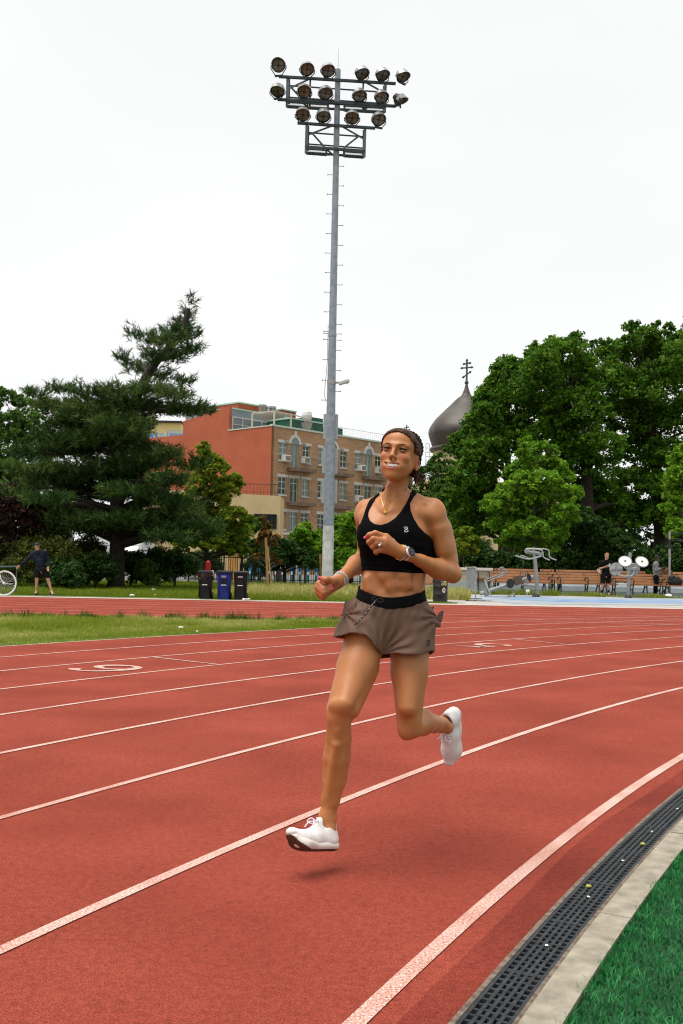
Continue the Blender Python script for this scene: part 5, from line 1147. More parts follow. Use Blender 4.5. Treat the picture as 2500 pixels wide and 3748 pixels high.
s = MB(); s.tube(crv([dp(-.45, .45), dp(-.2, .05), dp(-.3, -.35)], 4), .009, 5); s.tube([dp(.0, .7), dp(.3, .75)], .010, 5); s.build('black_mark', M_BLACKM, dc)

# ------------------------------------------------------------------ crowd barrier
M_STEEL = mat('galvanised_tube', (.22, .24, .25), .45, color2=(.33, .35, .36), scale=10, metal=.2)
def g2(x, y, Y): return P(1690 + x / 3.824, 1980 + y / 3.824, Y)
YBa, YBb = 34.3, 33.0           # far and near end
A0, A1, B0, B1 = g2(75, 830, YBa), g2(82, 372, YBa), g2(192, 855, YBb), g2(200, 370, YBb)
zA, zB = plaza_z(YBa), plaza_z(YBb); A0[2] = zA; B0[2] = zB
barr = empty('crowd_barrier', (A0 + B0) / 2, 'grey steel crowd barrier standing end-on beside the benches', 'barrier')
def mixp(a, b, t): return a + (b - a) * t
s = MB(); lo_a, lo_b = mixp(A0, A1, .30), mixp(B0, B1, .30)
s.tube([A0, mixp(A0, A1, .97), mixp(A1, B1, .04), mixp(A1, B1, .96), mixp(B0, B1, .97), B0], .024, 8); s.tube([lo_a, lo_b], .018, 8); s.build('frame', M_STEEL, barr, smooth=True)
for i in range(1, 15): s = MB(); t = i / 15; s.tube([mixp(lo_a, lo_b, t), mixp(A1, B1, t)], .0105, 6); s.build('bar', M_STEEL, barr)
for q in (A0, B0): s = MB(); s.bar(q + (-.32, 0, .015), q + (.52, 0, .015), .05, .02); s.build('foot', M_CAST, barr)

# ------------------------------------------------------------------ exercise machines
M_MACH = mat('grey_machine_paint', (.20, .205, .195), .4, color2=(.27, .275, .265), scale=6, spec=.5); M_PAD = mat('dark_pad_rubber', (.016, .017, .019), .6)
M_MACHL = mat('pale_tube', (.34, .345, .33), .4, spec=.5)
g = Gp(1962, 2184); YG1 = g[1]
def q2(x, y, d=0.0): return g2(x, y, YG1 - d)
gym = empty('exercise_machine', g, 'grey outdoor rowing and pull-down machine with a leaning post and a tilted beam', 'exercise machine')
s = MB(); kx = YG1 / F / 3.824; s.tube([q2(1057, 782), q2(1048, 500), q2(1030, 300), q2(998, 90)], [32 * kx, 29 * kx, 25 * kx, 20 * kx], 16); s.build('post', M_MACH, gym, smooth=True)
s = MB(); s.lathe([(54 * kx, 0), (54 * kx, 14 * kx), (38 * kx, 40 * kx), (33 * kx, 42 * kx)], g, n=20); s.build('post_foot', mat('dark_cast_foot', (.03, .032, .032), .5), gym)
s = MB(); s.tube([q2(895, 150), q2(1105, 180)], 26 * kx, 14); s.build('pivot_tube', M_MACH, gym, smooth=True)
for q in ((905, 140), (1097, 182)): s = MB(); s.lathe([(29 * kx, -.03), (29 * kx, .03)], q2(*q, .12), (0.15, 1, 0), 16); s.build('pivot_cap', M_MACH, gym)
for off, sh in ((0, 0), (.45, 6)):
    pts = [(895, 108), (1000, 106), (1190, 118), (1222, 150), (1225, 205), (1250, 240), (1325, 268)] if off == 0 else [(895, 118), (1000, 112), (1110, 126), (1135, 160), (1140, 215), (1165, 240), (1230, 270)]
    s = MB(); s.tube(crv([q2(*p, off) for p in pts], 4), 8.5 * kx, 8); s.build('lever_bar', M_MACHL, gym, smooth=True)
for pts, off in (([(748, 205), (900, 248), (975, 250), (1118, 212)], .45), ([(822, 204), (895, 220), (960, 246), (1060, 214)], 0)):
    s = MB(); s.tube(crv([q2(*p, off) for p in pts], 4), 8.5 * kx, 8); s.build('lever_bar', M_MACHL, gym, smooth=True)
beam_d = .35
s = MB(); s.tube([q2(258, 738, beam_d + .5), q2(1000, 500, beam_d - .1)], 27 * kx, 16); s.build('tilted_beam', M_MACH, gym, smooth=True)
s = MB(); s.tube([q2(830, 610, .2), q2(1045, 635, 0)], 14 * kx, 10); s.build('link_arm', M_MACH, gym, smooth=True)
s = MB(); s.bar(q2(318, 668, beam_d + .45), q2(352, 770, beam_d + .45), 50 * kx, 60 * kx); s.build('slider', M_MACH, gym, bevel=.02)
def pad(x, y, rx, ry, tilt, d, nm='foot_pad'):
    s = MB(); pts = []
    for t in np.linspace(0, 2 * math.pi, 20, endpoint=False):
        u, v_ = math.cos(t) * rx, math.sin(t) * ry; u *= 1 + .12 * math.sin(t) * -1; pts.append(q2(x + u * math.cos(tilt) - v_ * math.sin(tilt), y + u * math.sin(tilt) + v_ * math.cos(tilt), d))
    s.prism(pts, (.02, .07, 0)); s.build(nm, M_PAD, gym, bevel=.012)
pad(680, 598, 56, 68, .1, beam_d + .35); pad(943, 515, 28, 62, -.3, beam_d + .3); pad(910, 475, 26, 36, .2, -.2)
s = MB(); s.bar(q2(775, 490, .6), q2(806, 612, .6), 32 * kx, .30); s.build('seat_plate', mat('brown_pad', (.09, .06, .035), .7), gym, bevel=.01)
s = MB(); s.tube([q2(905, 445, .0), q2(920, 615, .0)], 12 * kx, 8); s.build('pad_stem', M_MACH, gym)
near = 1.1
s = MB(); s.tube(crv([q2(432, 855, near), q2(380, 700, .9), q2(322, 548, .6)], 3), 9.5 * kx, 8); s.tube([q2(322, 548, .6), q2(605, 438, .5)], 8.5 * kx, 8); s.tube([q2(345, 570, .3), q2(630, 462, .2)], 8.5 * kx, 8); s.tube([q2(432, 855, near), q2(410, 850, near - .4)], 9 * kx, 8)
s.tube([q2(425, 850, near), q2(735, 742, near - .3)], 9 * kx, 8); s.build('rowing_lever', M_MACH, gym, smooth=True)
for pts, d in (([(535, 440), (525, 395), (560, 368), (600, 395), (632, 462)], .5), ([(568, 450), (575, 410), (600, 398), (625, 420), (635, 465)], .2), ([(655, 775), (668, 825), (705, 845), (748, 805), (735, 742)], near - .3), ([(685, 770), (700, 815), (730, 815), (735, 780), (722, 745)], near - .35)):
    s = MB(); s.tube(crv([q2(*p, d) for p in pts], 5), 8 * kx, 8); s.build('handle_loop', M_MACH, gym, smooth=True)
# disc machine
def g3(x, y, Y): return P(2090 + x / 3.824, 1960 + y / 3.824, Y)
g = Gp(2300, 2188); YG2 = g[1]; kx = YG2 / F / 3.824
def q3(x, y, d=0.0): return g3(x, y, YG2 - d)
dm_ = empty('exercise_machine', g, 'grey outdoor arm-circling machine with four white discs on a post', 'exercise machine')
s = MB(); s.tube([q3(804, 870), q3(806, 480)], 25 * kx, 16); s.tube([q3(806, 482), q3(812, 400), q3(831, 238)], [24 * kx, 23 * kx, 23 * kx], 16); s.build('post', M_MACH, dm_, smooth=True)
s = MB(); s.lathe([(55 * kx, 0), (55 * kx, 12 * kx), (40 * kx, 36 * kx), (27 * kx, 40 * kx)], g, n=20); s.build('post_foot', MATS['dark_cast_foot'], dm_)
def disc(x, y, nrm, d, back=False):
    c = q3(x, y, d); nrm = np.array(nrm, float); nrm /= np.linalg.norm(nrm); R = 85 * kx
    s = MB(); n = 28; u = np.cross(nrm, (0, 0, 1.0)); u /= np.linalg.norm(u); w = np.cross(nrm, u); s.tube([c + R * (u * math.cos(2 * math.pi * i / n) + w * math.sin(2 * math.pi * i / n)) for i in range(n)], 8 * kx, 8, closed=True); rm = s.build('disc_rim', M_MACH, dm_, smooth=True)
    s = MB(); s.lathe([(.01, -.02), (R * .93, -.015), (R * .93, .015), (.01, .02)], c, nrm, 28); s.build('disc', mat('white_disc', (.62, .62, .58), .5) if not back else mat('grey_disc', (.30, .30, .28), .6), rm)
    s = MB(); s.lathe([(13 * kx, -.03), (13 * kx, .035)], c, nrm, 14); s.build('hub', M_PAD, rm)
    if back:
        s = MB()
        for a in (.1, .1 + math.pi / 2): q = (u * math.cos(a) + w * math.sin(a)) * R; s.bar(c - q - nrm * .0 + (0, -.03, 0), c + q + (0, -.03, 0), .05)
        s.build('spoke', M_MACH, rm)
disc(758, 362, (-.15, -.9, .62), .45); disc(993, 368, (.05, -.9, .62), .45); disc(632, 472, (-.35, -.9, .12), -.1, True); disc(872, 475, (-.2, -.9, -.1), -.55, True)
for pts, d in (([(742, 420), (760, 452), (830, 462), (920, 448), (975, 415)], .42), ([(632, 510), (665, 550), (740, 572), (810, 568)], .05), ([(806, 572), (855, 560), (880, 525), (880, 500)], -.35)):
    s = MB(); s.tube(crv([q3(*p, d) for p in pts], 5), 11 * kx, 10); s.build('swing_arm', M_MACHL, dm_, smooth=True)
# post with a side bar at the right edge
g = Gp(2451, 2186); Yp = g[1]; s = MB(); kx = Yp / F / 3.824
pr_ = empty('exercise_post', g, 'grey steel pull-up post with side bars near the right edge', 'exercise machine'); s.tube([g, g3(1380, -60, Yp)], 15.5 * kx, 14); s.build('post', M_MACH, pr_, smooth=True)
s = MB(); s.tube([g3(1392, 75, Yp), g3(1420, 78, Yp), g3(1700, 66, Yp)], 5 * kx, 8); s.tube([g3(1392, -22, Yp), g3(1440, -32, Yp), g3(1700, -30, Yp)], 6 * kx, 8); s.build('side_bar', M_BLACKM, pr_, smooth=True)
s = MB(); s.lathe([(18 * kx, -.25), (18 * kx, .12)], g3(1381, 95, Yp), n=14); s.build('clamp', M_BLACKM, pr_)

# ------------------------------------------------------------------ bicycle on the left edge, hand rail, litter
YBk = 30.3; c = P(15, 2139, YBk); R = 45.5 / F * YBk
bike = empty('bicycle', (c[0] - .5, YBk, 0), 'white bicycle with white tyres cut by the left edge of the photo', 'bicycle'); M_BKW = mat('white_bike_paint', (.76, .77, .78), .35); M_SPK = mat('spoke_steel', (.5, .5, .5), .35, metal=.6)
def bwheel(cx_):
    cc = np.array((cx_, YBk, R)); s = MB(); n = 40; s.tube([cc + R * .965 * np.array((math.cos(2 * math.pi * i / n), 0, math.sin(2 * math.pi * i / n))) for i in range(n)], R * .040, 8, closed=True); w = s.build('wheel', MATS['white_paper'], bike, smooth=True)
    s = MB(); n = 40; s.tube([cc + R * .90 * np.array((math.cos(2 * math.pi * i / n), 0, math.sin(2 * math.pi * i / n))) for i in range(n)], R * .022, 6, closed=True); s.build('rim', M_BKW, w)
    s = MB()
    for i in range(28): a = 2 * math.pi * i / 28; b = a + (.5 if i % 2 else -.5); s.tube([cc + (R * .06 * math.cos(b), (.03 if i % 2 else -.03), R * .06 * math.sin(b)), cc + (R * .89 * math.cos(a), 0, R * .89 * math.sin(a))], .0022, 4, cap=False)
    s.build('spoke', M_SPK, w); s = MB(); s.lathe([(.02, -.05), (.03, -.03), (.03, .03), (.02, .05)], cc, (0, 1, 0), 12); s.build('hub', MATS['red_print'] if False else M_BKW, w)
bwheel(c[0]); bwheel(c[0] - 1.0)
s = MB(); hx = c[0]; ht = P(3, 2105, YBk); hd = np.array((hx - .20, YBk, ht[2] - .02))
s.tube(crv([(hx, YBk, R), (hx - .10, YBk, R + .12), (hx - .16, YBk, R + .32), hd], 4), .016, 8); s.build('fork', M_BKW, bike, smooth=True)
s = MB(); bbk = (hx - .58, YBk, .28); st = (hx - .72, YBk, .80); s.tube([hd, bbk], .018, 8); s.tube([hd + (0, 0, .12), st], .016, 8); s.tube([st, bbk], .016, 8); s.tube([bbk, (hx - 1.0, YBk, R)], .011, 8); s.tube([st, (hx - 1.0, YBk, R)], .010, 8); s.tube([hd, hd + (-.03, 0, .16)], .02, 8); s.build('frame', M_BKW, bike, smooth=True)
s = MB(); s.tube([hd + (-.03, -.20, .18), hd + (-.03, .20, .18)], .013, 8); s.tube(crv([hd + (-.03, -.20, .18), hd + (.06, -.20, .17), hd + (.08, -.20, .10), hd + (.02, -.20, .05)], 4), .013, 8); s.build('handlebar', M_BKW, bike, smooth=True)
s = MB(); s.ball((st[0] - .02, YBk, st[2] + .05), (.14, .06, .03), 10); s.build('saddle', M_BLACKM, bike)
YRl = 31.6; a, b = P(-30, 2078, YRl), P(61, 2074, YRl); rail = empty('hand_rail', (b[0], YRl, 0), 'dark tube rail the man in the navy jacket rests his hand on', 'railing'); s = MB(); s.tube([a + (-1, 0, 0), b, (b[0], YRl, 0)], .028, 8); s.tube([(a[0] - 1, YRl, .5), (b[0], YRl, .5)], .014, 6); s.build('tube', mat('teal_grey_tube', (.07, .10, .10), .5), rail, smooth=True)
for j, (px, py, w, lb) in enumerate(((565, 2166, .16, 'crumpled white paper on the lawn left of the bins, upper of two'), (484, 2186, .13, 'crumpled white paper on the lawn edge, left of the other scraps'), (566, 2183, .08, 'small white scrap on the lawn edge, below the largest paper'), (662, 2305, .07, 'crumpled white paper in the grass wedge beside the bend'), (720, 2317, .035, 'tiny white scrap in the grass wedge right of the crumpled paper'))):
    gg = G(px, py); blob_thing('paper_litter', lb, 'litter', (gg[0], gg[1], .02), w * .62, M_WHITE, squash=.45, seed=40 + j)
for j, px in enumerate((893, 903, 912)): gg = G(px, 2198); blob_thing('pale_stone', 'pale stone lying at the foot of the right-hand black bin', 'stone', (gg[0], gg[1], .0), .055, mat('pale_stone', (.55, .50, .44), .8), 'pale stones beside the bins', .6, 60 + j)
gg = P(1932, 2172, 38.0); blob_thing('paper_litter', 'white paper in the weeds beside the leaning machine post', 'litter', (gg[0], gg[1], zP), .09, M_WHITE, squash=1.2, seed=77)
gg = P(2447, 2178, 37.8); blob_thing('plastic_bag', 'white plastic bag on the ground behind the pull-up post', 'litter', (gg[0], gg[1], zP), .12, M_WHITE, squash=.7, seed=78)
gg = P(2400 + 30, 2182, 37.9)
# a line of grass at the foot of the barrel
xy = np.column_stack((RNG.normal(2.95, .35, 900), RNG.normal(31.55, .10, 900))); blades('barrel_grass', xy, 0.0, .05, .02, M_GRASS, RNG.uniform(.2, .5, 900), .4)
# ------------------------------------------------------------------ bodies: distance fields turned into one continuous surface
class Field:
    def __init__(s, lo, hi, res):
        s.lo = np.array(lo, np.float32); s.res = res; s.n = np.ceil((np.array(hi) - lo) / res).astype(int) + 1
        s.ax = [s.lo[i] + res * np.arange(s.n[i], dtype=np.float32) for i in range(3)]
        s.F = np.full(s.n, .5, np.float32)
    def sub(s, lo, hi):
        a = np.clip(np.floor((np.array(lo) - s.lo) / s.res).astype(int), 0, s.n); b = np.clip(np.ceil((np.array(hi) - s.lo) / s.res).astype(int) + 1, 0, s.n)
        sl = tuple(slice(i, j) for i, j in zip(a, b)); X, Y, Z = (s.ax[i][sl[i]] for i in range(3))
        return sl, (X[:, None, None], Y[None, :, None], Z[None, None, :])
    def put(s, sl, d, k, op='u'):
        F = s.F[sl]
        if F.size == 0: return
        if op == 'u':
            if k > 0: h = np.maximum(k - np.abs(F - d), 0) / k; F[...] = np.minimum(F, d) - h * h * k * .25
            else: np.minimum(F, d, out=F)
        elif op == 's':
            d = -d
            if k > 0: h = np.maximum(k - np.abs(F - d), 0) / k; F[...] = np.maximum(F, d) + h * h * k * .25
            else: np.maximum(F, d, out=F)
    def cone(s, a, b, ra, rb, k=.02, flat=None, fl=1.0, op='u'):
        """tapered capsule; flat: axis along which its section is scaled by fl"""
        a, b = np.array(a, np.float32), np.array(b, np.float32); m = max(ra, rb) * max(1, fl) + k + 3 * s.res
        sl, (X, Y, Z) = s.sub(np.minimum(a, b) - m, np.maximum(a, b) + m); ba = b - a; L2 = float(ba @ ba) + 1e-12
        px, py, pz = X - a[0], Y - a[1], Z - a[2]; t = np.clip((px * ba[0] + py * ba[1] + pz * ba[2]) / L2, 0, 1)
        vx, vy, vz = px - t * ba[0], py - t * ba[1], pz - t * ba[2]; sc = 1.0
        if flat is not None:
            n = np.array(flat, np.float32); n = n / np.linalg.norm(n); q = (vx * n[0] + vy * n[1] + vz * n[2]) * (1 / fl - 1)
            vx, vy, vz = vx + q * n[0], vy + q * n[1], vz + q * n[2]; sc = min(1.0, fl)
        d = (np.sqrt(vx * vx + vy * vy + vz * vz) - (ra + t * (rb - ra))) * sc; s.put(sl, d, k, op)
    def chain(s, pts, rs, k=.01, **kw):
        for i in range(len(pts) - 1): s.cone(pts[i], pts[i + 1], rs[i], rs[i + 1], k if i == 0 else min(k, .008), **kw)
    def ell(s, c, r, k=.02, R=None, op='u'):
        c, r = np.array(c, np.float32), np.array(r if hasattr(r, '__len__') else (r, r, r), np.float32); m = r.max() + k + 3 * s.res
        sl, (X, Y, Z) = s.sub(c - m, c + m); x, y, z = X - c[0], Y - c[1], Z - c[2]
        if R is not None:
            R = np.array(R, np.float32); x, y, z = (x * R[i][0] + y * R[i][1] + z * R[i][2] for i in range(3))      # rows of R are the axes
        k0 = np.sqrt((x / r[0]) ** 2 + (y / r[1]) ** 2 + (z / r[2]) ** 2); k1 = np.sqrt((x / r[0] ** 2) ** 2 + (y / r[1] ** 2) ** 2 + (z / r[2] ** 2) ** 2) + 1e-9
        s.put(sl, k0 * (k0 - 1) / k1, k, op)
    def loft(s, st, k=.02, p=2.2):
        """st: rows (x, y, z, rx, ry) from top to bottom"""
        st = np.array(sorted(st, key=lambda q: q[2]), np.float32); m = max(st[:, 3].max(), st[:, 4].max()) + k + 3 * s.res
        lo, hi = st[:, :3].min(0) - m, st[:, :3].max(0) + m; lo[2], hi[2] = st[0, 2] - .06, st[-1, 2] + .06
        sl, (X, Y, Z) = s.sub(lo, hi); zz = Z.ravel(); f = []
        for j in range(5):
            c = np.interp(zz, st[:, 2], st[:, j])
            ker = np.array((1, 2, 3, 4, 3, 2, 1.0)); ker /= ker.sum(); w = 1 + int(.008 / s.res)
            c = np.convolve(np.pad(c, 3 * w, 'edge'), np.kron(ker, np.ones(w)) / w, 'same')[3 * w:-3 * w or None][:len(zz)]; f.append(c[None, None, :].astype(np.float32))
        q = (np.abs((X - f[0]) / f[3]) ** p + np.abs((Y - f[1]) / f[4]) ** p) ** (1 / p); d = (q - 1) * np.minimum(f[3], f[4])
        dz = np.maximum(st[0, 2] - Z, Z - st[-1, 2]); s.put(sl, np.maximum(d, dz), k)
    def mesh(s, name, F=None):
        F = s.F if F is None else F; S = F < 0; A = S.astype(np.uint8)
        c = sum(A[i:A.shape[0] - 1 + i, j:A.shape[1] - 1 + j, k:A.shape[2] - 1 + k] for i in (0, 1) for j in (0, 1) for k in (0, 1))
        act = np.argwhere((c > 0) & (c < 8)); idx = np.full(c.shape, -1, np.int32); idx[tuple(act.T)] = np.arange(len(act))
        acc = np.zeros((len(act), 3)); cnt = np.zeros(len(act)); cor = [(i, j, k) for i in (0, 1) for j in (0, 1) for k in (0, 1)]
        val = {q: F[act[:, 0] + q[0], act[:, 1] + q[1], act[:, 2] + q[2]] for q in cor}
        for q in cor:
            for ax in range(3):
                if q[ax]: continue
                r = tuple(q[i] + (i == ax) for i in range(3)); a, b = val[q], val[r]; cr = (a < 0) != (b < 0); t = np.where(cr, a / np.where(cr, a - b, 1), 0)
                p = np.zeros((len(act), 3)); p[:] = q; p[:, ax] += t; acc += p * cr[:, None]; cnt += cr
        V = (act + acc / cnt[:, None]) * s.res + s.lo; Q = []
        for ax in range(3):
            u, v = (ax + 1) % 3, (ax + 2) % 3; n = list(F.shape); sa = [slice(None)] * 3; sb = [slice(None)] * 3; sa[ax] = slice(0, n[ax] - 1); sb[ax] = slice(1, n[ax])
            for w in (u, v): sa[w] = slice(1, n[w] - 1); sb[w] = slice(1, n[w] - 1)
            a, b = S[tuple(sa)], S[tuple(sb)]
            for flip, msk in ((False, a & ~b), (True, ~a & b)):
                e = np.argwhere(msk)
                if not len(e): continue
                off = np.zeros(3, int); off[u] = 1; off[v] = 1; e = e + off
                def cell(du, dv): q = e.copy(); q[:, u] -= du; q[:, v] -= dv; return idx[q[:, 0], q[:, 1], q[:, 2]]
                q = np.stack((cell(1, 1), cell(0, 1), cell(0, 0), cell(1, 0)), 1); Q.append(q[:, ::-1] if flip else q)
        Q = np.concatenate(Q); Q = Q[(Q >= 0).all(1)]
        me = npmesh(name, V, Q); me.shade_smooth(); return me
def smooth_mesh(me, it=2, f=.5):
    """light Laplacian relaxation"""
    n = len(me.vertices); co = np.empty(n * 3, np.float32); me.vertices.foreach_get('co', co); co = co.reshape(-1, 3); m = len(me.edges); e = np.empty(m * 2, np.int32); me.edges.foreach_get('vertices', e); e = e.reshape(-1, 2)
    deg = np.bincount(e.ravel(), minlength=n)[:, None]
    for _ in range(it):
        for ff in (f, -f * .85):
            acc = np.zeros((n, 3))
            for c in range(3): acc[:, c] = np.bincount(e[:, 0], co[e[:, 1], c], n) + np.bincount(e[:, 1], co[e[:, 0], c], n)
            co = co + ff * (acc / np.maximum(deg, 1) - co)
    me.vertices.foreach_set('co', co.astype(np.float32).ravel()); me.update(); return me
def poly_sd(x, y, poly):
    """signed distance (negative inside) to a closed polygon, arrays of points"""
    p = np.array(poly, np.float32); d = np.full(x.shape, 1e9, np.float32); ins = np.zeros(x.shape, bool)
    for i in range(len(p)):
        a, b = p[i], p[(i + 1) % len(p)]; e = b - a; wx, wy = x - a[0], y - a[1]; t = np.clip((wx * e[0] + wy * e[1]) / max(e @ e, 1e-9), 0, 1)
        d = np.minimum(d, (wx - t * e[0]) ** 2 + (wy - t * e[1]) ** 2); c = ((a[1] <= y) & (b[1] > y)) | ((b[1] <= y) & (a[1] > y))
        ins ^= c & (x < a[0] + (y - a[1]) / (e[1] if abs(e[1]) > 1e-9 else 1e-9) * e[0])
    d = np.sqrt(d); return np.where(ins, -d, d)
def bvh(me):
    v = [q.co.copy() for q in me.vertices]; return BVHTree.FromPolygons(v, [tuple(p.vertices) for p in me.polygons])
def hit(tree_, px, py):
    d = Vector(ray(px, py)).normalized(); h = tree_.ray_cast(Vector((0, 0, CAMH)), d)
    return (np.array(h[0]), np.array(h[1])) if h[0] is not None else (None, None)
# ------------------------------------------------------------------ the runner
def skinmat(name, base, red, rough=.46, sp=.44):
    m = bpy.data.materials.new(name); m.use_nodes = True; t = m.node_tree; b = t.nodes['Principled BSDF']; b.inputs['Roughness'].default_value = rough; b.inputs['Specular IOR Level'].default_value = sp
    b.inputs['Subsurface Weight'].default_value = .12; b.inputs['Subsurface Radius'].default_value = (.8, .3, .15); b.inputs['Subsurface Scale'].default_value = .012
    a = t.nodes.new('ShaderNodeAttribute'); a.attribute_name = 'blush'; g = t.nodes.new('ShaderNodeNewGeometry')
    n = t.nodes.new('ShaderNodeTexNoise'); n.inputs['Scale'].default_value = 22; n.inputs['Detail'].default_value = 5; t.links.new(g.outputs['Position'], n.inputs['Vector'])
    r = t.nodes.new('ShaderNodeValToRGB'); r.color_ramp.elements[0].position = .3; r.color_ramp.elements[0].color = (*[c * .93 for c in base], 1); r.color_ramp.elements[1].position = .7; r.color_ramp.elements[1].color = (*[c * 1.05 for c in base], 1)
    t.links.new(n.outputs[0], r.inputs[0]); x = t.nodes.new('ShaderNodeMix'); x.data_type = 'RGBA'; t.links.new(a.outputs['Fac'], x.inputs[0]); t.links.new(r.outputs[0], x.inputs[6]); x.inputs[7].default_value = (*red, 1)
    t.links.new(x.outputs[2], b.inputs['Base Color'])
    n2 = t.nodes.new('ShaderNodeTexNoise'); n2.inputs['Scale'].default_value = 260; t.links.new(g.outputs['Position'], n2.inputs['Vector'])
    bp_ = t.nodes.new('ShaderNodeBump'); bp_.inputs['Strength'].default_value = .12; bp_.inputs['Distance'].default_value = .002; t.links.new(n2.outputs[0], bp_.inputs['Height']); t.links.new(bp_.outputs[0], b.inputs['Normal']); return m
M_SKIN = skinmat('tanned_skin', (.405, .158, .052), (.40, .095, .052))
M_HAIR = mat('dark_brown_hair', (.016, .0075, .004), .55, color2=(.090, .042, .021), scale=34, spec=.10, bump=.35, bscale=120)
M_BRA = mat('black_stretch_fabric', (.0030, .0030, .0038), .85, var=.2, scale=30, spec=.06, bump=.12, bscale=500)
M_SHORT = mat('taupe_nylon', (.110, .064, .043), .62, color2=(.140, .083, .058), scale=6, spec=.2, bump=.15, bscale=240)
M_BAND = mat('black_waistband', (.0035, .0035, .004), .8, spec=.08, bump=.25, bscale=420)
M_SHOE = mat('white_knit', (.60, .58, .565), .75, color2=(.70, .68, .67), scale=30, bump=.25, bscale=300); M_FOAM = mat('white_foam', (.62, .59, .54), .6, var=.04, scale=20); M_SOLE = mat('brown_rubber_sole', (.075, .038, .026), .7, var=.35, scale=30)
M_LACE = mat('lilac_white_lace', (.66, .63, .70), .7)
def J(x, y, Y): return P(x, y, Y)
def mp(px, Y): return px / F * Y                  # photograph pixels to metres at a distance
U = Vector
Yc = 4.24
def c5(x, y): return (1150 + x / 2.612, 1530 + y / 2.612)
def st5(x0, x1, y, Y, d): (a, _), (b, yy) = c5(x0, y), c5(x1, y); q = J((a + b) / 2, yy, Y); return (*q, mp((b - a) / 2, Y), d)
lo = np.array((-.36, 3.80, .0)); hi = np.array((.56, 4.80, 1.92))
RES = .0042
fd = Field(lo, hi, RES)
# torso: ribcage, waist, pelvis
fd.loft([st5(640, 950, 745, 4.255, .050), st5(520, 1030, 800, 4.26, .066), st5(480, 1060, 880, 4.26, .084), st5(456, 1078, 980, 4.255, .098), st5(447, 1098, 1100, 4.25, .104), st5(448, 1106, 1200, 4.25, .104), st5(462, 1098, 1300, 4.25, .100),
         st5(474, 1080, 1400, 4.25, .096), st5(474, 1066, 1480, 4.25, .093), st5(452, 1060, 1560, 4.25, .092), st5(440, 1052, 1640, 4.25, .095), st5(420, 1060, 1720, 4.255, .100), st5(390, 1075, 1850, 4.26, .108), st5(380, 1085, 1960, 4.265, .112), st5(420, 1050, 2080, 4.265, .10), st5(520, 960, 2200, 4.265, .06)], .03, 2.3)
# bust
for (x, y, r) in ((590, 1110, .062), (880, 1125, .064)): a = J(*c5(x, y), 4.185); fd.ell(a, (r * 1.12, .056, r * 1.1), .05)
# neck, trapezius, collar bones
nk0, nk1 = J(*c5(782, 800), 4.262), J(*c5(800, 560), 4.235)
fd.cone(nk0, nk1, mp(41, 4.2), mp(38, 4.2), .03)
LS, RS = J(*c5(1102, 872), 4.245), J(*c5(508, 876), 4.30)
fd.cone(J(*c5(850, 745), 4.28), LS + (0, .02, .020), .033, .026, .03); fd.cone(J(*c5(700, 755), 4.285), RS + (0, .0, .005), .031, .028, .03)
notch = J(*c5(690, 880), 4.172)
fd.cone(notch + (.012, .008, 0), LS + (-.030, -.036, .022), .0100, .0090, .024); fd.cone(notch + (-.012, .01, 0), RS + (.034, -.046, .018), .0100, .0090, .022)
fd.cone(J(*c5(900, 580), 4.235), notch + (.012, .012, -.01), .011, .009, .014); fd.cone(J(*c5(700, 660), 4.208), notch + (-.008, .016, -.006), .009, .008, .026)
fd.ell(notch + (.006, -.012, .014), (.011, .012, .013), .014, op='s')
# chest plane between the straps, abdominal relief
for (a, b, r, k, Y) in (((792, 1478), (822, 1660), .009, .026, 4.150), ((520, 1490), (640, 1612), .010, .030, 4.158), ((968, 1490), (925, 1640), .009, .028, 4.166), ((640, 1612), (690, 1690), .006, .026, 4.150)): fd.cone(J(*c5(*a), Y), J(*c5(*b), Y), r, r, k, op='s')
for (x, y) in ((700, 1510), (870, 1515), (745, 1600), (885, 1600)): fd.ell(J(*c5(x, y), 4.170), (.026, .015, .020), .02)
fd.cone(J(*c5(1010, 1500), 4.195), J(*c5(985, 1640), 4.190), .014, .012, .03); fd.cone(J(*c5(500, 1540), 4.19), J(*c5(520, 1640), 4.185), .012, .012, .03)
fd.ell(J(*c5(822, 1650), 4.146), (.006, .012, .009), .008, op='s')
# shoulders and upper arms
LE, LW_ = J(*c5(1322, 1490), 4.27), J(*c5(925, 1325), 4.085)
fd.ell(LS + (.024, -.002, -.016), (.042, .047, .060), .035); fd.ell(RS + (-.014, .0, -.012), (.034, .044, .052), .03)
fd.cone(LS + (.020, 0, -.02), J(*c5(1190, 1060), 4.252), .044, .042, .03); fd.cone(J(*c5(1190, 1060), 4.252), J(*c5(1243, 1240), 4.262), .042, .038, .010); fd.cone(J(*c5(1235, 1230), 4.262), LE, .0395, .032, .02)
fd.cone(J(*c5(1190, 1060), 4.215), J(*c5(1225, 1270), 4.232), .024, .024, .03)            # biceps
fd.cone(J(*c5(1240, 1060), 4.275), J(*c5(1302, 1330), 4.295), .027, .022, .05)            # triceps
fd.cone(J(*c5(985, 905), 4.19), LS + (.02, -.033, -.035), .026, .020, .03)                 # front of the armpit
fd.cone(J(*c5(500, 940), 4.22), RS + (-.01, -.02, -.04), .026, .020, .04)
RE, RW_ = J(*c5(492, 1330), 4.47), J(*c5(238, 1545), 4.21)
fd.cone(RS + (-.010, .01, -.03), RE, .040, .035, .03)
TORSO = fd.F.copy()                               # what the clothes are cut from
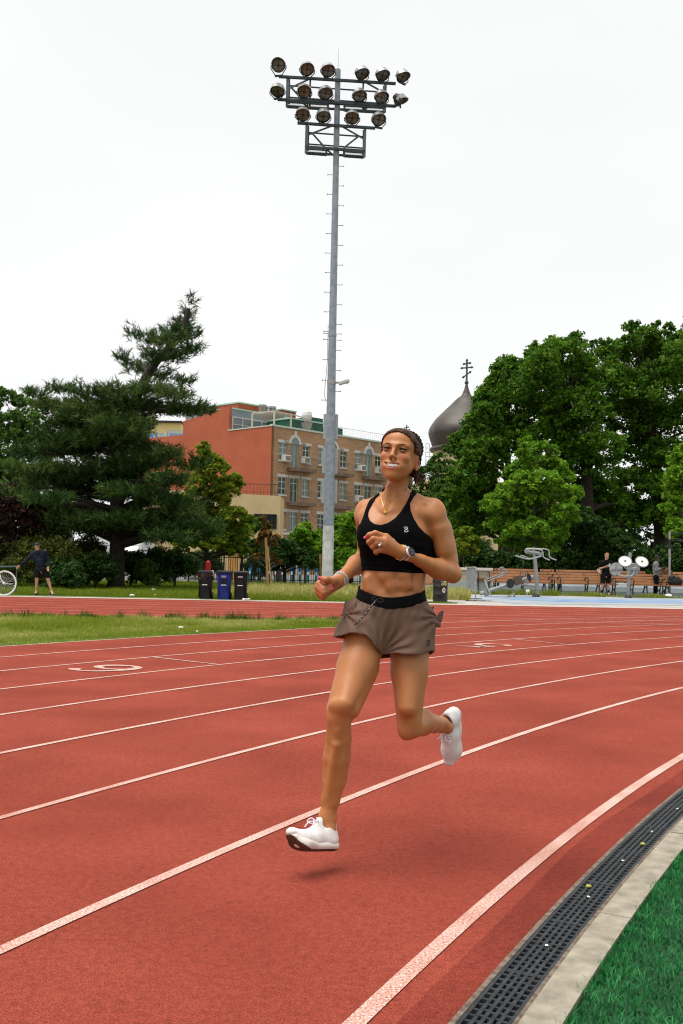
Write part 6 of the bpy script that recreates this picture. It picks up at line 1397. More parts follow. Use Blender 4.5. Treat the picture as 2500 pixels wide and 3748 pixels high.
# forearms
def m2(a, b, t): return np.array(a) * (1 - t) + np.array(b) * t
fd.ell(LE + (.006, .012, -.006), (.027, .030, .028), .02)
fd.cone(LE, m2(LE, LW_, .35) + (0, 0, -.004), .036, .041, .02); fd.cone(m2(LE, LW_, .35) + (0, 0, -.004), m2(LE, LW_, .8), .040, .0245, .02); fd.cone(m2(LE, LW_, .75), LW_, .0252, .0200, .012, flat=(0, .9, .3), fl=.85)
fd.cone(RE, m2(RE, RW_, .35), .038, .041, .02); fd.cone(m2(RE, RW_, .35), m2(RE, RW_, .85), .040, .0245, .02); fd.cone(m2(RE, RW_, .8), RW_, .0245, .0205, .012)
# legs
RH, RK, RA = J(1352, 2300, 4.235), J(1240, 2632, 4.06), J(1199, 2985, 4.10)
fd.cone(RH, m2(RH, RK, .45), .094, .079, .03); fd.cone(m2(RH, RK, .45), RK + (.004, .005, .035), .079, .056, .02)
fd.cone(J(1315, 2420, 4.155), J(1262, 2575, 4.02), .056, .036, .04); fd.cone(J(1345, 2450, 4.19), J(1292, 2600, 4.055), .045, .028, .03)     # quadriceps
fd.ell(RK + (-.006, -.022, .010), (.036, .030, .042), .02)                                  # knee cap
fd.ell(RK + (-.004, -.040, .062), (.034, .018, .022), .025); fd.cone(RK + (-.006, -.030, -.04), RK + (-.008, -.022, -.085), .018, .014, .02)
calf = [RK + (0, .006, -.012), J(1240, 2700, 4.085), J(1231, 2774, 4.10), J(1222, 2860, 4.108), J(1210, 2930, 4.105), RA]
fd.chain(calf, [.050, .0515, .0545, .0475, .0375, .0290], .02)
fd.cone(J(1246, 2740, 4.135), J(1240, 2830, 4.135), .034, .028, .04); fd.cone(RK + (-.008, -.030, -.10), RA + (.0, -.022, .08), .012, .010, .022)
LH, LK, LA = J(1500, 2300, 4.265), J(1497, 2665, 4.19), J(1614, 2648, 4.555)
fd.cone(LH, m2(LH, LK, .45), .092, .076, .03); fd.cone(m2(LH, LK, .45), LK + (0, .004, .03), .076, .052, .02)
fd.cone(J(1500, 2430, 4.20), J(1492, 2590, 4.135), .050, .036, .04); fd.ell(LK + (-.012, -.014, -.008), (.036, .032, .040), .02); fd.ell(LK + (.0, -.024, .040), (.034, .018, .024), .02)
fd.cone(LK + (.008, .01, .0), m2(LK, LA, .38) + (0, 0, .018), .046, .055, .02); fd.cone(m2(LK, LA, .38) + (0, 0, .018), m2(LK, LA, .78) + (0, 0, .006), .055, .036, .02); fd.cone(m2(LK, LA, .75), LA, .036, .030, .02)
fd.ell(RA + (.02, 0, -.006), .016, .014); fd.ell(RA + (-.022, 0, -.004), .015, .014); fd.ell(LA + (-.004, -.02, -.024), .016, .012)
# feet inside the shoes
fd.cone(RA, RA + (.006, -.01, -.05), .030, .032, .02); fd.cone(LA, LA + (.028, .02, -.02), .030, .032, .02)

# head ------------------------------------------------------------------------------------------
yaw, pit, rol = math.radians(-18), math.radians(6), math.radians(6.0)
fy_ = np.array((math.sin(yaw) * math.cos(pit), -math.cos(yaw) * math.cos(pit), math.sin(pit)))            # where the face looks
zu = np.array((math.sin(rol), 0, math.cos(rol))); zu = zu - fy_ * (zu @ fy_); zu /= np.linalg.norm(zu); xl = np.cross(zu, fy_)   # up, and towards image right
if xl[0] < 0: xl = -xl
HO = J(1464, 1660, 4.205)
HR = np.stack((xl, fy_, zu))                     # rows are the head axes
HS = 1.11
def H(x, y, z): return HO + HS * (xl * x + fy_ * y + zu * z)
def hell(c, r, k=.01, op='u'): fd.ell(H(*c), np.array(r if hasattr(r, '__len__') else (r,) * 3) * HS, k, HR, op)
def hcone(a, b, ra, rb, k=.01, op='u', **kw): fd.cone(H(*a), H(*b), ra * HS, rb * HS, k, op=op, **kw)
hell((0, -.018, .028), (.0705, .088, .063), .02)
hell((0, .018, -.016), (.056, .062, .081), .03)
hell((0, .046, .036), (.054, .034, .042), .03)                     # forehead
for sx in (-1, 1):
    hcone((0, .063, -.094), (sx * .037, .006, -.058), .013, .014, .03)      # jaw
    hcone((sx * .040, .0, -.054), (sx * .053, -.012, -.01), .015, .020, .02)
    hell((sx * .0365, .0625, -.028), (.0215, .0195, .0195), .022); hell((sx * .029, .0430, -.058), (.023, .024, .026), .03)       # cheek raised by the smile
    hcone((sx * .014, .079, -.033), (sx * .0385, .062, -.060), .004, .005, .014)    # fold beside the mouth
    hcone((sx * .010, .0850, .0150), (sx * .044, .068, .0165), .0075, .0072, .016)      # brow ridge
    hell((sx * .031, .0875, .0012), (.0160, .0098, .0044), .006, 's')   # eye hollow
    hell((sx * .0095, .0935, -.0335), (.0062, .0085, .0062), .005)     # nostril wing
    hell((sx * .0058, .1000, -.0405), (.0042, .006, .0032), .003, 's')
    hcone((sx * .0200, .0860, -.036), (sx * .0370, .0720, -.060), .0012, .0016, .008, 's')
    hcone((sx * .016, .0750, -.0130), (sx * .042, .0645, -.0100), .0030, .0026, .006)  # lower lid fold
    hell((sx * .0685, -.018, -.030), (.009, .018, .030), .010); hell((sx * .0755, -.013, -.027), (.006, .011, .019), .006, 's')
hcone((0, .0835, .010), (0, .1010, -.027), .0068, .0082, .010); hell((0, .1025, -.0300), (.0088, .0085, .0074), .007)
hell((0, .0680, -.0995), (.0175, .0140, .0130), .022); hell((0, .046, -.078), (.038, .030, .027), .03)                   # chin
# mouth: an open smile
hell((0, .0750, -.0640), (.034, .018, .018), .02)
def mouth(x): return .0865 - 11.5 * x * x
def lipz(x, up): return (-.0560 + 2.0 * x * x) if up else (-.0745 + 21.5 * x * x)
for i in range(11):
    x = -.028 + .0056 * i; hgt = max((lipz(x, True) - lipz(x, False)) / 2 - .0006, .0014); hell((x, mouth(x) + .004, (lipz(x, True) + lipz(x, False)) / 2), (.0048, .014, hgt), .002, 's')
xs_ = np.linspace(-.0300, .0300, 9)
for up in (True, False):
    pts = [(x, mouth(x) + .0008, lipz(x, up) + (.0016 if up else -.0020)) for x in xs_]; r = [.0012, .0018, .0022, .0023, .0021, .0023, .0022, .0018, .0012] if up else [.0016, .0026, .0034, .0040, .0042, .0040, .0034, .0026, .0016]
    for i in range(8): hcone(pts[i], pts[i + 1], r[i], r[i + 1], .0035)
# hands -------------------------------------------------------------------------------------------
def h6(x, y, Y): return J(1300 + x / 5.227, 1900 + y / 5.227, Y)
WL = h6(865, 640, 4.075)
fd.cone(LW_, WL, .0200, .0195, .010, flat=(0, 1, .2), fl=.8)
kn = [h6(590, 345, 4.035), h6(575, 425, 4.022), h6(560, 505, 4.022), h6(545, 585, 4.032)]
for q, r in zip(kn, (.0165, .017, .0165, .015)): fd.cone(WL, q, .020, r, .016)
fingers = [([kn[0], h6(385, 268, 4.020), h6(270, 300, 4.025), h6(208, 352, 4.035)], (.0130, .0112, .0100, .0082)),
           ([kn[1], h6(345, 378, 4.003), h6(262, 440, 4.012), h6(292, 500, 4.035)], (.0132, .0116, .0102, .0086)),
           ([kn[2], h6(400, 462, 4.005), h6(335, 535, 4.012), h6(370, 566, 4.035)], (.0128, .0112, .0100, .0086)),
           ([kn[3], h6(450, 600, 4.016), h6(392, 630, 4.018), h6(410, 655, 4.035)], (.0118, .0102, .0092, .0082))]
for pts, r in fingers: fd.chain(pts, r, .006)
fd.chain([WL + (.0, .012, .004), h6(690, 430, 4.075), h6(560, 390, 4.088), h6(470, 380, 4.092)], (.018, .015, .0115, .009), .01)      # thumb on the far side of the palm
def h5(x, y, Y): return J(1120 + x / 4.612, 2000 + y / 4.612, Y)
WR = h5(520, 610, 4.20); fd.cone(RW_, WR, .0205, .0195, .010)
pk = [h5(285, 640, 4.125), h5(270, 700, 4.128), h5(275, 765, 4.135), h5(300, 825, 4.145)]
for q, r in zip(pk, (.019, .019, .018, .016)): fd.cone(WR, q, .021, r, .016)
fing2 = [([h5(262, 605, 4.145), h5(215, 625, 4.105), h5(300, 722, 4.082), h5(400, 672, 4.098)], (.0135, .0125, .0112, .0095)),
         ([h5(235, 675, 4.145), h5(190, 690, 4.105), h5(300, 780, 4.080), h5(420, 716, 4.098)], (.0135, .0125, .0112, .0095)),
         ([h5(240, 745, 4.148), h5(196, 770, 4.110), h5(290, 830, 4.086), h5(390, 770, 4.103)], (.0130, .0118, .0106, .0092)),
         ([h5(265, 815, 4.150), h5(235, 838, 4.118), h5(290, 872, 4.098), h5(352, 822, 4.110)], (.0115, .0105, .0096, .0084))]
for pts, r in fing2: fd.chain(pts, r, .005)
thumb2 = [WR + (-.01, -.02, .008), h5(430, 590, 4.115), h5(340, 560, 4.078), h5(255, 540, 4.088)]
fd.chain(thumb2, (.020, .0165, .0128, .0092), .010)

run = empty('person', (0.02, 4.2, 0), 'smiling woman running along the track in a black sports bra and brown shorts', 'person')
body = fd.mesh('body'); smooth_mesh(body, 1, .4); BODY = bvh(body)
n = len(body.vertices); co = np.empty(n * 3, np.float32); body.vertices.foreach_get('co', co); co = co.reshape(-1, 3)
bl = np.zeros(n)
def blush(c, r, a):
    global bl; d = np.linalg.norm(co - np.array(c), axis=1) / r; bl = np.maximum(bl, a * np.clip(1.6 - 1.6 * d, 0, 1))
for pts, r in fingers + fing2:
    for q in pts: blush(q, .022, .50)
for q in thumb2 + kn + pk: blush(q, .03, .40)
for sx in (-1, 1): blush(H(sx * .037, .070, -.028), .028, .30); blush(H(sx * .0745, -.016, -.030), .034, .7)
blush(H(0, .109, -.030), .012, .22)
for x in np.linspace(-.027, .027, 12): blush(H(x, mouth(x) + .004, lipz(x, False) - .0022), .0052, .95); blush(H(x, mouth(x) + .003, lipz(x, True) + .0015), .0036, .75)
blush(RK + (-.01, -.05, .0), .05, .25); blush(LK + (-.01, -.04, -.02), .05, .25)
at = body.attributes.new('blush', 'FLOAT', 'POINT'); at.data.foreach_set('value', bl.astype(np.float32))
bo = link_mesh('body', body, M_SKIN, run)
# eyes, brows, teeth
M_EYE = mat('eye_white', (.16, .13, .11), .3); M_IRIS = mat('dark_iris', (.012, .009, .007), .15); M_LASH = mat('dark_lash', (.008, .005, .004), .7); M_TEETH = mat('teeth', (.90, .88, .84), .3, spec=.5); M_MOUTH = mat('mouth_inside', (.10, .02, .016), .6)
def hb(s, c, r): s.ball(H(*c), np.array(r) * HS, 12, HR.T); return s
for sx in (-1, 1):
    s = MB(); hb(s, (sx * .031, .0728, .0020), (.0105, .0105, .0098)); ey = s.build('eye', M_EYE, run, smooth=True)
    s = MB(); hb(s, (sx * .031 - .001, .0802, .0002), (.0078, .0042, .0064)); s.build('iris', M_IRIS, ey, smooth=True)
    # eyelids: soft rolls closing on the eye, darker lash line under the upper one
    for up, z0, r in ((True, .0062, .0029), (False, -.0050, .0030)):
        s = MB(); pts = [H(sx * .031 + dx, .0835 - 16 * dx * dx - .010 * abs(dx / .016) ** 2, z0 - (9 if up else -4) * dx * dx) for dx in np.linspace(-.0155, .0155, 9)]; s.tube(pts, [HS * r * (.45 + .55 * math.sin(math.pi * i / 8)) for i in range(9)], 8); s.build('eyelid', mat('eyelid_skin', (.33, .125, .042), .5), run, smooth=True)
    s = MB(); pts = [H(sx * .031 + dx, .0866 - 17 * dx * dx - .010 * abs(dx / .016) ** 2, .0033 - 9 * dx * dx + (.002 if dx * sx > .013 else 0)) for dx in np.linspace(-.015, .0165, 9) * (1 if sx > 0 else -1)]; s.tube(pts, [HS * .0019] * 9, 6); s.build('eyelash', M_LASH, run, smooth=True)
    s = MB()
    pts = [H(sx * a, b, c) for a, b, c in ((.0105, .0915, .0120), (.020, .0895, .0162), (.032, .0838, .0188), (.043, .0748, .0172), (.0505, .0645, .0115))]
    s.tube(crv(pts, 4), lerpw([.0014 * HS, .0024 * HS, .0022 * HS, .0016 * HS, .0007 * HS], 17), 8); s.build('eyebrow', mat('brow_hair', (.040, .021, .012), .7), run, smooth=True)
s = MB(); v = []; m_ = 15
for i in range(m_):
    x = -.0215 + .043 * i / (m_ - 1); zt = lipz(x, True) + .001; zb_ = lipz(x, True) - .0122 + 10 * x * x + (.0006 if i % 2 else 0)
    yy = mouth(x) - .0002; v += [H(x, yy, zt), H(x, yy + .0008, (zt + zb_) / 2), H(x, yy - .0002, zb_)]
s.add(v, [(3 * i + k, 3 * i + k + 1, 3 * i + 4 + k, 3 * i + 3 + k) for i in range(m_ - 1) for k in (0, 1)]); s.build('teeth', M_TEETH, run, smooth=True)
for up, nm in ((True, 'upper_lip'), (False, 'lower_lip')):
    s = MB(); s.tube(crv([H(x, mouth(x) + (.0026 if up else .0040), lipz(x, up) + (.0012 if up else -.0020)) for x in xs_], 3), [HS * (.0006 + (.0019 if up else .0032) * math.sin(math.pi * i / 24) ** .7) for i in range(25)], 8); s.build(nm, mat('lip_colour', (.36, .095, .080), .4), run, smooth=True)
s = MB(); hb(s, (0, .062, -.064), (.031, .015, .015)); s.build('mouth_inside', M_MOUTH, run, smooth=True)
# hair: cap with a hairline, braids drawn back, curls behind the neck
keep = fd; sl, _ = keep.sub(HO - (.14, .15, .09), HO + (.14, .16, .16)); fh = Field(np.array([keep.ax[i][sl[i]][0] for i in range(3)]), (9, 9, 9) if False else np.array([keep.ax[i][sl[i]][-1] - RES * .5 for i in range(3)]), RES); fh.F = keep.F[sl] - .0060; fd = fh
HC, HRR = np.array((0, -.020, .027)), np.array((.0745, .0935, .0695))
hell((0, -.082, -.005), (.052, .034, .050), .03)
sl, (X, Y_, Z) = fh.sub(fh.lo, fh.lo + fh.res * fh.n); qx, qy, qz = X - HO[0], Y_ - HO[1], Z - HO[2]
lx, ly, lz = ((qx * HR[i][0] + qy * HR[i][1] + qz * HR[i][2]) / HS for i in range(3))
hl = np.interp(ly, [-.09, -.045, -.028, .0, .026, .040, .052, .075], [-.060, -.052, -.016, .000, .004, .040, .056, .069])     # lowest hair at each depth
hl = hl - np.clip(ly - .02, 0, .04) * 150 * lx ** 2
fh.F = np.maximum(fh.F, ((hl + .0012 * np.sin(lx * 420) - lz) * .6 * HS).astype(np.float32)); fh.F = np.maximum(fh.F, -(keep.F[sl] + .010))
an_ = np.arctan2(lz - .02, lx); rip = .0011 * np.sin(an_ * 34 + 2.0 * np.sin(ly * 45)) + .0007 * np.sin(an_ * 71 + ly * 60); fh.F = fh.F + rip.astype(np.float32)
hm = fh.mesh('hair'); fd = keep; hair = link_mesh('hair', hm, M_HAIR, run)
def onh(x, y, z, k=1.0): d = np.array((x, y, z)) - HC; d = d / np.sqrt(((d / HRR) ** 2).sum()) * k; return H(*(HC + d))
def braid(pts, r, name='braid'):
    s = MB(); c = crv([onh(*q, 1.0) for q in pts], 7); c = [np.array(q) for q in c]; m = len(c)
    for k in (0, 1, 2):
        ph = k * 2.094; q = []
        for i in range(m):
            t = c[min(i + 1, m - 1)] - c[max(i - 1, 0)]; t /= np.linalg.norm(t); u = np.cross(t, (.3, .2, 1)); u /= np.linalg.norm(u); w = np.cross(t, u); a = i * .8 + ph; e = min(1, i / 8, (m - 1 - i) / 5 + .2); q.append(c[i] + (u * math.sin(a) * r * .6 + w * math.sin(2 * a) * r * .35) * e)
        s.tube(q, [r * .6 * min(1, .3 + i / 8) for i in range(m)], 7)
    return s.build(name, M_HAIR, hair, smooth=True)
braid([(.045, .040, .080), (.064, .012, .066), (.073, -.030, .045), (.070, -.065, .012), (.055, -.09, -.02)], .0075)
braid([(.018, .045, .092), (.042, .012, .090), (.060, -.03, .075), (.062, -.07, .04), (.045, -.10, .0)], .0075)
rg = np.random.default_rng(5)
for k in range(16):
    b = H(.045 + rg.uniform(-.03, .020), -.070 + rg.uniform(-.02, .03), -.048); s = MB(); q = [b]
    for i in range(6): q.append(q[-1] + (rg.normal(.002, .007), rg.normal(0, .006), -.0135 * rg.uniform(.5, 1.2)))
    s.tube(crv(q, 4), lerpw([.0065, .0050, .003, .0008], 25), 6); s.build('curl', M_HAIR, hair, smooth=True)
for k in range(5):
    b = H(.070, -.040 + .005 * k, -.045 + .006 * k); s = MB(); q = [b]
    for i in range(5): q.append(q[-1] + (rg.normal(.001, .004), rg.normal(-.002, .004), -.013))
    s.tube(crv(q, 3), lerpw([.0022, .0014, .0006], 16), 5); s.build('stray_lock', M_HAIR, hair, smooth=True)

# sports bra: cut from the torso by its outline ------------------------------------------------------
fb = keep; zlo, zhi = J(1440, 2130, 4.25)[2], J(1440, 1770, 4.25)[2]; sl, (X, Y_, Z) = fb.sub((lo[0], 3.9, zlo), (hi[0], 4.45, zhi))
T_ = TORSO[sl]; PX = np.broadcast_to(X, T_.shape); PY = np.broadcast_to(Y_, T_.shape); PZ = np.broadcast_to(Z, T_.shape); near = np.abs(T_) < .03
uv = proj(np.stack((PX[near], PY[near], PZ[near]), -1)); sc = Yc / F
outl = [(560, 735), (522, 795), (490, 870), (466, 950), (440, 1010), (380, 1060), (380, 1500), (475, 1456), (760, 1471), (1062, 1488), (1128, 1495), (1128, 1190), (1112, 1138), (1062, 1100), (1003, 1042), (952, 960), (921, 880), (916, 820), (948, 762), (992, 706), (1018, 664), (962, 640), (940, 682), (912, 745), (880, 812), (832, 890), (772, 958), (704, 1003), (640, 1022), (580, 1014), (536, 984), (515, 938), (521, 888), (548, 828), (590, 765), (650, 700), (640, 690)]
poly = [c5(*q) for q in outl]
front_d = poly_sd(uv[:, 0], uv[:, 1], poly) * sc
px_, py_ = uv[:, 0], uv[:, 1]; back_d = np.maximum(np.abs(px_ - 1447) - np.interp(py_, [1760, 1830, 1920, 1990, 2020], [62, 40, 46, 160, 400]), (py_ - c5(0, 1470)[1])) * sc
yq = PY[near]; wgt = np.clip((yq - 4.262) / .012 + .5, 0, 1); reg = front_d * (1 - wgt) + back_d * wgt
armz = PX[near] > J(*c5(1150, 1300), 4.25)[0] + .02          # never on the upper arm
reg = np.where(armz & (PZ[near] > 0), np.maximum(reg, PX[near] - J(*c5(1135, 1300), 4.25)[0] - .012), reg)
inn = np.interp(py_, [2000, 2100], [1300, 1318]); reg = np.where(yq > 4.20, np.maximum(reg, (1316 - px_) * sc), reg)
Fb = np.full(T_.shape, .05, np.float32)
k_ = .0030 + .0022 * np.exp(-((py_ - 2026) / 3.0) ** 2) + .0016 * np.exp(-((py_ - 2036) / 3.0) ** 2)
Fb[near] = np.maximum(np.maximum(T_[near] - .0052 - k_ * (np.abs(py_ - 2030) < 40), -(T_[near] + .012)), reg); Fb[~near] = .05
sub = Field.__new__(Field); sub.lo = np.array([fb.ax[i][sl[i]][0] for i in range(3)]); sub.res = RES
bm_ = Field.mesh(sub, 'sports_bra', Fb); smooth_mesh(bm_, 8, .55); BRA = bvh(bm_); bra = link_mesh('sports_bra', bm_, M_BRA, run)
def decal(bv, px, py, off): p, nn = hit(bv, px, py); return None if p is None else p + nn * off * (1 if nn @ ray(px, py) < 0 else -1)
def logo(bv, lst, off, r, m, name, parent):
    s = MB()
    for path in lst:
        q = [decal(bv, *p, off) for p in path]; q = [p for p in q if p is not None]
        if len(q) > 1: s.tube(crv(q, 3), r, 6)
    return s.build(name, m, parent) if s.v else None
L6 = lambda pts: [(1300 + x / 5.227, 1900 + y / 5.227) for x, y in pts]
logo(BRA, [L6([(930, 156), (980, 154), (1003, 166), (998, 186), (968, 190)]), L6([(945, 168), (958, 192), (985, 204), (1010, 216), (1010, 236), (985, 246), (940, 246)]), L6([(955, 205), (948, 230), (965, 226)])], .0006, .0012, mat('logo_white', (.72, .70, .66), .6), 'logo', bra)
# shorts ---------------------------------------------------------------------------------------------
fs = Field((-.34, 3.95, J(1400, 2430, 4.2)[2]), (.50, 4.55, J(1400, 2150, 4.25)[2]), .0042); fd = fs
fs.loft([st5(424, 1054, 1655, 4.25, .104), st5(398, 1066, 1740, 4.255, .112), st5(340, 1100, 1850, 4.262, .128), st5(320, 1125, 1960, 4.266, .130), st5(350, 1110, 2060, 4.268, .118), st5(480, 1000, 2160, 4.268, .09)], .02, 2.3)
hemR0, hemR1 = J(1232, 2331, 4.16), J(1396, 2392, 4.19); hemL0, hemL1 = J(1402, 2396, 4.19), J(1588, 2384, 4.23)
rc_, lc_ = (hemR0 + hemR1) / 2, (hemL0 + hemL1) / 2
dR = RK - RH; dR /= np.linalg.norm(dR); dL = LK - LH; dL /= np.linalg.norm(dL); fsn = np.array((0, 1.0, .2))
fs.cone(RH + (-.012, -.005, .03), rc_ + dR * .03 + (-.004, .012, 0), .108, mp(96, 4.18), .035, flat=fsn, fl=1.08); fs.cone(LH + (.004, 0, .03), lc_ + dL * .03 + (.002, .012, 0), .106, mp(95, 4.2), .035, flat=fsn, fl=1.08)
fs.ell(J(*c5(655, 2130), 4.245), (.05, .085, .085), .04)
sl_, (X, Y_, Z) = fs.sub(fs.lo, fs.lo + fs.res * fs.n); inner = np.full(fs.F.shape, .2, np.float32)
PX = np.broadcast_to(X, fs.F.shape); PY = np.broadcast_to(Y_, fs.F.shape); PZ = np.broadcast_to(Z, fs.F.shape)
band = np.abs(fs.F) < .05; uv = proj(np.stack((PX[band], PY[band], PZ[band]), -1)); u5, v5 = (uv[:, 0] - 1150) * 2.612, (uv[:, 1] - 1530) * 2.612
# gathers under the waistband and drawn-tight folds from the crotch and the hip
wr = .0035 * np.sin(u5 / 13.0 + 1.5 * np.sin(v5 / 60)) * np.clip((1960 - v5) / 190, 0, 1)
a_ = np.arctan2(v5 - 2260, u5 - 655); rr_ = np.hypot(v5 - 2260, u5 - 655); wr += .0042 * np.sin(a_ * 17 + .8 * np.sin(rr_ / 55)) * np.clip(1.2 - np.abs(rr_ - 190) / 190, 0, 1)
a2 = np.arctan2(v5 - 1900, u5 - 1190); r2 = np.hypot(v5 - 1900, u5 - 1190); wr += .0050 * np.sin(a2 * 11 + 1) * np.clip(1.1 - r2 / 330, 0, 1)
a3 = np.arctan2(v5 - 1870, u5 - 300); r3 = np.hypot(v5 - 1870, u5 - 300); wr += .0055 * np.sin(a3 * 8 + .5) * np.clip(1.1 - r3 / 330, 0, 1)
F0 = fs.F.copy(); F0[band] += wr.astype(np.float32)
def plane(p, n_): n_ = np.array(n_) / np.linalg.norm(n_); return (PX - p[0]) * n_[0] + (PY - p[1]) * n_[1] + (PZ - p[2]) * n_[2]
uvf = proj(np.stack((PX, PY, PZ), -1)); U5, V5 = uvf[..., 0], uvf[..., 1]
hemv = np.interp(U5, [1215, 1234, 1266, 1309, 1340, 1362, 1382, 1397, 1407, 1429, 1470, 1524, 1565, 1600], [2336, 2331, 2320, 2317, 2328, 2346, 2374, 2400, 2396, 2391, 2395, 2399, 2388, 2380])
hemv = hemv + 2.0 * np.sin(U5 / 9.0) + np.clip((PY - 4.22) / .06, 0, 1) * 14
hem = ((V5 - hemv) * sc * .9).astype(np.float32)
Fs_ = np.maximum(F0, hem); inn_ = F0 + .0105
Fs_ = np.where(PZ < J(1400, 2322, 4.25)[2], np.maximum(Fs_, -inn_), Fs_)
BT = lambda u: np.interp(u, [400, 440, 520, 620, 740, 900, 1000, 1070], [1728, 1758, 1790, 1816, 1826, 1808, 1780, 1755])
bt_ = BT((U5 - 1150) * 2.612) / 2.612 + 1530; frn = np.clip((4.25 - PY) / .03 + .5, 0, 1); bt_ = bt_ * frn + 2188 * (1 - frn)
Fs_ = np.maximum(Fs_, ((bt_ - 3 - V5) * sc).astype(np.float32))
sm = fs.mesh('shorts', Fs_.astype(np.float32)); smooth_mesh(sm, 2, .5); SHORT = bvh(sm); sh = link_mesh('shorts', sm, M_SHORT, run)
# waistband, dipping in front
fw_ = Field((-.24, 4.0, J(1400, 2250, 4.25)[2]), (.42, 4.50, J(1400, 2130, 4.25)[2]), .0036); fd = fw_
fw_.loft([st5(430, 1060, 1560, 4.25, .101), st5(418, 1060, 1655, 4.25, .112), st5(394, 1070, 1740, 4.255, .121), st5(376, 1087, 1850, 4.26, .131)], .0, 2.3)
sl_, (X, Y_, Z) = fw_.sub(fw_.lo, fw_.lo + fw_.res * fw_.n); PX, PY, PZ = (np.broadcast_to(q, fw_.F.shape) for q in (X, Y_, Z)); uv = proj(np.stack((PX, PY, PZ), -1)); u5, v5 = (uv[..., 0] - 1150) * 2.612, (uv[..., 1] - 1530) * 2.612
tp = np.interp(u5, [430, 480, 560, 660, 760, 900, 1000, 1060], [1628, 1652, 1688, 1712, 1716, 1700, 1672, 1645]); bt = np.interp(u5, [400, 440, 520, 620, 740, 900, 1000, 1070], [1728, 1758, 1790, 1816, 1826, 1808, 1780, 1755])
fr_ = np.clip((4.25 - PY) / .03 + .5, 0, 1); tp = tp * fr_ + 1600 * (1 - fr_); bt = bt * fr_ + 1720 * (1 - fr_)
reg = np.maximum(tp - v5, v5 - bt) / 2.612 * sc; Fw = np.maximum(np.maximum(fw_.F, -(fw_.F + .018)), reg.astype(np.float32))
wm = fw_.mesh('waistband', Fw.astype(np.float32)); smooth_mesh(wm, 2, .5); BAND = bvh(wm); wb = link_mesh('waistband', wm, M_BAND, sh)
fd = keep
s = MB()
q = [decal(BAND, *c5(x, y), .004) for x, y in ((602, 1700), (590, 1752), (600, 1740))]; q = [p for p in q if p is not None]
p0 = J(*c5(600, 1735), 4.128); dc_ = [p0, J(*c5(545, 1800), 4.112), J(*c5(470, 1895), 4.098), J(*c5(415, 1955), 4.094), J(*c5(385, 1980), 4.096)]
s.tube(crv(dc_, 5), lerpw([.0030, .0034, .0034, .0032, .002], 21), 8); s.build('drawcord', mat('black_cord', (.012, .012, .013), .5), sh, smooth=True)
s = MB()
for i in range(7): a = crv(dc_, 5); p_ = np.array(a[2 + 2 * i]); p2 = np.array(a[3 + 2 * i]); d_ = (p2 - p_) * .6; s.bar(p_ + (.0, -.0045, .001), p_ + d_ + (0, -.0045, .001), .0015)
s.build('cord_flecks', mat('cord_white', (.6, .6, .6), .6), sh)
s = MB(); s.tube(crv([p0, p0 + (.012, -.006, .006), p0 + (.026, -.004, -.002), p0 + (.018, -.006, -.012), p0 + (.002, -.004, -.008)], 4), .0020, 6); s.tube(crv([p0, p0 + (-.012, -.004, .010), p0 + (-.022, -.002, .002), p0 + (-.010, -.005, -.004)], 4), .0020, 6); s.build('bow', MATS['black_cord'], sh, smooth=True)
logo(SHORT, [[c5(x, y) for x, y in ((1078, 2128), (1095, 2126), (1103, 2135), (1095, 2144), (1082, 2146), (1098, 2150), (1104, 2162), (1094, 2172), (1076, 2172))], [c5(x, y) for x, y in ((1086, 2134), (1080, 2160), (1074, 2176))]], .0008, .0015, M_BLACKM, 'logo', sh)
# flaps of the split hems, blown back
def flap(rows, name='hem_flap'):
    s = MB(); n = len(rows[0]); v = [p for r in rows for p in r]
    for p in list(v): v.append(np.array(p) + (.0, .003, .0))
    m = len(rows) * n; f = []
    for j in range(len(rows) - 1):
        for i in range(n - 1): a = j * n + i; f += [(a, a + 1, a + n + 1, a + n), (m + a, m + a + n, m + a + n + 1, m + a + 1)]
    s.add(v, f); o = s.build(name, M_SHORT, sh, smooth=True); m_ = o.modifiers.new('soft', 'SUBSURF'); m_.levels = m_.render_levels = 2; return o
def C5(x, y, Y): return J(*c5(x, y), Y)
flap([[C5(1085, 1830, 4.20), C5(1125, 1835, 4.22), C5(1150, 1880, 4.27)], [C5(1060, 1900, 4.165), C5(1130, 1905, 4.185), C5(1175, 1930, 4.24)], [C5(1090, 1960, 4.165), C5(1165, 1950, 4.19), C5(1218, 1975, 4.25)], [C5(1110, 1985, 4.19), C5(1175, 2000, 4.22), C5(1205, 2010, 4.27)]])
flap([[C5(1150, 1930, 4.23), C5(1185, 1955, 4.24), C5(1215, 1975, 4.26)], [C5(1172, 1890, 4.24), C5(1200, 1895, 4.25), C5(1232, 1890, 4.27)], [C5(1205, 1850, 4.26), C5(1220, 1845, 4.265), C5(1243, 1835, 4.28)]])
flap([[C5(400, 1690, 4.19), C5(350, 1740, 4.19), C5(285, 1750, 4.21)], [C5(400, 1760, 4.155), C5(345, 1790, 4.15), C5(283, 1810, 4.20)], [C5(385, 1850, 4.15), C5(320, 1850, 4.15), C5(268, 1870, 4.205)], [C5(360, 1930, 4.145), C5(300, 1950, 4.15), C5(245, 1990, 4.20)]])

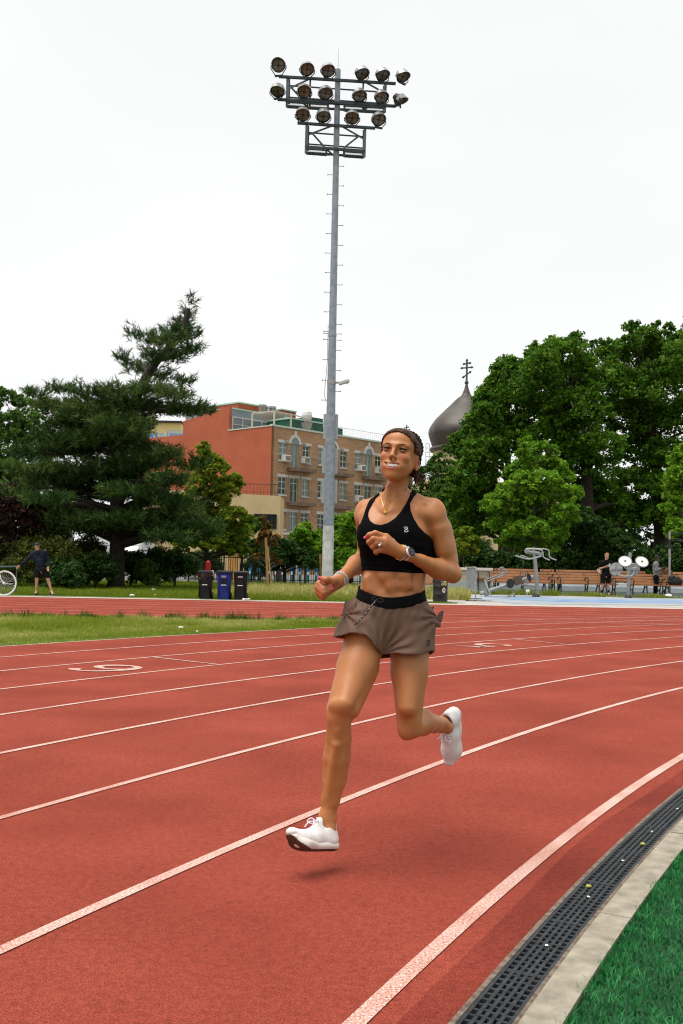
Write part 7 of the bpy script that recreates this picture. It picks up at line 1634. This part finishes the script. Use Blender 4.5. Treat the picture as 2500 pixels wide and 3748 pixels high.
# shoes -----------------------------------------------------------------------------------------------
def shoe(heel, toe_dir, up_dir, L, label, spring, sgn):
    t = np.array(toe_dir, float); t /= np.linalg.norm(t); u = np.array(up_dir, float); u -= t * (u @ t); u /= np.linalg.norm(u); w = np.cross(u, t)       # w: towards the left of the shoe
    R = np.stack((t, w, u)); s_ = L / .27
    def loc(bnd, res=.0034):
        f = Field((-.02, -.075, -.03), (.30, .075, .16), res); return f
    f = loc(None); sp_ = lambda x: spring * max(0, x - .15) ** 2 / .0144 * .030
    # upper, in shoe coordinates
    def z_(x, z): return z + sp_(x)
    f.cone((.036, 0, .045), (.045, 0, .075), .034, .031, .02); f.cone((.040, 0, .045), (.12, 0, z_(.12, .045)), .034, .037, .02); f.cone((.12, 0, z_(.12, .046)), (.19, .002 * sgn, z_(.19, .040)), .038, .038, .02, flat=(0, 0, 1), fl=.86)
    f.cone((.19, .002 * sgn, z_(.19, .038)), (.238, .004 * sgn, z_(.238, .034)), .039, .026, .02, flat=(0, 0, 1), fl=.72); f.cone((.10, 0, .070), (.17, 0, z_(.17, .050)), .030, .026, .02)
    f.cone((.050, 0, .07), (.046, 0, .098), .034, .034, .014); f.cone((.020, 0, .06), (.008, 0, .110), .016, .008, .02); f.cone((.115, 0, .075), (.088, 0, .118), .022, .016, .015)
    f.cone((.052, 0, .095), (.044, 0, .14), .0285, .034, .008, op='s')
    up = f.mesh('upper')
    g = loc(None)
    for a, b, ra, rb in (((.030, 0), (.10, 0), .036, .034), ((.10, 0), (.19, .003 * sgn), .034, .045), ((.19, .003 * sgn), (.232, .005 * sgn), .045, .030)):
        g.cone((a[0], a[1], z_(a[0], .021)), (b[0], b[1], z_(b[0], .021)), ra, rb, .02, flat=(0, 0, 1), fl=.62)
    sl_, (X, Y_, Z) = g.sub(g.lo, g.lo + g.res * g.n); spx = np.where(X > .15, spring * (X - .15) ** 2 / .0144 * .030, 0); base = spx + .010 * np.clip((.02 - X) / .03, 0, 1) * 0
    g.F = np.maximum(g.F, (base - Z) * .9); g.F = np.maximum(g.F, (Z - base - .040 - .010 * np.exp(-((X - .02) / .03) ** 2)) * .9); ms = g.mesh('midsole')
    o_ = Field.__new__(Field); o_.lo, o_.res, o_.n, o_.ax = g.lo, g.res, g.n, g.ax; Fo = np.maximum(np.maximum(g.F - .001, Z - base - .008), base - .003 - Z); o_.F = Fo; outs = o_.mesh('outsole', Fo)
    A = Matrix(np.vstack((np.column_stack((R.T * s_, np.array(heel))), (0, 0, 0, 1))))
    root = empty('shoe', heel, None, None); root.parent = run; root.location = Vector(heel) - run.location
    if label: root['label'] = label
    for me, nm, m in ((up, 'upper', M_SHOE), (ms, 'midsole', M_FOAM), (outs, 'outsole', M_SOLE)):
        smooth_mesh(me, 2, .5); me.transform(A); me.shade_smooth(); link_mesh(nm, me, m, root)
    def S(x, y, z): return np.array(heel) + s_ * (t * x + w * y + u * z)
    s = MB()
    for i in range(5):
        x = .108 + .016 * i; z = .098 - .0105 * i + sp_(x); hw = .022; a = [S(x, -hw - .004, z - .014), S(x - .004, -.010, z), S(x + .006, .012, z), S(x, hw + .004, z - .014)]; s.tube(crv(a, 4), .0026, 6)
        a = [S(x + .006, -hw, z - .014), S(x + .002, 0, z + .002), S(x - .008, hw, z - .010)]; s.tube(crv(a, 4), .0022, 6)
    for pts in ([(.10, 0, .112), (.118, .018, .130), (.128, .034, .118), (.112, .02, .108)], [(.10, 0, .112), (.118, -.018, .130), (.130, -.030, .116), (.112, -.016, .107)], [(.10, 0, .112), (.13, .012, .118), (.145, .03, .100)], [(.10, 0, .112), (.13, -.014, .116), (.146, -.028, .096)]): s.tube(crv([S(*p) for p in pts], 5), .0025, 6)
    s.build('laces', M_LACE, root, smooth=True)
    s = MB()
    for k in (0, 1): s.tube(crv([S(.125 + .02 * k, sgn * .034, .060), S(.15 + .02 * k, sgn * .041, .048 + sp_(.15)), S(.172 + .02 * k, sgn * .045, .030 + sp_(.172))], 4), .0016, 5)
    s.build('side_stripe', mat('tan_stitching', (.55, .42, .22), .6), root, smooth=True)
    return root
heelR = J(1238, 3124, 4.075); 
shoe(heelR + (-.008, .02, .004), (-.70, -.60, .15), (.02, .36, 1.0), .264, None, 2.5, 1)
heelL = J(1670, 2588, 4.665)
shoe(heelL, (-.02, .10, -1.0), (-.50, -.82, .0), .276, None, .5, -1)

# jewellery, watch, nails -------------------------------------------------------------------------------
M_GOLD = mat('gold', (.62, .38, .08), .3, metal=.9); M_BEAD = mat('white_beads', (.66, .62, .62), .4); M_PINK = mat('pink_nail_polish', (.72, .03, .20), .25, spec=.6)
def nail(p, r=.0062): s = MB(); s.ball(p, (r, r * .75, r * .9), 10); s.build('fingernail', M_PINK, run, smooth=True)
for p in (fingers[0][0][3] + (-.005, -.004, -.001), fing2[0][0][3] + (.006, -.004, .001), fing2[1][0][3] + (.006, -.004, .001), thumb2[3] + (-.006, -.005, .003)): nail(p)
q = [decal(BODY, *c5(*p), .0022) for p in ((625, 690), (640, 760), (660, 830), (674, 880))]; q2_ = [decal(BODY, *c5(*p), .0022) for p in ((676, 882), (700, 850), (730, 790), (800, 740), (880, 680))]
ns = MB(); q = [p for p in q if p is not None]; q2_ = [p for p in q2_ if p is not None]
if len(q) > 1: ns.tube(crv(q, 4), .0009, 5)
if len(q2_) > 1: ns.tube(crv(q2_, 4), .0009, 5)
nl = ns.build('necklace', M_GOLD, run); p = decal(BODY, *c5(676, 897), .003); s = MB(); s.lathe([(.001, -.002), (.0070, -.0015), (.0070, .0015), (.001, .002)], p, (0, -1, .3), 14); s.build('pendant', M_GOLD, nl)
s = MB(); s.ball(H(.071, -.006, -.057), .0030, 8); s.ball(H(.0715, .000, -.052), .0022, 8); s.build('earring', M_GOLD, run)
s = MB(); s.ball(H(-.0135, .101, -.0315), .0017, 6); s.build('nose_stud', M_GOLD, run)
fa = (WL - LE); fa /= np.linalg.norm(fa)
def wrist_ring(c, ax, r, rt, m, name, parent=run, fl=.82, nn=22, beads=False):
    ax = np.array(ax); u = np.cross(ax, (0, 1.0, 0)); u /= np.linalg.norm(u); w = np.cross(ax, u); s = MB(); pts = [np.array(c) + u * r * math.cos(2 * math.pi * i / nn) + w * r * fl * math.sin(2 * math.pi * i / nn) for i in range(nn)]
    if beads:
        for p in pts: s.ball(p, rt, 6)
    else: s.tube(pts, rt, 6, closed=True)
    return s.build(name, m, parent, smooth=True)
cb1, cb2 = h6(855, 632, 4.077), h6(900, 645, 4.080)
wrist_ring(cb1, fa, .0305, .0030, M_GOLD, 'bracelet'); wrist_ring(cb2, fa, .0300, .0042, M_BEAD, 'bracelet', beads=True, nn=26); wrist_ring(h6(878, 640, 4.078), fa, .0300, .0018, mat('red_cord', (.25, .03, .02), .6), 'bracelet')
wc = h6(1010, 668, 4.09); ws_ = MB(); ax = np.array(fa); u = np.cross(ax, (0, 1.0, 0)); u /= np.linalg.norm(u); w = np.cross(ax, u); v = []; nn = 26
for i in range(nn):
    a = 2 * math.pi * i / nn
    for dx, rr in ((-.010, .0285), (.010, .0298), (.010, .0262), (-.010, .025)): v.append(wc + ax * dx + u * rr * math.cos(a) + w * rr * .9 * math.sin(a))
ws_.add(v, [(4 * i + k, 4 * i + (k + 1) % 4, 4 * ((i + 1) % nn) + (k + 1) % 4, 4 * ((i + 1) % nn) + k) for i in range(nn) for k in range(4)])
wt = empty('watch', wc, None, None); wt.parent = run; wt.location = Vector(wc) - run.location
M_STRAP = mat('white_silicone', (.62, .60, .56), .5); ws_.build('strap', M_STRAP, wt, smooth=True)
face_n = np.array((.25, -.85, .48)); face_n -= ax * (face_n @ ax); face_n /= np.linalg.norm(face_n); fc_ = h6(1065, 632, 4.062)
s = MB(); s.lathe([(.010, -.008), (.0205, -.007), (.0215, .0), (.0205, .004)], fc_, face_n, 28); cs = s.build('case', M_STRAP, wt, smooth=True)
s = MB(); s.lathe([(.0202, .0035), (.0205, .0055), (.0180, .0075), (.0165, .0068)], fc_, face_n, 28); s.build('bezel', mat('watch_bezel', (.012, .012, .014), .35), cs, smooth=True)
s = MB(); s.lathe([(.0168, .0055), (.0165, .0067), (.001, .0069)], fc_, face_n, 28); sc_ = s.build('screen', mat('watch_screen', (.085, .09, .10), .15, spec=.6), cs)
uu = np.cross(face_n, (0, 0, 1.0)); uu /= np.linalg.norm(uu); ww = np.cross(uu, face_n); s = MB()
for dx in (-.006, 0, .006): s.bar(fc_ + face_n * .0074 - uu * dx + ww * .004, fc_ + face_n * .0074 - uu * dx - ww * .004, .0022)
s.build('digits', mat('watch_digits', (.02, .02, .022), .4), sc_)
rp_ = m2(fingers[2][0][0], fingers[2][0][1], .62); rd = fingers[2][0][1] - fingers[2][0][0]; rd /= np.linalg.norm(rd)
rg_ = wrist_ring(rp_, rd, .0125, .0022, mat('silver', (.75, .75, .74), .25, metal=.8), 'ring', fl=1.0, nn=18); s = MB(); s.ball(rp_ + (.0, -.0135, -.004), .0046, 10); s.build('stone', mat('diamond', (.85, .85, .85), .1, spec=.8), rg_)
rp2 = m2(fing2[3][0][1], fing2[3][0][2], .3); wrist_ring(rp2, fing2[3][0][2] - fing2[3][0][1], .0108, .0012, M_GOLD, 'ring', fl=1.0, nn=16) if False else None
fr2 = (WR - RE); fr2 /= np.linalg.norm(fr2)
for j, (t, m, b) in enumerate(((.86, M_BEAD, True), (.895, mat('grey_beads', (.28, .26, .30), .4), True), (.93, M_BEAD, True), (.835, mat('tan_cord', (.42, .25, .14), .6), False), (.962, mat('mauve_beads', (.52, .42, .42), .4), True))):
    wrist_ring(m2(RE, WR, t), fr2, .0262 + .0030 * (1 - t) * 10, .0042 if b else .0028, m, 'bracelet', beads=b, nn=26, fl=.95)
# ------------------------------------------------------------------ the people in the background
def figure(label, at, Y, foot_z, J_, top, bottom, skin, top_m, bot_m, shoe_m, sleeve='long', leg='shorts', hair=None, cap=None, socks=None, holds=None, res=.011, face=(0, -1, 0)):
    """J_: joints in photograph pixels as (x, y, depth offset); every figure is one continuous body with clothes over it"""
    p = {k: P(*at(v[0], v[1]), Y + (v[2] if len(v) > 2 else 0)) for k, v in J_.items()}
    k = abs(p['head'][2] - foot_z) / 1.66           # body scale from the height of the head centre
    pts = np.array(list(p.values())); lo, hi = pts.min(0) - .28, pts.max(0) + .28; lo[2] = foot_z - .03
    root = empty('person', (p['hipl'] + p['hipr']) / 2 * (1, 1, 0) + (0, 0, foot_z), label, 'person')
    fc = np.array(face, float); fc /= np.linalg.norm(fc)
    def limbs(f, grow, parts):
        for a, b, ra, rb, kk in parts: f.cone(p[a], p[b], ra * k + grow, rb * k + grow, kk)
    def torso(f, g, low=1.0):
        nk, hp = (p['shl'] + p['shr']) / 2, (p['hipl'] + p['hipr']) / 2; wv = p['shl'] - p['shr']; hw = np.linalg.norm(wv) / 2; ax = wv / (2 * hw + 1e-6); md = nk * .45 + hp * .55
        for t in (-1, 1):
            f.cone(nk + ax * t * max(hw - .05, .03) + (0, 0, -.06), md + ax * t * .045 * k, .095 * k + g, .088 * k + g, .06); f.cone(md + ax * t * .045 * k, hp + ax * t * .05 * k, .090 * k + g, .098 * k + g, .05)
        f.cone(p['shl'], p['shr'], .058 * k + g, .058 * k + g, .05); f.cone(nk, p['head'] + (0, 0, -.10 * k), .062 * k + g * .6, .052 * k, .03)
    arms = [('shl', 'ell', .052, .042, .04), ('ell', 'wrl', .042, .029, .02), ('shr', 'elr', .052, .042, .04), ('elr', 'wrr', .042, .029, .02)]
    legs = [('hipl', 'knl', .088, .058, .04), ('knl', 'anl', .060, .036, .02), ('hipr', 'knr', .088, .058, .04), ('knr', 'anr', .060, .036, .02)]
    f = Field(lo, hi, res); torso(f, 0); limbs(f, 0, arms + legs); h = p['head']; u = np.cross(fc, (0, 0, 1.0))
    HRm = np.stack((u, fc, (0, 0, 1.0)))
    f.ell(h + (0, 0, .02), np.array((.074, .092, .088)) * k, .02, HRm); f.ell(h + fc * .025 * k + (0, 0, -.045 * k), np.array((.058, .066, .085)) * k, .03, HRm); f.cone(h + fc * .085 * k + (0, 0, .0), h + fc * .108 * k + (0, 0, -.032 * k), .012, .015, .012)
    for t in (-1, 1): f.ell(h + u * t * .075 * k + (0, 0, -.01), (.014, .02, .032), .012); f.ell(h + u * t * .032 * k + fc * .092 * k + (0, 0, .006), (.016, .014, .010), .008, op='s')
    f.cone(h + fc * .092 * k + u * .022 + (0, 0, -.066 * k), h + fc * .092 * k - u * .022 + (0, 0, -.066 * k), .006, .006, .006, op='s')
    for sd in 'lr':                                  # hands: palm, four fingers and a thumb
        w = p['wr' + sd]; d = w - p['el' + sd]; d /= np.linalg.norm(d); hd = p.get('ha' + sd); d = d if hd is None else (hd - w) / np.linalg.norm(hd - w); sv = np.cross(d, fc); sv /= np.linalg.norm(sv) + 1e-6
        f.cone(w, w + d * .085 * k, .030 * k, .034 * k, .015, flat=fc, fl=.7)
        for i in range(4): a = w + d * .085 * k + sv * (i - 1.5) * .019 * k; f.chain([a, a + d * .04 * k + fc * .012, a + d * (.066 if i in (1, 2) else .055) * k + fc * .034], [.0125, .0115, .010], .004)
        a = w + d * .03 * k + sv * .028 * k; f.chain([a, a + d * .035 * k + sv * .024 * k + fc * .008, a + d * .062 * k + sv * .022 * k + fc * .018], [.0145, .013, .011], .006)
    for sd in 'lr': f.cone(p['an' + sd], p['to' + sd], .040 * k, .034 * k, .02)
    me = f.mesh('body'); smooth_mesh(me, 1); link_mesh('body', me, skin, root)
    g = Field(lo, hi, res); torso(g, .022)
    if sleeve == 'long': limbs(g, .017, [(a, b, x, y + (.006 if b[:2] == 'wr' else 0), kk) for a, b, x, y, kk in arms])
    else:
        for sd in 'lr': g.cone(p['sh' + sd], p['sh' + sd] * .35 + p['el' + sd] * .65, .068 * k, .066 * k, .04)
    X, Y_, Z = g.ax[0][:, None, None], g.ax[1][None, :, None], g.ax[2][None, None, :]; zn = max(h[2] - .150 * k, p['shl'][2] + .055 * k, p['shr'][2] + .055 * k); zh = min(p['hipl'][2], p['hipr'][2]) - (.05 if top.startswith('jack') else .02)
    rp_ = (.006 * np.sin(Z * 38 + X * 22) * np.sin(X * 31 - Z * 9)).astype(np.float32); g.F = np.maximum(np.maximum(g.F + rp_, Z - zn), zh - Z * np.ones_like(g.F) if False else np.where(np.minimum(np.abs(X - p['wrl'][0]) + np.abs(Z - p['wrl'][2]), np.abs(X - p['wrr'][0]) + np.abs(Z - p['wrr'][2])) < .16, g.F, zh - Z))
    for sd in 'lr':
        w = p['wr' + sd]; d = w - p['el' + sd]; d /= np.linalg.norm(d); ln = (X - w[0]) * d[0] + (Y_ - w[1]) * d[1] + (Z - w[2]) * d[2]; nearw = ((X - w[0]) ** 2 + (Y_ - w[1]) ** 2 + (Z - w[2]) ** 2) < .02
        g.F = np.where(nearw, np.maximum(g.F, ln + .006), g.F)
    me = g.mesh(top, g.F.astype(np.float32)); smooth_mesh(me, 2); link_mesh(top, me, top_m, root)
    b_ = Field(lo, hi, res); hp = (p['hipl'] + p['hipr']) / 2
    for sd in 'lr':
        b_.cone(hp + (0, 0, .10), p['hip' + sd], .115 * k, .112 * k, .05)
        if leg == 'shorts': e = p['hip' + sd] * .14 + p['kn' + sd] * .86; b_.cone(p['hip' + sd], e, .112 * k, .098 * k, .03)
        else: b_.cone(p['hip' + sd], p['kn' + sd], .104 * k, .076 * k, .03); b_.cone(p['kn' + sd], p['kn' + sd] * .12 + p['an' + sd] * .88, .076 * k, .054 * k, .02)
    if leg == 'shorts':
        Zb = b_.ax[2][None, None, :]; kz = min(p['knl'][2], p['knr'][2]) + .055; b_.F = np.maximum(b_.F, kz - Zb)
    me = b_.mesh(bottom, b_.F.astype(np.float32)); smooth_mesh(me, 2); link_mesh(bottom, me, bot_m, root)
    for sd in 'lr':
        s_ = Field(np.minimum(p['an' + sd], p['to' + sd]) - .12, np.maximum(p['an' + sd], p['to' + sd]) + .12, .009); a = np.array((*p['an' + sd][:2], foot_z + .045)); t = np.array((*p['to' + sd][:2], foot_z + .035)); d = t - a; d /= np.linalg.norm(d) + 1e-6
        s_.cone(a - d * .05, a + d * .06, .044, .046, .02); s_.cone(a + d * .05, t, .046, .036, .02); s_.cone(a, a + (0, 0, .05), .042, .040, .02); s_.F = np.maximum(s_.F, foot_z - s_.ax[2][None, None, :]); me = s_.mesh('shoe', s_.F.astype(np.float32)); me.shade_smooth(); so_ = link_mesh('shoe', me, shoe_m, root)
        s = MB(); s.bar(a - d * .085 + (0, 0, -.036), t + d * .028 + (0, 0, -.028), .078, .016); s.build('sole', M_FOAM, so_, bevel=.004)
        if socks is not None: s = MB(); q = p['an' + sd]; s.tube([q + (0, 0, -.02), q + (p['kn' + sd] - q) / np.linalg.norm(p['kn' + sd] - q) * .13], [.046 * k, .050 * k], 10); s.build('sock', socks, root, smooth=True)
    if hair is not None:
        q = Field(h - .16, h + .18, .008); q.ell(h + (0, 0, .03) - fc * .008, np.array((.081, .098, .094)) * k, .0, HRm); X, Y_, Z = q.ax[0][:, None, None], q.ax[1][None, :, None], q.ax[2][None, None, :]
        ly = (X - h[0]) * fc[0] + (Y_ - h[1]) * fc[1]; hl = np.interp(ly, [-.09, -.02, .03, .06, .09], [-.075, -.02, .02, .062, .075]) * k; q.F = np.maximum(q.F + .004 * np.sin(X * 160) * np.sin(Z * 120 + Y_ * 90), hl - (Z - h[2])); me = q.mesh('hair', q.F.astype(np.float32)); link_mesh('hair', me, hair, root)
    if cap is not None:
        s = MB(); s.lathe([(.094 * k, .035 * k), (.095 * k, .06 * k), (.083 * k, .10 * k), (.05 * k, .125 * k), (.012, .132 * k)], h - fc * .004, n=20); cp = s.build('cap', cap, root, smooth=True); s = MB()
        pl = [h + u * .078 * k * math.sin(a) + fc * (.07 + .10 * math.cos(a)) * k + (0, 0, .040 * k - .02 * math.cos(a)) for a in np.linspace(-1.45, 1.45, 11)]; s.prism(pl, (0, 0, .012)); s.build('brim', cap, cp)
    if holds: holds(p, root)
    return root
M_SKP = skinmat('fair_skin', (.50, .26, .185), (.52, .20, .14)); M_SKD = skinmat('deep_brown_skin', (.055, .028, .018), (.07, .03, .02)); M_SKT = skinmat('light_tan_skin', (.46, .25, .16), (.50, .18, .12))
M_NAVY = mat('navy_jacket_cloth', (.006, .009, .018), .8, color2=(.011, .016, .030), spec=.12, scale=5, bump=.4, bscale=14); M_BSH = mat('black_shorts_cloth', (.006, .006, .007), .85, spec=.1, var=.3, scale=6, bump=.3, bscale=14); M_TEE = mat('black_tee_cloth', (.005, .005, .005), .85, spec=.1, var=.3, scale=6); M_GRYS = mat('grey_sweatshirt', (.16, .165, .18), .9, var=.15, scale=12, bump=.4, bscale=30); M_SHB = mat('black_shoe_cloth', (.012, .012, .012), .7)
A1 = lambda x, y: (x / 3.92, 1900 + y / 3.92)
figure('man in a navy jacket, black cap and shorts leaning with one hand on the rail', A1, 30.9, 0.0,
       {'head': (533, 390), 'shl': (650, 470, -.02), 'shr': (472, 490, .02), 'ell': (695, 590, .02), 'elr': (385, 590, -.05), 'wrl': (695, 685, -.10), 'hal': (690, 725, -.12), 'wrr': (288, 675, -.05), 'har': (262, 690, -.08), 'hipl': (640, 730), 'hipr': (545, 730), 'knl': (690, 868, -.03), 'knr': (528, 860, -.05), 'anl': (738, 1035), 'anr': (520, 1040), 'tol': (760, 1085, -.12), 'tor': (500, 1090, -.15)},
       'jacket', 'shorts', M_SKT, M_NAVY, M_BSH, M_SHB, cap=M_SHB, face=(.62, -.78, -.08))
A3 = lambda x, y: (2090 + x / 3.824, 1960 + y / 3.824)
def phone(p, root): s = MB(); c = (p['wrl'] + p['wrr']) / 2 + (.06, -.10, .05); s.box(c, (.075, .012, .15), np.array(((1, 0, 0), (0, .8, -.6), (0, .6, .8)))); s.build('phone', M_WHITE, root, bevel=.004)
YM1 = Gp(2216, 2182)[1]
figure('red-haired man in a black tee and shorts standing and looking at his phone', A3, YM1, plaza_z(YM1),
       {'head': (500, 285), 'shl': (555, 375), 'shr': (418, 375), 'ell': (560, 460, .0), 'elr': (408, 465, .0), 'wrl': (535, 432, -.26), 'wrr': (478, 440, -.26), 'hal': (522, 424, -.30), 'har': (498, 430, -.30), 'hipl': (525, 565), 'hipr': (450, 565), 'knl': (522, 690, -.02), 'knr': (443, 690, -.02), 'anl': (527, 805), 'anr': (424, 808), 'tol': (545, 850, -.16), 'tor': (425, 852, -.16)},
       'tee_shirt', 'shorts', M_SKP, M_TEE, M_BSH, M_SHB, sleeve='short', hair=mat('ginger_hair', (.30, .13, .04), .6, var=.3, scale=40), socks=M_SHB, holds=phone, face=(.12, -.85, -.45))
YM2 = Gp(2398, 2184)[1] - .1
figure('man in a grey sweatshirt, black cap and black trousers standing side-on', A3, YM2, plaza_z(YM2),
       {'head': (1200, 312), 'shl': (1195, 395, -.17), 'shr': (1180, 395, .17), 'ell': (1195, 485, -.2), 'elr': (1215, 490, .2), 'wrl': (1262, 462, -.22), 'wrr': (1270, 475, .12), 'hal': (1280, 458, -.2), 'har': (1285, 470, .12), 'hipl': (1190, 580, -.08), 'hipr': (1190, 580, .08), 'knl': (1196, 690, -.08), 'knr': (1180, 690, .08), 'anl': (1178, 810, -.08), 'anr': (1165, 808, .10), 'tol': (1215, 850, -.12), 'tor': (1140, 848, .02)},
       'sweatshirt', 'trousers', M_SKD, M_GRYS, M_BSH, M_SHB, leg='pants', cap=M_SHB, face=(.96, -.28, 0))
